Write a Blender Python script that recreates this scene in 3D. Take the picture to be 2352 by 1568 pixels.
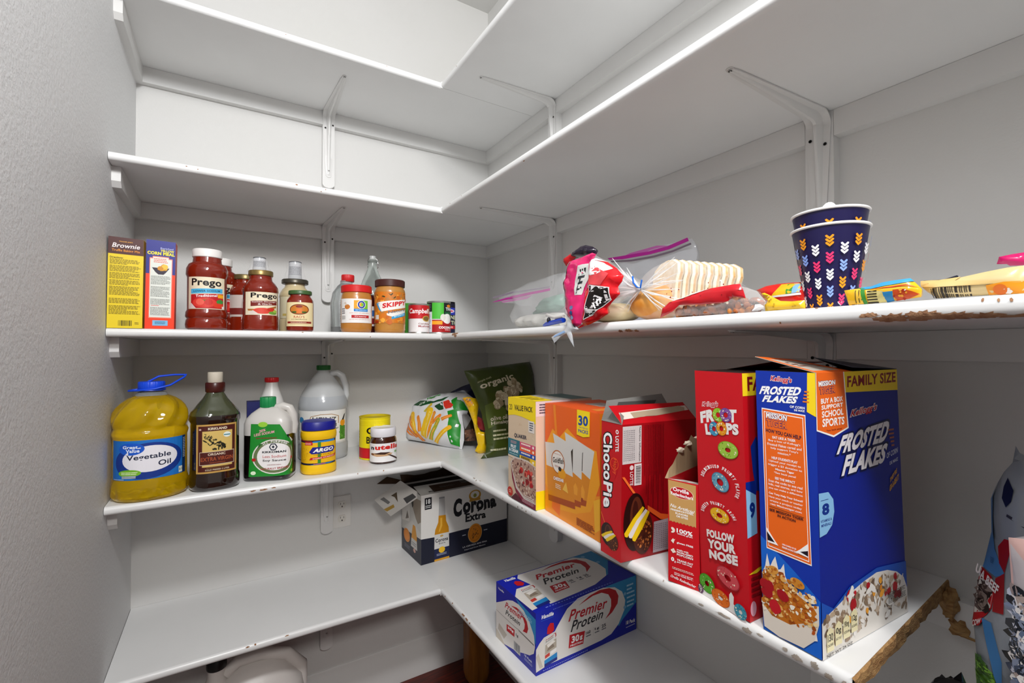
import bpy, bmesh, math, random
from mathutils import Vector, Matrix, geometry
scene = bpy.context.scene
for o in list(bpy.data.objects):
    bpy.data.objects.remove(o)
COL = scene.collection
ZO = 1.136            # floor at z = 0; measured heights below are relative to the lens
# ---------------------------------------------------------------- camera
YAW, PITCH, ROLL = 0.55111, 0.01453, -0.00109
cd = bpy.data.cameras.new('camera'); cam = bpy.data.objects.new('camera', cd); COL.objects.link(cam)
fw = Vector((math.sin(YAW), math.cos(YAW), 0)); rt = Vector((math.cos(YAW), -math.sin(YAW), 0)); up = Vector((0, 0, 1))
f2 = fw * math.cos(PITCH) + up * math.sin(PITCH); u2 = up * math.cos(PITCH) - fw * math.sin(PITCH)
r3 = rt * math.cos(ROLL) + u2 * math.sin(ROLL); u3 = u2 * math.cos(ROLL) - rt * math.sin(ROLL)
M = Matrix((r3, u3, -f2)).transposed().to_4x4(); M.translation = Vector((-0.50876, -1.20526, -0.02885 + ZO))
cam.matrix_world = M
cd.sensor_width = 36; cd.lens = 16.306; cd.clip_start = 0.02
scene.camera = cam
# ---------------------------------------------------------------- world, lights, exposure
wd = bpy.data.worlds.new('world'); scene.world = wd; wd.use_nodes = True
bg = wd.node_tree.nodes['Background']; bg.inputs[0].default_value = (1.0, 0.96, 0.93, 1); bg.inputs[1].default_value = 0.32
def area(name, loc, target, size, power, col):
    l = bpy.data.lights.new(name, 'AREA'); l.shape = 'DISK'; l.size = size; l.energy = power; l.color = col
    o = bpy.data.objects.new(name, l); COL.objects.link(o); o.location = Vector(loc) + Vector((0, 0, ZO))
    d = Vector(target) - Vector(loc); o.rotation_euler = d.to_track_quat('-Z', 'Y').to_euler(); return o
area('ceiling_light', (-0.49, -1.25, 0.84), (-0.20, 0.33, 0.0), 0.16, 10.8, (0.97, 0.985, 1.0))
area('room_light', (-0.60, -2.7, 1.25), (-0.1, 0.0, -0.4), 0.5, 34, (1.0, 0.97, 0.94))
vs = scene.view_settings
vs.view_transform = 'Standard'; vs.look = 'None'; vs.gamma = 1; vs.use_curve_mapping = False; vs.exposure = 0.42
# ---------------------------------------------------------------- materials
MATS = {}
def lin(h):
    h = h.lstrip('#'); c = [int(h[i:i+2], 16) / 255 for i in (0, 2, 4)]
    return tuple((x / 12.92 if x <= .04045 else ((x + .055) / 1.055) ** 2.4) for x in c) + (1,)
def mat(col, rough=.45, metal=0, trans=0, alpha=1, ior=1.45, coat=0):
    key = (col, rough, metal, trans, alpha, coat)
    if key in MATS: return MATS[key]
    m = bpy.data.materials.new('paint_' + col.strip('#')); m.use_nodes = True
    b = m.node_tree.nodes['Principled BSDF']
    b.inputs['Base Color'].default_value = lin(col); b.inputs['Roughness'].default_value = rough
    b.inputs['Metallic'].default_value = metal; b.inputs['Transmission Weight'].default_value = trans
    b.inputs['Alpha'].default_value = alpha; b.inputs['IOR'].default_value = ior; b.inputs['Coat Weight'].default_value = coat
    MATS[key] = m; return m
def noisy(name, c1, c2, scale, rough, bump=0, bscale=200, detail=3, stretch=(1, 1, 1), lo=.35, hi=.65):
    m = bpy.data.materials.new(name); m.use_nodes = True; nt = m.node_tree; b = nt.nodes['Principled BSDF']
    tc = nt.nodes.new('ShaderNodeTexCoord'); mp = nt.nodes.new('ShaderNodeMapping'); mp.inputs['Scale'].default_value = stretch
    nt.links.new(tc.outputs['Object'], mp.inputs[0])
    n = nt.nodes.new('ShaderNodeTexNoise'); n.inputs['Scale'].default_value = scale; n.inputs['Detail'].default_value = detail
    nt.links.new(mp.outputs[0], n.inputs[0])
    r = nt.nodes.new('ShaderNodeValToRGB'); r.color_ramp.elements[0].position = lo; r.color_ramp.elements[1].position = hi
    r.color_ramp.elements[0].color = lin(c1); r.color_ramp.elements[1].color = lin(c2)
    nt.links.new(n.outputs[0], r.inputs[0]); nt.links.new(r.outputs[0], b.inputs['Base Color'])
    b.inputs['Roughness'].default_value = rough
    if bump:
        n2 = nt.nodes.new('ShaderNodeTexNoise'); n2.inputs['Scale'].default_value = bscale; n2.inputs['Detail'].default_value = 2
        nt.links.new(mp.outputs[0], n2.inputs[0])
        bp = nt.nodes.new('ShaderNodeBump'); bp.inputs['Strength'].default_value = bump; bp.inputs['Distance'].default_value = .002
        nt.links.new(n2.outputs[0], bp.inputs['Height']); nt.links.new(bp.outputs[0], b.inputs['Normal'])
    return m
WALL = noisy('wall_paint', '#d1d0cd', '#d3d2d0', 3, .6, .12, 260)
WALLL = noisy('wall_paint_textured', '#dadada', '#dddddd', 4, .6, .35, 170)
SHELF = noisy('shelf_gloss_paint', '#e0e0df', '#e4e4e3', 5, .30, .08, 60)
TRIM = noisy('trim_paint', '#d8d7d5', '#dad9d7', 5, .4, .1, 80)
MDF = noisy('raw_fibreboard', '#8a6238', '#b08a58', 90, .9, .9, 300, stretch=(1, 1, 3))
CHIP = noisy('chipped_fibreboard', '#8a5f42', '#a8805f', 120, .9, .5, 400)
CHIPG = noisy('chipped_paint_grey', '#8f857a', '#a89c90', 120, .9)
WOODF = noisy('dark_red_floorboards', '#3a0d06', '#6a1e0c', 14, .3, .1, 60, stretch=(1, 9, 1))
POST = noisy('golden_brown_wood', '#7a4a14', '#9a6420', 10, .5, .1, 60, stretch=(6, 6, 1))
METAL = mat('#dad9d7', .35)
def film(col='#ffffff', a=.2, rough=.12):
    return mat(col, rough, 0, 0, a)
# ---------------------------------------------------------------- things
def tag(o, label, cat, group=None, kind=None):
    if label: o['label'] = label
    if cat: o['category'] = cat
    if group: o['group'] = group
    if kind: o['kind'] = kind
    return o
class Root:
    def __init__(s, o, origin): s.o = o; s.origin = origin
def thing(name, label, cat, origin, group=None):
    """Empty at the base of a thing; origin in lens-relative metres"""
    o = bpy.data.objects.new(name, None); o.empty_display_size = .03; COL.objects.link(o)
    org = Vector(origin); o.location = org + Vector((0, 0, ZO)); tag(o, label, cat, group)
    return Root(o, org)
class MB:
    def __init__(s): s.v = []; s.f = []; s.m = []; s.mats = []
    def mi(s, m):
        if isinstance(m, str): m = mat(m)
        if m not in s.mats: s.mats.append(m)
        return s.mats.index(m)
    def add(s, vs, fs, m):
        b = len(s.v); s.v += [Vector(v) for v in vs]; k = s.mi(m)
        for f in fs: s.f.append([b + i for i in f]); s.m.append(k)
    def build(s, name, parent=None, smooth=35, weld=False):
        if isinstance(parent, Root): org = parent.origin; po = parent.o
        elif parent is None: org = Vector((0, 0, -ZO)); po = None
        else: org = parent['_org']; po = parent['_o']
        me = bpy.data.meshes.new(name); me.from_pydata([tuple(v - org) for v in s.v], [], s.f)
        for m in s.mats: me.materials.append(m)
        me.polygons.foreach_set('material_index', s.m)
        if weld:
            bm = bmesh.new(); bm.from_mesh(me); bmesh.ops.remove_doubles(bm, verts=bm.verts, dist=1e-5)
            bmesh.ops.recalc_face_normals(bm, faces=bm.faces); bm.to_mesh(me); bm.free()
        me.polygons.foreach_set('use_smooth', [smooth > 0] * len(me.polygons))
        me.update()
        if smooth: me.set_sharp_from_angle(angle=math.radians(smooth))
        o = bpy.data.objects.new(name, me); COL.objects.link(o)
        if po is not None: o.parent = po
        return o
def sub(o, root):   # parent handle for a sub-part
    return {'_o': o, '_org': root.origin}
def box(mb, a, b, m):
    x0, y0, z0 = a; x1, y1, z1 = b
    mb.add([(x0,y0,z0),(x1,y0,z0),(x1,y1,z0),(x0,y1,z0),(x0,y0,z1),(x1,y0,z1),(x1,y1,z1),(x0,y1,z1)],
           [(0,3,2,1),(4,5,6,7),(0,1,5,4),(1,2,6,5),(2,3,7,6),(3,0,4,7)], m)
def prism(mb, prof, O, A, B, L, m, caps=True):
    """profile points (a,b) in plane O,A,B swept along vector L"""
    O, A, B, L = Vector(O), Vector(A), Vector(B), Vector(L); n = len(prof)
    vs = [O + A * a + B * b for a, b in prof]; vs += [v + L for v in vs]
    fs = [(i, (i + 1) % n, (i + 1) % n + n, i + n) for i in range(n)]
    if caps: fs += [tuple(range(n))[::-1], tuple(range(n, 2 * n))]
    mb.add(vs, fs, m)
def tube(mb, pts, r, m, seg=10, closed=False):
    pts = [Vector(p) for p in pts]; n = len(pts); vs = []; fs = []
    rr = r if isinstance(r, (list, tuple)) else [r] * n
    for i, p in enumerate(pts):
        a = pts[(i - 1) % n] if (closed or i) else p; b = pts[(i + 1) % n] if (closed or i < n - 1) else p
        t = (b - a).normalized(); s = t.cross(Vector((.12, .23, 1))).normalized(); q = t.cross(s)
        for k in range(seg):
            an = 2 * math.pi * k / seg; vs.append(p + (s * math.cos(an) + q * math.sin(an)) * rr[i])
    for i in range(n if closed else n - 1):
        for k in range(seg):
            j = (i + 1) % n; fs.append((i * seg + k, i * seg + (k + 1) % seg, j * seg + (k + 1) % seg, j * seg + k))
    if not closed: fs += [tuple(range(seg))[::-1], tuple(range((n - 1) * seg, n * seg))]
    mb.add(vs, fs, m)
def ball(mb, c, r, m, seg=10, rings=6, rnd=None, amp=0):
    c = Vector(c); r = r if isinstance(r, (tuple, list)) else (r, r, r); vs = []; fs = []
    for i in range(rings + 1):
        th = math.pi * i / rings
        for k in range(seg):
            ph = 2 * math.pi * k / seg; q = 1 + (rnd.uniform(-amp, amp) if rnd and 0 < i < rings else 0)
            vs.append(c + Vector((r[0] * math.sin(th) * math.cos(ph) * q, r[1] * math.sin(th) * math.sin(ph) * q, -r[2] * math.cos(th) * q)))
    for i in range(rings):
        for k in range(seg):
            fs.append((i * seg + k, i * seg + (k + 1) % seg, (i + 1) * seg + (k + 1) % seg, (i + 1) * seg + k))
    mb.add(vs, fs, m)
# ---------------------------------------------------------------- printed artwork on surfaces
GL = {}
def glyphs(s, bold):
    k = (s, bold)
    if k in GL: return GL[k]
    cu = bpy.data.curves.new('t', 'FONT'); cu.body = s; cu.offset = bold; cu.resolution_u = 3; cu.space_character = 1.0 + bold * 1.5
    ob = bpy.data.objects.new('t', cu); COL.objects.link(ob); dg = bpy.context.evaluated_depsgraph_get()
    me = bpy.data.meshes.new_from_object(ob.evaluated_get(dg))
    vs = [(v.co.x, v.co.y) for v in me.vertices]; fs = [tuple(p.vertices) for p in me.polygons]
    bpy.data.objects.remove(ob); bpy.data.meshes.remove(me); bpy.data.curves.remove(cu)
    GL[k] = (vs, fs); return GL[k]
def tess(pts, holes=()):
    loops = [[Vector((x, y, 0)) for x, y in pts]] + [[Vector((x, y, 0)) for x, y in h] for h in holes]
    flat = [(v.x, v.y) for l in loops for v in l]
    return flat, [tuple(t) for t in geometry.tessellate_polygon(loops)]
class Canvas:
    """artwork laid on a surface fn(u,v); u to the right and v up as seen from outside"""
    def __init__(s, mb, fn, W=1, H=1, du=None, dv=None, h0=.0002, step=.00002, rough=.4, seed=1):
        s.mb, s.fn, s.W, s.H, s.du, s.dv, s.h, s.step, s.rough = mb, fn, W, H, du, dv, h0, step, rough; s.rnd = random.Random(seed)
    def put(s, vs, fs, col):
        m = mat(col, s.rough) if isinstance(col, str) else col
        if s.du or s.dv:
            bm = bmesh.new(); bv = [bm.verts.new((x, y, 0)) for x, y in vs]
            for f in fs:
                try: bm.faces.new([bv[i] for i in f])
                except ValueError: pass
            for ax, d in ((0, s.du), (1, s.dv)):
                if not d: continue
                lo = min(v.co[ax] for v in bm.verts); hi = max(v.co[ax] for v in bm.verts)
                k = math.floor(lo / d) + 1
                while k * d < hi - 1e-6:
                    co = [0, 0, 0]; no = [0, 0, 0]; co[ax] = k * d; no[ax] = 1
                    bmesh.ops.bisect_plane(bm, geom=bm.verts[:] + bm.edges[:] + bm.faces[:], dist=1e-7, plane_co=co, plane_no=no); k += 1
            bm.verts.ensure_lookup_table(); bm.verts.index_update()
            vs = [(v.co.x, v.co.y) for v in bm.verts]; fs = [[v.index for v in f.verts] for f in bm.faces]; bm.free()
        out = []; e = 1e-3 * (1 if s.W == 1 else 1)
        for u, v in vs:
            p = s.fn(u, v); n = (s.fn(u + e, v) - s.fn(u - e, v)).cross(s.fn(u, v + e) - s.fn(u, v - e))
            out.append(p + (n.normalized() if n.length > 0 else Vector()) * s.h)
        f2 = []
        for f in fs:   # keep winding outward
            a = sum(vs[f[i - 1]][0] * vs[f[i]][1] - vs[f[i]][0] * vs[f[i - 1]][1] for i in range(len(f)))
            f2.append(tuple(f) if a > 0 else tuple(f)[::-1])
        s.mb.add(out, f2, m); s.h += s.step
    def poly(s, pts, col, holes=()): v, f = tess(pts, holes); s.put(v, f, col)
    def rect(s, a, b, c, d, col): s.poly([(a, b), (c, b), (c, d), (a, d)], col)
    def _ell(s, cx, cy, rx, ry, n=32, a0=0, a1=360, tilt=0):
        o = []; t = math.radians(tilt)
        for i in range(n + (0 if a1 - a0 >= 360 else 1)):
            a = math.radians(a0 + (a1 - a0) * i / n); x, y = rx * math.cos(a) * s.W, ry * math.sin(a) * s.H
            o.append((cx + (x * math.cos(t) - y * math.sin(t)) / s.W, cy + (x * math.sin(t) + y * math.cos(t)) / s.H))
        return o
    def ell(s, cx, cy, rx, ry, col, tilt=0, n=32): s.poly(s._ell(cx, cy, rx, ry, n, tilt=tilt), col)
    def ring(s, cx, cy, rx, ry, k, col, tilt=0, n=32): s.poly(s._ell(cx, cy, rx, ry, n, tilt=tilt), col, [s._ell(cx, cy, rx * k, ry * k, n, tilt=tilt)[::-1]])
    def text(s, t, q, col, bold=.02, out=None, outc='#ffffff', rot=0, shear=0):
        """q: (u0,v0,u1,v1) or four corners bl,br,tr,tl"""
        if len(q) == 4 and not isinstance(q[0], (tuple, list)):
            a, b, c, d = q; q = [(a, b), (c, b), (c, d), (a, d)]
        vs, fs = glyphs(t, bold)
        x0 = min(v[0] for v in vs); x1 = max(v[0] for v in vs); y0 = min(v[1] for v in vs); y1 = max(v[1] for v in vs)
        def mp(vv):
            r = []
            for x, y in vv:
                a = (x - x0) / (x1 - x0); b = (y - y0) / (y1 - y0); a = a + shear * (b - .5)
                if rot == -90: a, b = b, 1 - a
                if rot == 90: a, b = 1 - b, a
                r.append(tuple((1-a)*(1-b)*q[0][i] + a*(1-b)*q[1][i] + a*b*q[2][i] + (1-a)*b*q[3][i] for i in (0, 1)))
            return r
        if out:
            ov, of = glyphs(t, bold + out)
            if len(ov): s.put(mp([(x - (out * 0), y) for x, y in s._align(ov, vs)]), of, outc)
        s.put(mp(vs), fs, col)
    def _align(s, ov, vs):
        ax0, ax1 = min(v[0] for v in ov), max(v[0] for v in ov); bx0, bx1 = min(v[0] for v in vs), max(v[0] for v in vs)
        ay0, ay1 = min(v[1] for v in ov), max(v[1] for v in ov); by0, by1 = min(v[1] for v in vs), max(v[1] for v in vs)
        g = (ay1 - ay0 - (by1 - by0)) / 2
        return [(bx0 - g + (x - ax0) * (bx1 - bx0 + 2 * g) / (ax1 - ax0), y) for x, y in ov]
    def micro(s, a, b, c, d, rows, col, gap=.5, w=(.02, .09), fill=.9):
        """rows of print too small to read"""
        vs = []; fs = []; hh = (d - b) / rows
        for r in range(rows):
            y = d - hh * (r + .5 + gap / 2) ; x = a; end = a + (c - a) * (s.rnd.uniform(.55, 1) if r % 4 == 3 else fill + s.rnd.uniform(0, 1 - fill))
            while x < end:
                l = min(s.rnd.uniform(*w) * (c - a), end - x); k = len(vs)
                vs += [(x, y), (x + l, y), (x + l, y + hh * (1 - gap)), (x, y + hh * (1 - gap))]; fs.append((k, k+1, k+2, k+3)); x += l + .018 * (c - a)
        s.put(vs, fs, col)
    def bars(s, a, b, c, d, col='#111111', n=24):
        vs = []; fs = []; x = a
        while x < c:
            w = s.rnd.choice((1, 1, 2, 3)) * (c - a) / n / 2; k = len(vs); w = min(w, c - x)
            vs += [(x, b), (x + w, b), (x + w, d), (x, d)]; fs.append((k, k+1, k+2, k+3)); x += w + s.rnd.choice((1, 2)) * (c - a) / n / 2
        s.put(vs, fs, col)
    def blobs(s, inside, bb, n, size, cols, seg=7, jag=.35, asp=(.6, 1.2)):
        a, b, c, d = bb; done = 0; tries = 0; per = {}
        while done < n and tries < n * 20:
            tries += 1; x = s.rnd.uniform(a, c); y = s.rnd.uniform(b, d)
            if not inside(x, y): continue
            r = s.rnd.uniform(*size); k = s.rnd.uniform(*asp); t0 = s.rnd.uniform(0, 6.28); col = s.rnd.choice(cols)
            vs, fs = per.setdefault((col, done * 4 // n), ([], [])); i0 = len(vs)
            for i in range(seg):
                q = r * (1 - s.rnd.uniform(0, jag)); an = 6.283 * i / seg
                X, Y = q * math.cos(an), q * k * math.sin(an)
                vs.append((x + (X * math.cos(t0) - Y * math.sin(t0)) / s.W, y + (X * math.sin(t0) + Y * math.cos(t0)) / s.H))
            fs.append(tuple(range(i0, i0 + seg))); done += 1
        for key in sorted(per, key=lambda k: k[1]): s.put(per[key][0], per[key][1], key[0])
def bil(a, b, c, d):
    a, b, c, d = map(Vector, (a, b, c, d))
    return lambda u, v: a * (1-u)*(1-v) + b * u*(1-v) + c * u*v + d * (1-u)*v
def inpoly(P):
    def f(x, y):
        r = False; n = len(P)
        for i in range(n):
            x1, y1 = P[i]; x2, y2 = P[i - 1]
            if (y1 > y) != (y2 > y) and x < (x2 - x1) * (y - y1) / (y2 - y1) + x1: r = not r
        return r
    return f
# ---------------------------------------------------------------- round bodies
class Body:
    """lathe with superellipse cross-section; profile [(r,z)]; sx, sy squash; pw power; rot yaw in degrees"""
    def __init__(s, c, prof, sx=1, sy=1, pw=2, rot=0, twist=None):
        s.c, s.prof, s.sx, s.sy, s.pw, s.rot, s.twist = Vector(c), prof, sx, sy, pw, math.radians(rot), twist
    def r_at(s, z):
        P = s.prof
        for i in range(len(P) - 1):
            (r0, z0), (r1, z1) = P[i], P[i + 1]
            if (z0 <= z <= z1) and z1 > z0: return r0 + (r1 - r0) * (z - z0) / (z1 - z0)
        return P[-1][0] if z > P[-1][1] else P[0][0]
    def pt(s, ang, z, r=None, off=0):
        r = s.r_at(z) if r is None else r
        if s.twist: r += s.twist(ang, z)
        a = ang - s.rot; c, n = math.cos(a), math.sin(a)
        k = (abs(c) ** s.pw + abs(n) ** s.pw) ** (-1 / s.pw)
        x, y = (r * k * c) * s.sx, (r * k * n) * s.sy
        x += off * c; y += off * n
        return s.c + Vector((x * math.cos(s.rot) - y * math.sin(s.rot), x * math.sin(s.rot) + y * math.cos(s.rot), z))
    def mesh(s, mb, m, z0=None, z1=None, seg=40, off=0, caps=True):
        P = [p for p in s.prof]
        if z0 is not None: P = [(s.r_at(z0), z0)] + [p for p in P if z0 < p[1] < z1] + [(s.r_at(z1), z1)]
        vs = []; fs = []
        for r, z in P:
            for k in range(seg): vs.append(s.pt(2 * math.pi * k / seg, z, r, off))
        for i in range(len(P) - 1):
            for k in range(seg): fs.append((i*seg+k, i*seg+(k+1) % seg, (i+1)*seg+(k+1) % seg, (i+1)*seg+k))
        if caps:
            fs.append(tuple(range(seg))[::-1]); fs.append(tuple(range((len(P)-1)*seg, len(P)*seg)))
        mb.add(vs, fs, m)
    def label(s, mb, ang, arc, z0, z1, off=.0006, cone=False, **k):
        """canvas wrapped round the body, centred on ang (degrees), arc degrees wide"""
        a0 = math.radians(ang - arc / 2); da = math.radians(arc)
        r = s.r_at((z0 + z1) / 2); rr = None if cone else r
        fn = lambda u, v: s.pt(a0 + u * da, z0 + v * (z1 - z0), rr, off)
        return Canvas(mb, fn, r * da, z1 - z0, du=max(.02, 6 / arc), dv=k.pop('dv', None), **k)
CAMX, CAMY = -0.50876, -1.20526
def face_ang(x, y): return math.degrees(math.atan2(CAMY - y, CAMX - x))
def cyl(mb, c, prof, m, seg=32): Body(c, prof).mesh(mb, m, seg=seg)
# ---------------------------------------------------------------- soft sheets and pouches
class Pouch:
    """pillow-shaped pouch from an outline in the plane O,A,B; front bulges towards A x B"""
    def __init__(s, T, df, db, R, cell=.01, amp=0, freq=60, seed=0, key='o', lean=None, p=.5):
        s.O, s.A, s.B = Vector(T['O']), Vector(T['A']), Vector(T['B']); s.N = s.A.cross(s.B)
        s.out = T[key]; s.df, s.db, s.R, s.cell, s.amp, s.freq, s.p = df, db, R, cell, amp, freq, p
        s.seed = seed; s.inp = inpoly(s.out); s.wave = T.get('wave')
    def dist(s, a, b):
        d = 9; P = s.out
        for i in range(len(P)):
            x1, y1 = P[i - 1]; x2, y2 = P[i]; dx, dy = x2 - x1, y2 - y1; l = dx*dx + dy*dy
            t = 0 if l == 0 else max(0, min(1, ((a - x1)*dx + (b - y1)*dy) / l))
            d = min(d, math.hypot(a - x1 - t*dx, b - y1 - t*dy))
        return d
    def g(s, a, b):
        if not s.inp(a, b): return 0
        t = min(1, s.dist(a, b) / s.R); return (1 - (1 - t) ** 2) ** s.p
    def nz(s, a, b, k):
        from mathutils import noise
        return noise.noise(Vector((a * s.freq, b * s.freq, s.seed + k * 7.3)))
    def front(s, a, b):
        g = s.g(a, b); return s.O + s.A * a + s.B * b + s.N * (s.df * g + s.amp * s.nz(a, b, 0) * min(1, g * 2))
    def back(s, a, b):
        g = s.g(a, b); return s.O + s.A * a + s.B * b - s.N * (s.db * g + s.amp * s.nz(a, b, 1) * min(1, g * 2))
    def mesh(s, mb, m, m2=None):
        v, f = tess(s.out); bm = bmesh.new(); bv = [bm.verts.new((x, y, 0)) for x, y in v]
        for t in f:
            try: bm.faces.new([bv[i] for i in t])
            except ValueError: pass
        for ax in (0, 1):
            lo = min(q[ax] for q in s.out); hi = max(q[ax] for q in s.out); k = math.floor(lo / s.cell) + 1
            while k * s.cell < hi:
                co = [0, 0, 0]; no = [0, 0, 0]; co[ax] = k * s.cell; no[ax] = 1
                bmesh.ops.bisect_plane(bm, geom=bm.verts[:] + bm.edges[:] + bm.faces[:], dist=1e-7, plane_co=co, plane_no=no); k += 1
        bm.verts.index_update(); vs = [(q.co.x, q.co.y) for q in bm.verts]
        fs = []
        for q in bm.faces:
            idx = [w.index for w in q.verts]; a = sum(vs[idx[i-1]][0]*vs[idx[i]][1] - vs[idx[i]][0]*vs[idx[i-1]][1] for i in range(len(idx)))
            fs.append(tuple(idx) if a > 0 else tuple(idx)[::-1])
        bm.free()
        mb.add([s.front(*q) for q in vs], fs, m); mb.add([s.back(*q) for q in vs], [t[::-1] for t in fs], m2 or m)
    def canvas(s, mb, h0=.0006, **k):
        return Canvas(mb, s.front, 1, 1, du=s.cell, dv=s.cell, h0=h0, **k)
TR = {}
TR['pinkfilm']=dict(O=(-0.012,0.0,0.0124),A=(0.0,-1.0,0.0),B=(0.0,0.0,1.0),o=[(0.5884,0.1056),(0.6423,0.1113),(0.6521,0.1071),(0.6422,0.097),(0.6378,0.0887),(0.6309,0.0657),(0.6262,0.0361),(0.6203,0.0124),(0.6144,-0.0025),(0.6001,-0.0073),(0.583,0.0115),(0.5755,0.0438),(0.5726,0.0729),(0.5808,0.0957)],band=[(0.6219,0.0926),(0.6378,0.0947),(0.6332,0.0714),(0.6228,0.0455),(0.6088,0.0461),(0.6113,0.0681)],w=[(0.5808,0.0957),(0.5884,0.1056),(0.5921,0.1018),(0.5846,0.084),(0.5782,0.069),(0.5786,0.0435),(0.5855,0.0113),(0.583,0.0115),(0.5755,0.0438),(0.5726,0.0729)],dots=[(0.6015,0.0259),(0.6015,0.0174),(0.6014,0.0097),(0.6014,0.0027),(0.6014,-0.0047)])
TR['redfilm']=dict(O=(-0.01,0.0,0.0124),A=(0.0,-1.0,0.0),B=(0.0,0.0,1.0),o=[(0.64,0.099),(0.6488,0.1013),(0.676,0.091),(0.6949,0.079),(0.7076,0.0661),(0.7062,0.058),(0.6976,0.0508),(0.7014,0.0393),(0.6917,0.0333),(0.6736,0.0206),(0.6756,0.0119),(0.6547,0.0031),(0.6327,-0.0033),(0.5977,-0.0092),(0.6179,-0.0011),(0.6215,0.0245),(0.6262,0.0483),(0.6354,0.0713)],blk=[(0.6474,0.0587),(0.6634,0.0554),(0.6898,0.0503),(0.6881,0.0322),(0.6653,0.0184),(0.6504,0.0106),(0.6305,0.0043),(0.6362,0.0204),(0.6441,0.0465)],w=[(0.64,0.099),(0.6488,0.1013),(0.676,0.091),(0.6949,0.079),(0.6929,0.0779),(0.674,0.0892),(0.6487,0.0983),(0.6377,0.0889),(0.632,0.0657),(0.6273,0.0422),(0.6238,0.0213),(0.6202,0.0003),(0.6179,-0.0011),(0.6215,0.0245),(0.6262,0.0483),(0.6354,0.0713)],t1=[(0.6351,0.013),(0.6696,0.0382)],t2=[(0.6516,0.0193),(0.6737,0.0378)],lt=[(0.6377,0.0889),(0.6509,0.0899),(0.6899,0.0699),(0.6717,0.0551),(0.6464,0.0595)])
TR['tail']=dict(O=(-0.014,0.0,0.0124),A=(0.0,-1.0,0.0),B=(0.0,0.0,1.0),o=[(0.5817,0.0068),(0.6002,-0.002),(0.6109,-0.0101),(0.5903,-0.0125),(0.594,-0.0188),(0.5988,-0.0398),(0.5853,-0.0249),(0.5778,-0.0152),(0.5623,-0.0212),(0.5435,-0.0323),(0.5352,-0.0215),(0.549,-0.016),(0.5727,-0.0111),(0.5791,-0.0042)],blu=[(0.5435,-0.02),(0.5727,-0.0111),(0.5778,-0.0137),(0.5462,-0.0225)])
TR['darktop']=dict(O=(0.06,0.0,0.0124),A=(0.0,-1.0,0.0),B=(0.0,0.0,1.0),o=[(0.4772,0.1331),(0.5061,0.1418),(0.5269,0.1514),(0.5428,0.151),(0.5608,0.145),(0.5708,0.1389),(0.5702,0.1289),(0.5531,0.1268),(0.5158,0.133),(0.4903,0.1173)],red=[(0.4772,0.1331),(0.5061,0.1409),(0.5158,0.133),(0.4903,0.1191)])
TR['neck']=dict(O=(0.03,0.0,0.0124),A=(0.0,-1.0,0.0),B=(0.0,0.0,1.0),o=[(0.5995,0.1207),(0.627,0.105),(0.6633,0.0842),(0.6871,0.0677),(0.7024,0.0587),(0.7152,0.0445),(0.7115,0.0393),(0.687,0.0388),(0.665,0.0394),(0.644,0.0322),(0.6287,0.0227),(0.6105,0.005),(0.5917,0.0028),(0.6062,0.056)])
TR['loafbag']=dict(O=(0.04,0.0,0.0124),A=(0.0,-1.0,0.0),B=(0.0,0.0,1.0),o=[(0.693,0.062),(0.7044,0.072),(0.7191,0.0799),(0.7401,0.085),(0.7728,0.0824),(0.7927,0.0754),(0.8103,0.0664),(0.817,0.0604),(0.8333,0.0484),(0.8385,0.0394),(0.8305,0.0306),(0.81,0.0227),(0.7815,0.0044),(0.7562,0.0006),(0.7039,0.002),(0.685,0.0074),(0.6782,0.0255),(0.6852,0.0366),(0.7042,0.0434)])
TR['zipleft']=dict(O=(0.16,0.0,0.0124),A=(0.0,-1.0,0.0),B=(0.0,0.0,1.0),o=[(0.0808,0.109),(0.2246,0.1281),(0.3473,0.1348),(0.4073,0.1326),(0.4197,0.1043),(0.4196,0.0716),(0.3741,0.0082),(0.1583,0.0132),(0.1537,0.047),(0.1676,0.0709),(0.1254,0.0818),(0.0756,0.0872)],zip=[(0.0756,0.0872),(0.1812,0.0943),(0.2653,0.0955),(0.3472,0.0958),(0.3472,0.0904),(0.2692,0.0893),(0.1812,0.0869),(0.0859,0.0861)],grey=[(0.0808,0.1012),(0.1812,0.1053),(0.2653,0.1024),(0.3472,0.1006),(0.3472,0.0975),(0.2653,0.0989),(0.1812,0.1004),(0.0818,0.0964)],pinkz=[(0.123,0.0845),(0.1811,0.0857),(0.2732,0.0878),(0.2492,0.0808),(0.1811,0.0808),(0.135,0.081)],green=[(0.2653,0.0817),(0.3471,0.0871),(0.3505,0.0566),(0.3256,0.0453),(0.2651,0.0471),(0.2159,0.0432),(0.2492,0.0645)],rice=[(0.1583,0.0132),(0.1583,0.0393),(0.1899,0.0448),(0.2491,0.0459),(0.2808,0.0416),(0.3036,0.0446),(0.3504,0.0415),(0.3572,0.0068)])
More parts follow.
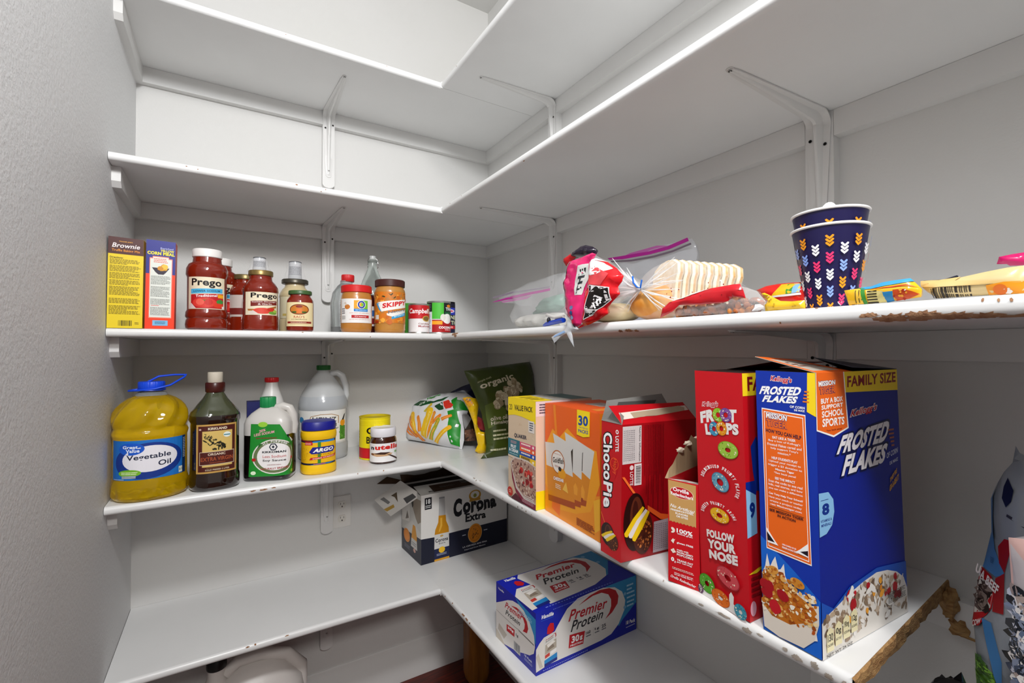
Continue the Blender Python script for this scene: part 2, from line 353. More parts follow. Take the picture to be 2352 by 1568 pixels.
TR['zipback']=dict(O=(0.22,0.0,0.0124),A=(0.0,-1.0,0.0),B=(0.0,0.0,1.0),o=[(0.4453,0.1571),(0.4888,0.1579),(0.5764,0.1613),(0.6537,0.1604),(0.6615,0.1477),(0.6653,0.1293),(0.6593,0.1099),(0.6511,0.0804),(0.54,0.0902),(0.4663,0.0949),(0.4721,0.1265)],zip=[(0.4453,0.1571),(0.4887,0.1549),(0.5646,0.1514),(0.6099,0.1532),(0.6537,0.1604),(0.6566,0.1538),(0.6121,0.1465),(0.5645,0.1449),(0.4887,0.1476),(0.451,0.1531)],grey=[(0.4553,0.1498),(0.5151,0.1427),(0.5762,0.1411),(0.6206,0.1432),(0.6606,0.1496),(0.6619,0.1463),(0.6206,0.1397),(0.5762,0.137),(0.5151,0.1388),(0.4582,0.1464)],pinkz=[(0.4887,0.1559),(0.5048,0.1591),(0.5764,0.1613),(0.6012,0.1566),(0.5646,0.152)])
TR['redhead']=dict(O=(0.012,0.0,0.0124),A=(0.0,-1.0,0.0),B=(0.0,0.0,1.0),o=[(0.7571,0.0011),(0.7622,0.0146),(0.7735,0.0222),(0.7977,0.0261),(0.8167,0.0307),(0.8382,0.0342),(0.8574,0.0351),(0.8692,0.0357),(0.8776,0.0352),(0.8816,0.027),(0.8843,0.0178),(0.8774,0.0187),(0.868,0.0205),(0.8626,0.0161),(0.855,0.0145),(0.8227,0.0148),(0.7897,0.0167),(0.7789,0.0088)],w=[(0.779,0.0234),(0.7977,0.0267),(0.8167,0.0313),(0.8382,0.0347),(0.8167,0.0294),(0.7964,0.0249)])
TR['snack']=dict(O=(0.02,0.0,0.0124),A=(0.0,-1.0,0.0),B=(0.0,0.0,1.0),o=[(0.7596,0.0035),(0.7779,0.0171),(0.8168,0.0205),(0.8519,0.0235),(0.8735,0.0333),(0.8818,0.0304),(0.8937,0.0252),(0.9032,0.0129),(0.9022,0.0036),(0.8935,0.0014),(0.8517,0.0012),(0.8042,0.002)],w=[(0.8916,0.014),(0.9022,0.0064),(0.9012,0.0046),(0.8935,0.0014),(0.889,0.0017)],crumb=[(0.7778,0.0036),(0.7833,0.0145),(0.8168,0.0162),(0.8496,0.0135),(0.8628,0.0185),(0.8775,0.0171),(0.8836,0.0127),(0.8784,0.0004),(0.8288,0.0005)])
TR['redbag']=dict(O=(0.07,0.0,0.0124),A=(0.0,-1.0,0.0),B=(0.0,0.0,1.0),o=[(0.8634,0.0327),(0.8748,0.0366),(0.8901,0.0379),(0.9047,0.0376),(0.9195,0.0363),(0.9284,0.0267),(0.93,0.0047),(0.922,0.0048),(0.8948,0.0093),(0.8747,0.0181)],gr=[(0.8979,0.0354),(0.9195,0.0344),(0.9212,0.0236),(0.8879,0.0219),(0.893,0.0275)],g1=[(0.9065,0.0344),(0.9131,0.0343),(0.913,0.023),(0.9064,0.0231)],g2=[(0.9131,0.0343),(0.92,0.0343),(0.9211,0.0236),(0.913,0.0233)],w=[(0.8885,0.0224),(0.9221,0.023),(0.9226,0.0206),(0.8879,0.0204)])
TR['yellowsnack']=dict(O=(0.022,0.0,0.0124),A=(0.0,-1.0,0.0),B=(0.0,0.0,1.0),o=[(0.8974,0.0221),(0.9012,0.0227),(0.9097,0.0176),(0.9188,0.0117),(0.932,0.0101),(0.9451,0.0103),(0.9455,0.0014),(0.9249,0.0016),(0.902,0.0014),(0.9011,0.0076),(0.9049,0.0129)])
TR['ytube']=dict(O=(0.015,0.0,0.0124),A=(0.0,-1.0,0.0),B=(0.0,0.0,1.0),o=[(0.9855,0.0159),(0.9939,0.0164),(1.008,0.0165),(1.017,0.0197),(1.0257,0.0208),(1.0382,0.0209),(1.0414,0.0173),(1.0461,0.0107),(1.0456,0.0037),(1.0339,0.0027),(1.0078,0.0008),(0.9893,0.0012)],blue=[(1.0005,0.0167),(1.008,0.017),(1.017,0.0194),(1.0257,0.0202),(1.0382,0.0209),(1.041,0.0178),(1.0381,0.0177),(1.0213,0.016),(1.0098,0.0144),(1.0014,0.0145)],red=[(1.0269,0.0117),(1.034,0.012),(1.0405,0.0093),(1.0452,0.0062),(1.038,0.0034),(1.028,0.0022)],blue2=[(1.0195,0.0104),(1.0269,0.0107),(1.0268,0.0023),(1.0212,0.0012)],box=[(1.0056,0.0135),(1.02,0.0114),(1.0212,0.0018),(1.0078,0.0013)],green=[(0.9986,0.0164),(1.0043,0.0152),(1.0064,0.0014),(1.0032,0.0011)],stripe=[(1.007,0.0139),(1.0256,0.015),(1.0365,0.0158),(1.0449,0.0118),(1.0365,0.0148),(1.0256,0.014)],cap=[(0.9855,0.0159),(0.9905,0.0162),(0.9932,0.0014),(0.9893,0.0012)],org=[(0.9958,0.0151),(1.001,0.0145),(1.0032,0.0017),(0.9975,0.0016)])
TR['goldbag']=dict(O=(0.03,0.0,0.0124),A=(0.0,-1.0,0.0),B=(0.0,0.0,1.0),o=[(1.0408,0.0195),(1.0534,0.0184),(1.0683,0.0195),(1.0824,0.0219),(1.0956,0.0237),(1.1081,0.0241),(1.1079,0.0013),(1.0822,0.0025),(1.0525,0.0029),(1.0455,0.0087),(1.0415,0.0142)],top=[(1.0408,0.0195),(1.0534,0.0184),(1.0683,0.0195),(1.0654,0.0164),(1.0754,0.0152),(1.1051,0.0115),(1.105,0.0106),(1.0754,0.0113),(1.0533,0.0119),(1.0415,0.0142)],org=[(1.085,0.0102),(1.0955,0.0118),(1.108,0.0112),(1.1079,0.0022),(1.0856,0.0028)],bars=[(1.049,0.0113),(1.0761,0.0093),(1.076,0.0026),(1.0525,0.0034)],white=[(1.0948,0.0063),(1.098,0.0069),(1.0999,0.004),(1.098,0.0025),(1.0954,0.003)])
TR['pinkpack']=dict(O=(0.12,0.0,0.0124),A=(0.0,-1.0,0.0),B=(0.0,0.0,1.0),o=[(1.0706,0.0389),(1.0722,0.0457),(1.0812,0.0468),(1.092,0.0472),(1.0919,0.0347),(1.0796,0.0359),(1.0774,0.0378)])
TR['navytri']=dict(O=(0.1,0.0,0.0124),A=(0.0,-1.0,0.0),B=(0.0,0.0,1.0),o=[(1.0212,0.0277),(1.0371,0.0269),(1.0473,0.0298),(1.0485,0.0288),(1.0473,0.0267),(1.0422,0.0257),(1.0302,0.0249)])
TR['straws']=dict(O=(0.03,0.3,-0.3429),A=(0.4108,-0.9117,0.0),B=(0.3205,0.1444,0.9362),o=[(-0.0308,0.0042),(-0.0342,0.0462),(-0.0363,0.0992),(-0.0427,0.1168),(-0.0199,0.1416),(0.0321,0.1603),(0.0843,0.1734),(0.1277,0.1783),(0.1773,0.1786),(0.2052,0.1657),(0.193,0.1457),(0.1982,0.1175),(0.1964,0.0729),(0.2096,0.0284),(0.2095,-0.0009),(0.1338,0.0003),(0.0526,0.0038)],green=[(0.1511,0.1429),(0.1656,0.156),(0.1871,0.1453),(0.1997,0.1224),(0.179,0.1113),(0.1935,0.0726),(0.204,0.0323),(0.2075,0.0056),(0.1798,0.0091),(0.1617,0.0579),(0.1606,0.0813),(0.1498,0.1066),(0.1687,0.1152)],dk=[(-0.0143,0.1163),(0.0065,0.1356),(0.077,0.1353),(0.1344,0.1564),(0.1204,0.1408),(0.0545,0.1238),(0.0309,0.1145)],tom=[(0.1219,0.136),(0.1381,0.1444),(0.1644,0.1293),(0.1583,0.1192),(0.1416,0.1131),(0.1294,0.1219)],grn2=[(0.0889,0.1188),(0.1188,0.1358),(0.1309,0.1123),(0.112,0.1072)],n1=[(0.0339,0.1451),(0.089,0.1586)],s1=[(-0.0129,0.0833),(0.0072,0.085),(0.0381,0.0263),(0.0252,0.0249)],s2=[(-0.0263,0.0721),(-0.0094,0.0736),(0.0644,0.0076),(0.0486,0.0058)],s3=[(0.0618,0.1019),(0.0889,0.0992),(0.0785,0.0139),(0.0525,0.023)],s4=[(0.0904,0.0944),(0.1014,0.1002),(0.0957,0.0395),(0.0817,0.0142)],s5=[(0.1152,0.0772),(0.1289,0.0737),(0.1048,0.0121),(0.0879,0.0149)],s6=[(0.1633,0.0628),(0.1726,0.052),(0.1229,0.0048),(0.1086,0.0102)],s7=[(0.1161,0.0942),(0.1252,0.0853),(0.1012,0.0615),(0.0903,0.0653)],s8=[(0.1616,0.098),(0.1667,0.0913),(0.138,0.0745),(0.129,0.0833)],s9=[(0.0642,0.1245),(0.0746,0.1227),(0.057,0.0966),(0.0465,0.0982)],s10=[(-0.036,0.051),(-0.0277,0.0568),(0.0382,0.0166),(0.0261,0.0129)],s11=[(0.0247,0.074),(0.0361,0.08),(0.058,0.0356),(0.0429,0.0317)],s12=[(-0.0272,0.0368),(-0.0112,0.031),(0.0188,0.0145),(-0.0035,0.0195)])
TR['navybag']=dict(O=(0.16,0.22,-0.3429),A=(0.9053,-0.4248,0.0),B=(0.0,0.0,1.0),o=[(-0.043,0.1583),(-0.0285,0.1678),(0.0076,0.1856),(0.0343,0.195),(0.0586,0.1814),(0.0586,0.1375),(0.0538,0.0645),(0.015,0.0022),(0.0101,0.0072),(-0.0285,0.0661)])
TR['darkbag']=dict(O=(0.15,0.12,-0.3429),A=(0.8955,-0.4451,0.0),B=(0.0,0.0,1.0),o=[(-0.0262,0.1031),(-0.008,0.1051),(0.008,0.0935),(0.0217,0.0567),(0.0285,0.0223),(-0.0034,0.0195),(-0.0216,0.0198),(-0.0194,0.0574)],grey=[(-0.0262,0.1031),(-0.008,0.1051),(0.0034,0.0913),(-0.0148,0.0596),(-0.0194,0.0688)],br=[(-0.0171,0.0551),(0.008,0.0615),(0.0171,0.0431),(0.0171,0.0225),(-0.0148,0.022)])
TR['yellowbag']=dict(O=(0.115,0.045,-0.3429),A=(0.8948,-0.4464,0.0),B=(0.0,0.0,1.0),o=[(-0.0247,0.1655),(-0.0075,0.169),(0.0141,0.164),(0.0238,0.1488),(0.0217,0.1293),(0.0184,0.1078),(0.0206,0.0797),(0.0292,0.0644),(0.0443,0.062),(0.0476,0.0188),(0.0432,0.0016),(0.0249,-0.0024),(0.012,0.0065),(0.0206,0.0258),(0.0141,0.0582),(0.0066,0.0928),(-0.0031,0.1189),(-0.0096,0.1362)],o2=[(-0.0225,0.1644),(-0.0032,0.1663),(0.0076,0.1489),(-0.0031,0.1404),(-0.0161,0.1535)],red=[(0.0195,0.1099),(0.0335,0.1032),(0.0443,0.0707),(0.04,0.0664),(0.0249,0.0731),(0.0184,0.0883)])
TR['popcorn']=dict(O=(0.109,-0.03,-0.3429),A=(0.9988,0.0499,0.0),B=(-0.0124,0.249,0.9684),o=[(-0.0018,-0.0011),(0.0189,0.0169),(0.0247,0.0387),(0.026,0.0801),(0.0225,0.1225),(0.0117,0.1658),(-0.0058,0.214),(-0.0199,0.2556),(0.0615,0.2645),(0.1424,0.2718),(0.2184,0.2786),(0.229,0.234),(0.2237,0.1753),(0.2106,0.1071),(0.1762,-0.0006),(0.0949,-0.0084)],hd=[(0.0097,0.2198),(0.054,0.2323),(0.0531,0.2179),(0.013,0.2088)],org=[(0.0154,0.2),(0.1319,0.2259)],orgb=[(0.0194,0.1933),(0.134,0.2304)],p1=[(0.1258,0.2057)],p2=[(0.1092,0.1863)],p3=[(0.1446,0.1889)],p4=[(0.0749,0.1683)],p5=[(0.0671,0.1513)],p6=[(0.0984,0.1691)],p7=[(0.0993,0.1425)],p8=[(0.1262,0.1763)],lite=[(0.0263,0.1477),(0.0498,0.1547),(0.0872,0.1324),(0.0881,0.1063),(0.0309,0.0796),(0.0283,0.1115)],ol=[(0.0377,0.1085),(0.1027,0.092)],hi=[(0.038,0.0937),(0.1024,0.0747)],l1=[(0.0406,0.0703),(0.0783,0.0622)],l2=[(0.0387,0.0579),(0.0978,0.0473)],l3=[(0.0383,0.0475),(0.095,0.0306)],l4=[(0.0276,0.0178),(0.0764,0.0034)])
TR['flap']=dict(O=(-0.0052,0.2,-0.4829),A=(0.8716,-0.4903,0.0),B=(0.1678,0.2983,0.9396),o=[(-0.1222,-0.0184),(-0.046,0.0389),(0.0244,-0.0053),(-0.0683,-0.0665)],g=[(-0.0909,-0.0463),(-0.0621,-0.0319),(-0.0582,-0.0404),(-0.0805,-0.0527)],k=[(-0.0333,-0.0153),(-0.0051,-0.0007),(0.0068,-0.0115),(-0.0211,-0.0304)],b=[(-0.0719,-0.0063),(-0.0548,0.0043),(-0.0493,-0.0257),(-0.0604,-0.0107)],t=[(-0.1045,-0.0165),(-0.0939,-0.0103),(-0.0727,-0.0254),(-0.0788,-0.0317)])
TR['dog']=dict(O=(0.2,0.0,-0.6954),A=(0.0,-1.0,0.0),B=(0.0,0.0,1.0),o=[(1.0655,0.5632),(1.0683,0.5563),(1.075,0.5527),(1.1004,0.5546),(1.0971,0.2842),(1.0971,0.2842),(1.0351,0.1553),(1.0339,0.2742),(1.0327,0.3321),(1.0305,0.3639),(1.0333,0.3878),(1.0361,0.4132),(1.0407,0.4323),(1.0467,0.4669),(1.0467,0.5026),(1.0515,0.5209),(1.0564,0.5338),(1.063,0.5453)],blue=[(1.0515,0.5209),(1.0495,0.5068),(1.0497,0.4696),(1.0519,0.4535),(1.0605,0.4317),(1.0528,0.4252),(1.0401,0.4277),(1.0407,0.4323),(1.0467,0.4669),(1.0467,0.5026)],red=[(1.0388,0.4264),(1.0492,0.4237),(1.0527,0.4134),(1.05,0.392),(1.0451,0.3813),(1.0324,0.3631),(1.0305,0.3648),(1.0333,0.3878),(1.0361,0.4132)],white=[(1.0381,0.4157),(1.0479,0.4164),(1.0508,0.4059),(1.0488,0.3915),(1.0426,0.3835),(1.0332,0.3756),(1.0347,0.3953)],dark=[(1.038,0.4088),(1.0454,0.4137),(1.0471,0.4009),(1.0427,0.3878),(1.0339,0.3846),(1.0354,0.3991)],red2=[(1.0528,0.4235),(1.0605,0.4333),(1.0672,0.4688),(1.0603,0.4681),(1.055,0.4579),(1.0559,0.4415),(1.0605,0.4333),(1.06,0.3917),(1.0506,0.3889)],leaf=[(1.0628,0.5311),(1.0678,0.5199),(1.066,0.5079),(1.0619,0.501),(1.0585,0.5092),(1.0598,0.5212)],dband=[(1.0305,0.3639),(1.0413,0.3778),(1.0419,0.3729),(1.0387,0.3662),(1.0318,0.361)],blueband=[(1.0413,0.3761),(1.0499,0.3768),(1.0583,0.3412),(1.0579,0.3062),(1.0516,0.3224),(1.0459,0.3495)],grass=[(1.0327,0.3321),(1.042,0.3304),(1.0516,0.3224),(1.0573,0.3025),(1.0366,0.2862),(1.0337,0.3085)],st1=[(1.063,0.4947),(1.0786,0.4856),(1.0785,0.4824),(1.0624,0.492)],tx=[(1.0446,0.444),(1.0517,0.4315)],txb=[(1.0388,0.4229),(1.0509,0.416)])
TR['floral']=dict(O=(0.08,0.0,-0.6954),A=(0.0,-1.0,0.0),B=(0.0,0.0,1.0),o=[(1.0842,0.4994),(1.0999,0.5028),(1.1173,0.505),(1.1148,0.2975),(1.0832,0.2717),(1.0849,0.4233),(1.0858,0.4566)],top=[(1.0842,0.4994),(1.1173,0.505),(1.1168,0.465),(1.0858,0.4546)])
# ================================================================ the closet
L, WY, WX, TH = -0.7147, 0.3284, 0.3280, 0.0174
SZ = [None, 0.7209, 0.3671, 0.0124, -0.3429, -0.6954]
FL, CE = -1.136, 1.242
YE = -2.6
def struct(name, a, b, m):
    mb = MB(); box(mb, a, b, m); o = mb.build(name, None, 0); o['kind'] = 'structure'; return o
struct('floor', (-2.2, -3.6, FL - .05), (WX + .1, WY + .1, FL), WOODF)
struct('ceiling', (L - .1, YE, CE), (WX + .1, WY + .1, CE + .05), WALL)
struct('wall_back', (L - .1, WY, FL), (WX + .1, WY + .1, CE), WALL)
struct('wall_left', (L - .1, YE, FL), (L, WY, CE), WALLL)
struct('wall_light_block', (-.02, -1.47, FL), (WX, -1.37, CE), WALL)  # unseen wall behind the lens, added to block light from the right front
struct('wall_right', (WX, -2.0, FL), (WX + .1, WY, CE), WALL)
bbp = [(0, 0), (.016, 0), (.016, .068), (.010, .074), (.010, .090), (.0055, .095), (.0055, .112), (.003, .117), (0, .117)]
mb = MB(); prism(mb, bbp, (L, WY, FL), (0, -1, 0), (0, 0, 1), (WX - L, 0, 0), TRIM); tag(mb.build('baseboard_back', None, 50), None, None, kind='structure')
mb = MB(); prism(mb, bbp, (WX, WY, FL), (-1, 0, 0), (0, 0, 1), (0, WY - WY - 1.69, 0), TRIM); tag(mb.build('baseboard_right', None, 50), None, None, kind='structure')
mb = MB(); prism(mb, bbp, (L, YE, FL), (1, 0, 0), (0, 0, 1), (0, WY - YE, 0), TRIM); tag(mb.build('baseboard_left', None, 50), None, None, kind='structure')

ORD = ['', 'top', 'second', 'third', 'fourth', 'bottom']
def nose(z):
    """cross-section (distance in front of the board's core, height) of a rounded front edge"""
    r = .0075; P = []
    for k in range(7):
        a = math.pi / 2 * k / 6; P.append((r * math.cos(a) - r, -r + r * math.sin(a)))     # upper round, from front to top
    lowr = []
    for k in range(7):
        a = math.pi / 2 * k / 6; lowr.append((r * math.sin(a) - r, -TH + r - r * math.cos(a)))
    return lowr + P
def nose_fn(z, right, o0):
    """surface of the front edge: u metres along, v 0..1 from bottom round to top round"""
    N = nose(z)
    def fn(u, v):
        t = max(0, min(.9999, v)) * (len(N) - 1); i = int(t); f = t - i
        a = N[i][0] * (1-f) + N[i+1][0] * f; h = N[i][1] * (1-f) + N[i+1][1] * f
        return Vector((-a, o0 - u, z + h)) if right else Vector((o0 + u, -a, z + h))
    return fn
def chips(mb, z, right, o0, lst, seed, col=None):
    c = Canvas(mb, nose_fn(z, right, o0), .02, .02, dv=1 / 13, h0=.0003, seed=seed); rnd = random.Random(seed)
    for (u, v, du, dv) in lst:
        n = 30 if du > .004 else 7; pts = []
        for k in range(n):
            a = 6.283 * k / n; q = rnd.uniform(.5, 1.0); pts.append((u + du * q * math.cos(a), min(.985, max(.01, v + dv * q * math.sin(a)))))
        c.poly(pts, col or CHIP)
MITRE = .0005
lens = {1: -1.368, 2: -1.368, 3: -1.368, 4: None, 5: -1.368}
chip_b = {1: [(.32, .55, .002, .05), (.56, .6, .002, .05)], 2: [(.13, .6, .0025, .06), (.15, .5, .0015, .05), (.345, .62, .003, .1), (.40, .35, .002, .08), (.41, .6, .0018, .08)],
  3: [(.36, .75, .003, .06), (.52, .4, .002, .06)], 4: [(.258, .52, .0075, .07), (.28, .5, .011, .08), (.30, .55, .006, .06), (.49, .75, .0015, .1), (.555, .7, .002, .1), (.40, .5, .0012, .05)],
  5: [(.25, .7, .005, .08), (.2655, .75, .003, .1), (.33, .7, .006, .06)]}
chip_r = {1: [(.1, .5, .002, .05)], 2: [(.06, .6, .0022, .06), (.13, .62, .0022, .06), (.42, .2, .004, .06)],
  3: [(.085, .72, .017, .2), (.095, .5, .011, .12), (.098, .78, .012, .14), (.69, .22, .006, .12), (.707, .24, .011, .14), (.722, .2, .006, .12), (.74, .93, .004, .05), (.965, .9, .0028, .09), (.93, .3, .0015, .06),
      (1.012, .42, .010, .1), (1.03, .26, .017, .25), (1.05, .28, .017, .26), (1.07, .22, .017, .2), (1.09, .2, .014, .16), (1.11, .12, .02, .12), (1.14, .14, .02, .12), (1.17, .1, .02, .12), (1.088, .68, .0012, .09), (1.097, .65, .0012, .07), (1.104, .65, .0014, .07)],
  4: [(.195, .85, .012, .12), (.21, .75, .006, .2), (.225, .9, .011, .06), (.40, .45, .004, .14), (.416, .55, .005, .1), (.43, .45, .005, .13), (.45, .45, .0025, .1), (.50, .6, .0015, .08), (.34, .5, .003, .1), (.77, .7, .002, .1),
      (.86, .6, .02, .1), (.89, .52, .012, .18), (.905, .6, .008, .08), (.933, .58, .006, .14), (.945, .5, .011, .2), (.962, .55, .008, .22), (.975, .45, .009, .2), (.988, .45, .006, .3), (.83, .55, .008, .07)],
  5: [(.03, .6, .003, .1), (.075, .7, .0035, .1), (.14, .72, .010, .1), (.16, .7, .009, .09), (.178, .66, .004, .1)]}
for i in range(1, 6):
    z = SZ[i]; N = nose(z)
    # board along the back wall
    t = thing('shelf_board', f'white painted {ORD[i]} shelf board along the back wall' + ('' if i != 4 else ', carrying the oil bottles'), 'shelf', (L, 0, z - TH))
    mb = MB(); prof = [(-a, h) for a, h in N] + [(WY - .001, 0), (WY - .001, -TH)]
    prism(mb, prof, (L + .001, 0, z), (0, 1, 0), (0, 0, 1), (-L - .001 - MITRE, 0, 0), SHELF)
    box(mb, (-MITRE, .0006, z - TH), (WX - .001, WY - .001, z), SHELF)
    if i in chip_b: chips(mb, z, False, L, chip_b[i], 30 + i)
    mb.build('board', t, 40)
    # board along the right wall
    lab = {1: 'white painted top shelf board along the right wall', 2: 'white painted second shelf board along the right wall, above the bread',
           3: 'white painted shelf board on the right wall with long chipped edge, under the bread', 4: 'white painted shelf board on the right wall with raw sawn end, under the cereal boxes',
           5: 'white painted bottom shelf board along the right wall'}[i]
    t = thing('shelf_board', lab, 'shelf', (0, 0, z - TH)); mb = MB()
    ye = lens[i]
    if ye: prism(mb, prof[:-2] + [(WX - .001, 0), (WX - .001, -TH)], (0, -.0006, z), (1, 0, 0), (0, 0, 1), (0, ye, 0), SHELF)
    else:
        y0, y1 = -.9945, -.974
        vs = []; P = prof[:-2] + [(WX - .001, 0), (WX - .001, -TH)]; n = len(P)
        for a, h in P: vs.append((a, -.0006, z + h))
        for a, h in P: vs.append((a, y0 + (y1 - y0) * a / WX, z + h))
        mb.add(vs, [(k, (k + 1) % n, (k + 1) % n + n, k + n) for k in range(n)] + [tuple(range(n))[::-1]], SHELF)
        mb2 = MB(); rnd = random.Random(4); fs = []; vv = []; m_ = 40
        for k in range(m_ + 1):
            a = (WX - .001) * k / m_; jag = rnd.uniform(-.0012, .0012); lo = -TH + (0 if k not in (13, 14, 27) else -.0015)
            yy = y0 + (y1 - y0) * a / WX
            vv += [(a, yy + .0002, z - .0003), (a, yy - .0016 + jag, z - .0011 - abs(jag)), (a, yy - .0022 + jag, z - TH * .5), (a, yy - .0016 - jag, z + lo), (a, yy + .0006, z - TH - .0003)]
        for k in range(m_):
            for j in range(4): fs.append((k*5+j, k*5+j+1, (k+1)*5+j+1, (k+1)*5+j))
        mb2.add(vv, fs, MDF)
        so = mb2.build('sawn_end', t, 0); so['label'] = 'bare brown fibreboard end, rough'
        mb3 = MB(); rnd = random.Random(9)   # torn corner of fibreboard at the wall
        ball(mb3, (.310, -.982, -.366), (.018, .010, .020), MDF, 10, 7, rnd, .25); ball(mb3, (.312, -.990, -.395), (.010, .012, .011), MDF, 9, 6, rnd, .3); box(mb3, (WX - .0205, -1.10, -.4045), (WX - .002, -.985, -.4016), MDF)
        mb3.build('torn_corner', t, 0)
    if i in chip_r: chips(mb, z, True, 0, [(u_, v_, du_ * (.62 if i == 4 else 1), dv_ * (.7 if i == 4 else 1.1)) for u_, v_, du_, dv_ in chip_r[i]], 60 + i, CHIP if i != 4 else CHIPG)
    mb.build('board', t, 40)
CH, CT = .0415, .019
dirt = mat('#55504a', .8)
k = 0
def trimo(mb, sm=0):
    global k; k += 1; o = mb.build('trim_%d' % k, None, sm); o['kind'] = 'structure'
for i in range(1, 6):
    b = SZ[i] - TH
    for x0, x1 in ((L, -.2615), (-.2265, WX)):                    # cleat under the shelf on the back wall, cut by the bracket strip
        mb = MB(); box(mb, (x0, WY - CT, b - CH), (x1, WY, b - .0004), TRIM); trimo(mb)
    mb = MB(); prism(mb, [(.040, 0), (.040, -.030), (.050, -CH), (WY - CT, -CH), (WY - CT, 0)], (L, 0, b - .0004), (0, 1, 0), (0, 0, 1), (.0155, 0, 0), TRIM); trimo(mb)
    segs = [(WY - CT, -.083), (-.125, -.807), (-.850, -1.369)]
    for y0, y1 in segs:
        mb = MB(); box(mb, (WX - CT, y1, b - CH), (WX, y0, b - .0004), TRIM); trimo(mb)
# ---------------------------------------------------------------- bracket strips and brackets
SL = .236
def strip(P, D, S, b, w):
    """rounded-end board on a wall: P centre on wall at height b, D out of wall, S sideways"""
    mb = MB(); pr = [(-w/2, -.0004), (-w/2, -SL + w*.35)] + [(-w/2 * math.cos(math.radians(a)), -SL + w*.35 - w*.35 * math.sin(math.radians(a))) for a in range(15, 180, 15)] + [(w/2, -SL + w*.35), (w/2, -.0004)]
    prism(mb, pr, P, S, (0, 0, 1), Vector(D) * CT, TRIM); trimo(mb, 40)
def bracket(P, D, S, label, A=.245, Bv=.195, big=1.0):
    D, S, Z, P = Vector(D), Vector(S), Vector((0, 0, 1)), Vector(P)
    t = thing('shelf_bracket', label, 'bracket', tuple(P + D * CT - Z * .20), 'white metal brackets under the shelves')
    path = []; wid = []; rib = []
    n1 = 14
    Aw = .011; Cw = .0145
    def w_(s): return Aw + (Cw - Aw) * s
    R = .022; e = .0012
    for k2 in range(n1 + 1):
        s = k2 / n1; path.append((A - (A - R - CT) * s, -e)); wid.append((Aw*.55 + (Cw*1.25 - Aw*.55) * s)); rib.append(.0015 + .0095 * s ** 1.5)
    for k2 in range(1, 8):
        a = math.pi / 2 * k2 / 8; path.append((CT + R - R * math.sin(a), -e - R + R * math.cos(a))); wid.append(Cw * 1.25); rib.append(.012)
    for k2 in range(n1 + 1):
        s = k2 / n1; path.append((CT + e, -e - R - (Bv - R) * s)); wid.append(Cw*1.25 + (Aw*.8 - Cw*1.25) * s); rib.append(.011 * (1 - s) ** 1.5 + .0012)
    mb = MB(); vs = []; fs = []; m = len(path)
    sec = [(-1, 0), (-.42, 0), (-.30, .55), (-.12, 1), (.12, 1), (.30, .55), (.42, 0), (1, 0)]
    for q in range(m):
        a = path[max(q - 1, 0)]; b2 = path[min(q + 1, m - 1)]; tx, tz = b2[0] - a[0], b2[1] - a[1]; l = math.hypot(tx, tz); nx, nz = -tz / l, tx / l
        if q < n1: nx, nz = 0, -1
        if nx < 0 and q > n1: nx, nz = -nx, -nz
        taper = .72 if q in (0, m - 1) else 1
        for u, h in sec:
            d = path[q][0] + nx * (rib[q] * h + .0012); zz = path[q][1] + nz * (rib[q] * h + .0012)
            vs.append(P + S * (u * wid[q] * taper) + D * d + Z * zz)
        vs.append(P + S * (wid[q] * taper) + D * (path[q][0] - nx * .0008) + Z * (path[q][1] - nz * .0008)); vs.append(P - S * (wid[q] * taper) + D * (path[q][0] - nx * .0008) + Z * (path[q][1] - nz * .0008))
    K = len(sec) + 2
    for q in range(m - 1):
        for j in range(K): fs.append((q*K+j, q*K+(j+1) % K, (q+1)*K+(j+1) % K, (q+1)*K+j))
    fs += [tuple(range(K)), tuple(range((m-1)*K, m*K))[::-1]]
    mb.add(vs, fs, METAL); ends = MB()
    # rounded tips
    for (d, zz, nrm, r) in ((A, -.0012, Vector((0, 0, -1)), Aw*.5), (CT + .0016, -Bv - .001, D, Aw * .78)):
        dirv = D if nrm.z else -Z; pts = []
        for a in range(0, 181, 20): pts.append(P + D * d + Z * zz + S * (r * math.cos(math.radians(a))) + dirv * (r * math.sin(math.radians(a)) - .001))
        mb.add(pts + [q - nrm * .0012 for q in pts] , [tuple(range(10)), tuple(range(10, 20))[::-1]] + [(i, i+1, i+11, i+10) for i in range(9)], METAL)
    mb.build('bracket', t, 50)
    for (dd, zz, ss, hor) in ((A - .001, -.0026, 0, 1), (CT + .0035, -.040, .0115, 0), (CT + .0035, -.052, -.0105, 0), (CT + .0030, -Bv + .012, 0, 0)):
        sc = MB(); c = P + D * dd + Z * zz + S * ss; nn = (-Z if hor else D); r = .0026
        a1, a2 = (S, D) if hor else (S, Z); pts = [c + a1 * r * math.cos(a * .785) + a2 * r * math.sin(a * .785) for a in range(8)]
        sc.add(pts + [q + nn * .0008 for q in pts], [tuple(range(8, 16)), tuple(range(8, 16))[::-1]] + [(i, (i+1) % 8, (i+1) % 8 + 8, i + 8) for i in range(8)], '#8d8a86')
        sc.add([c + nn * .0009 + a1 * .0011 * x + a2 * .0011 * y for x, y in ((-1, -.4), (1, -.4), (1, .4), (-1, .4))], [(0, 1, 2, 3)], '#2a2826'); sc.build('screw', t, 40)
wh = ['', 'top', 'second', 'third', 'fourth', 'bottom']
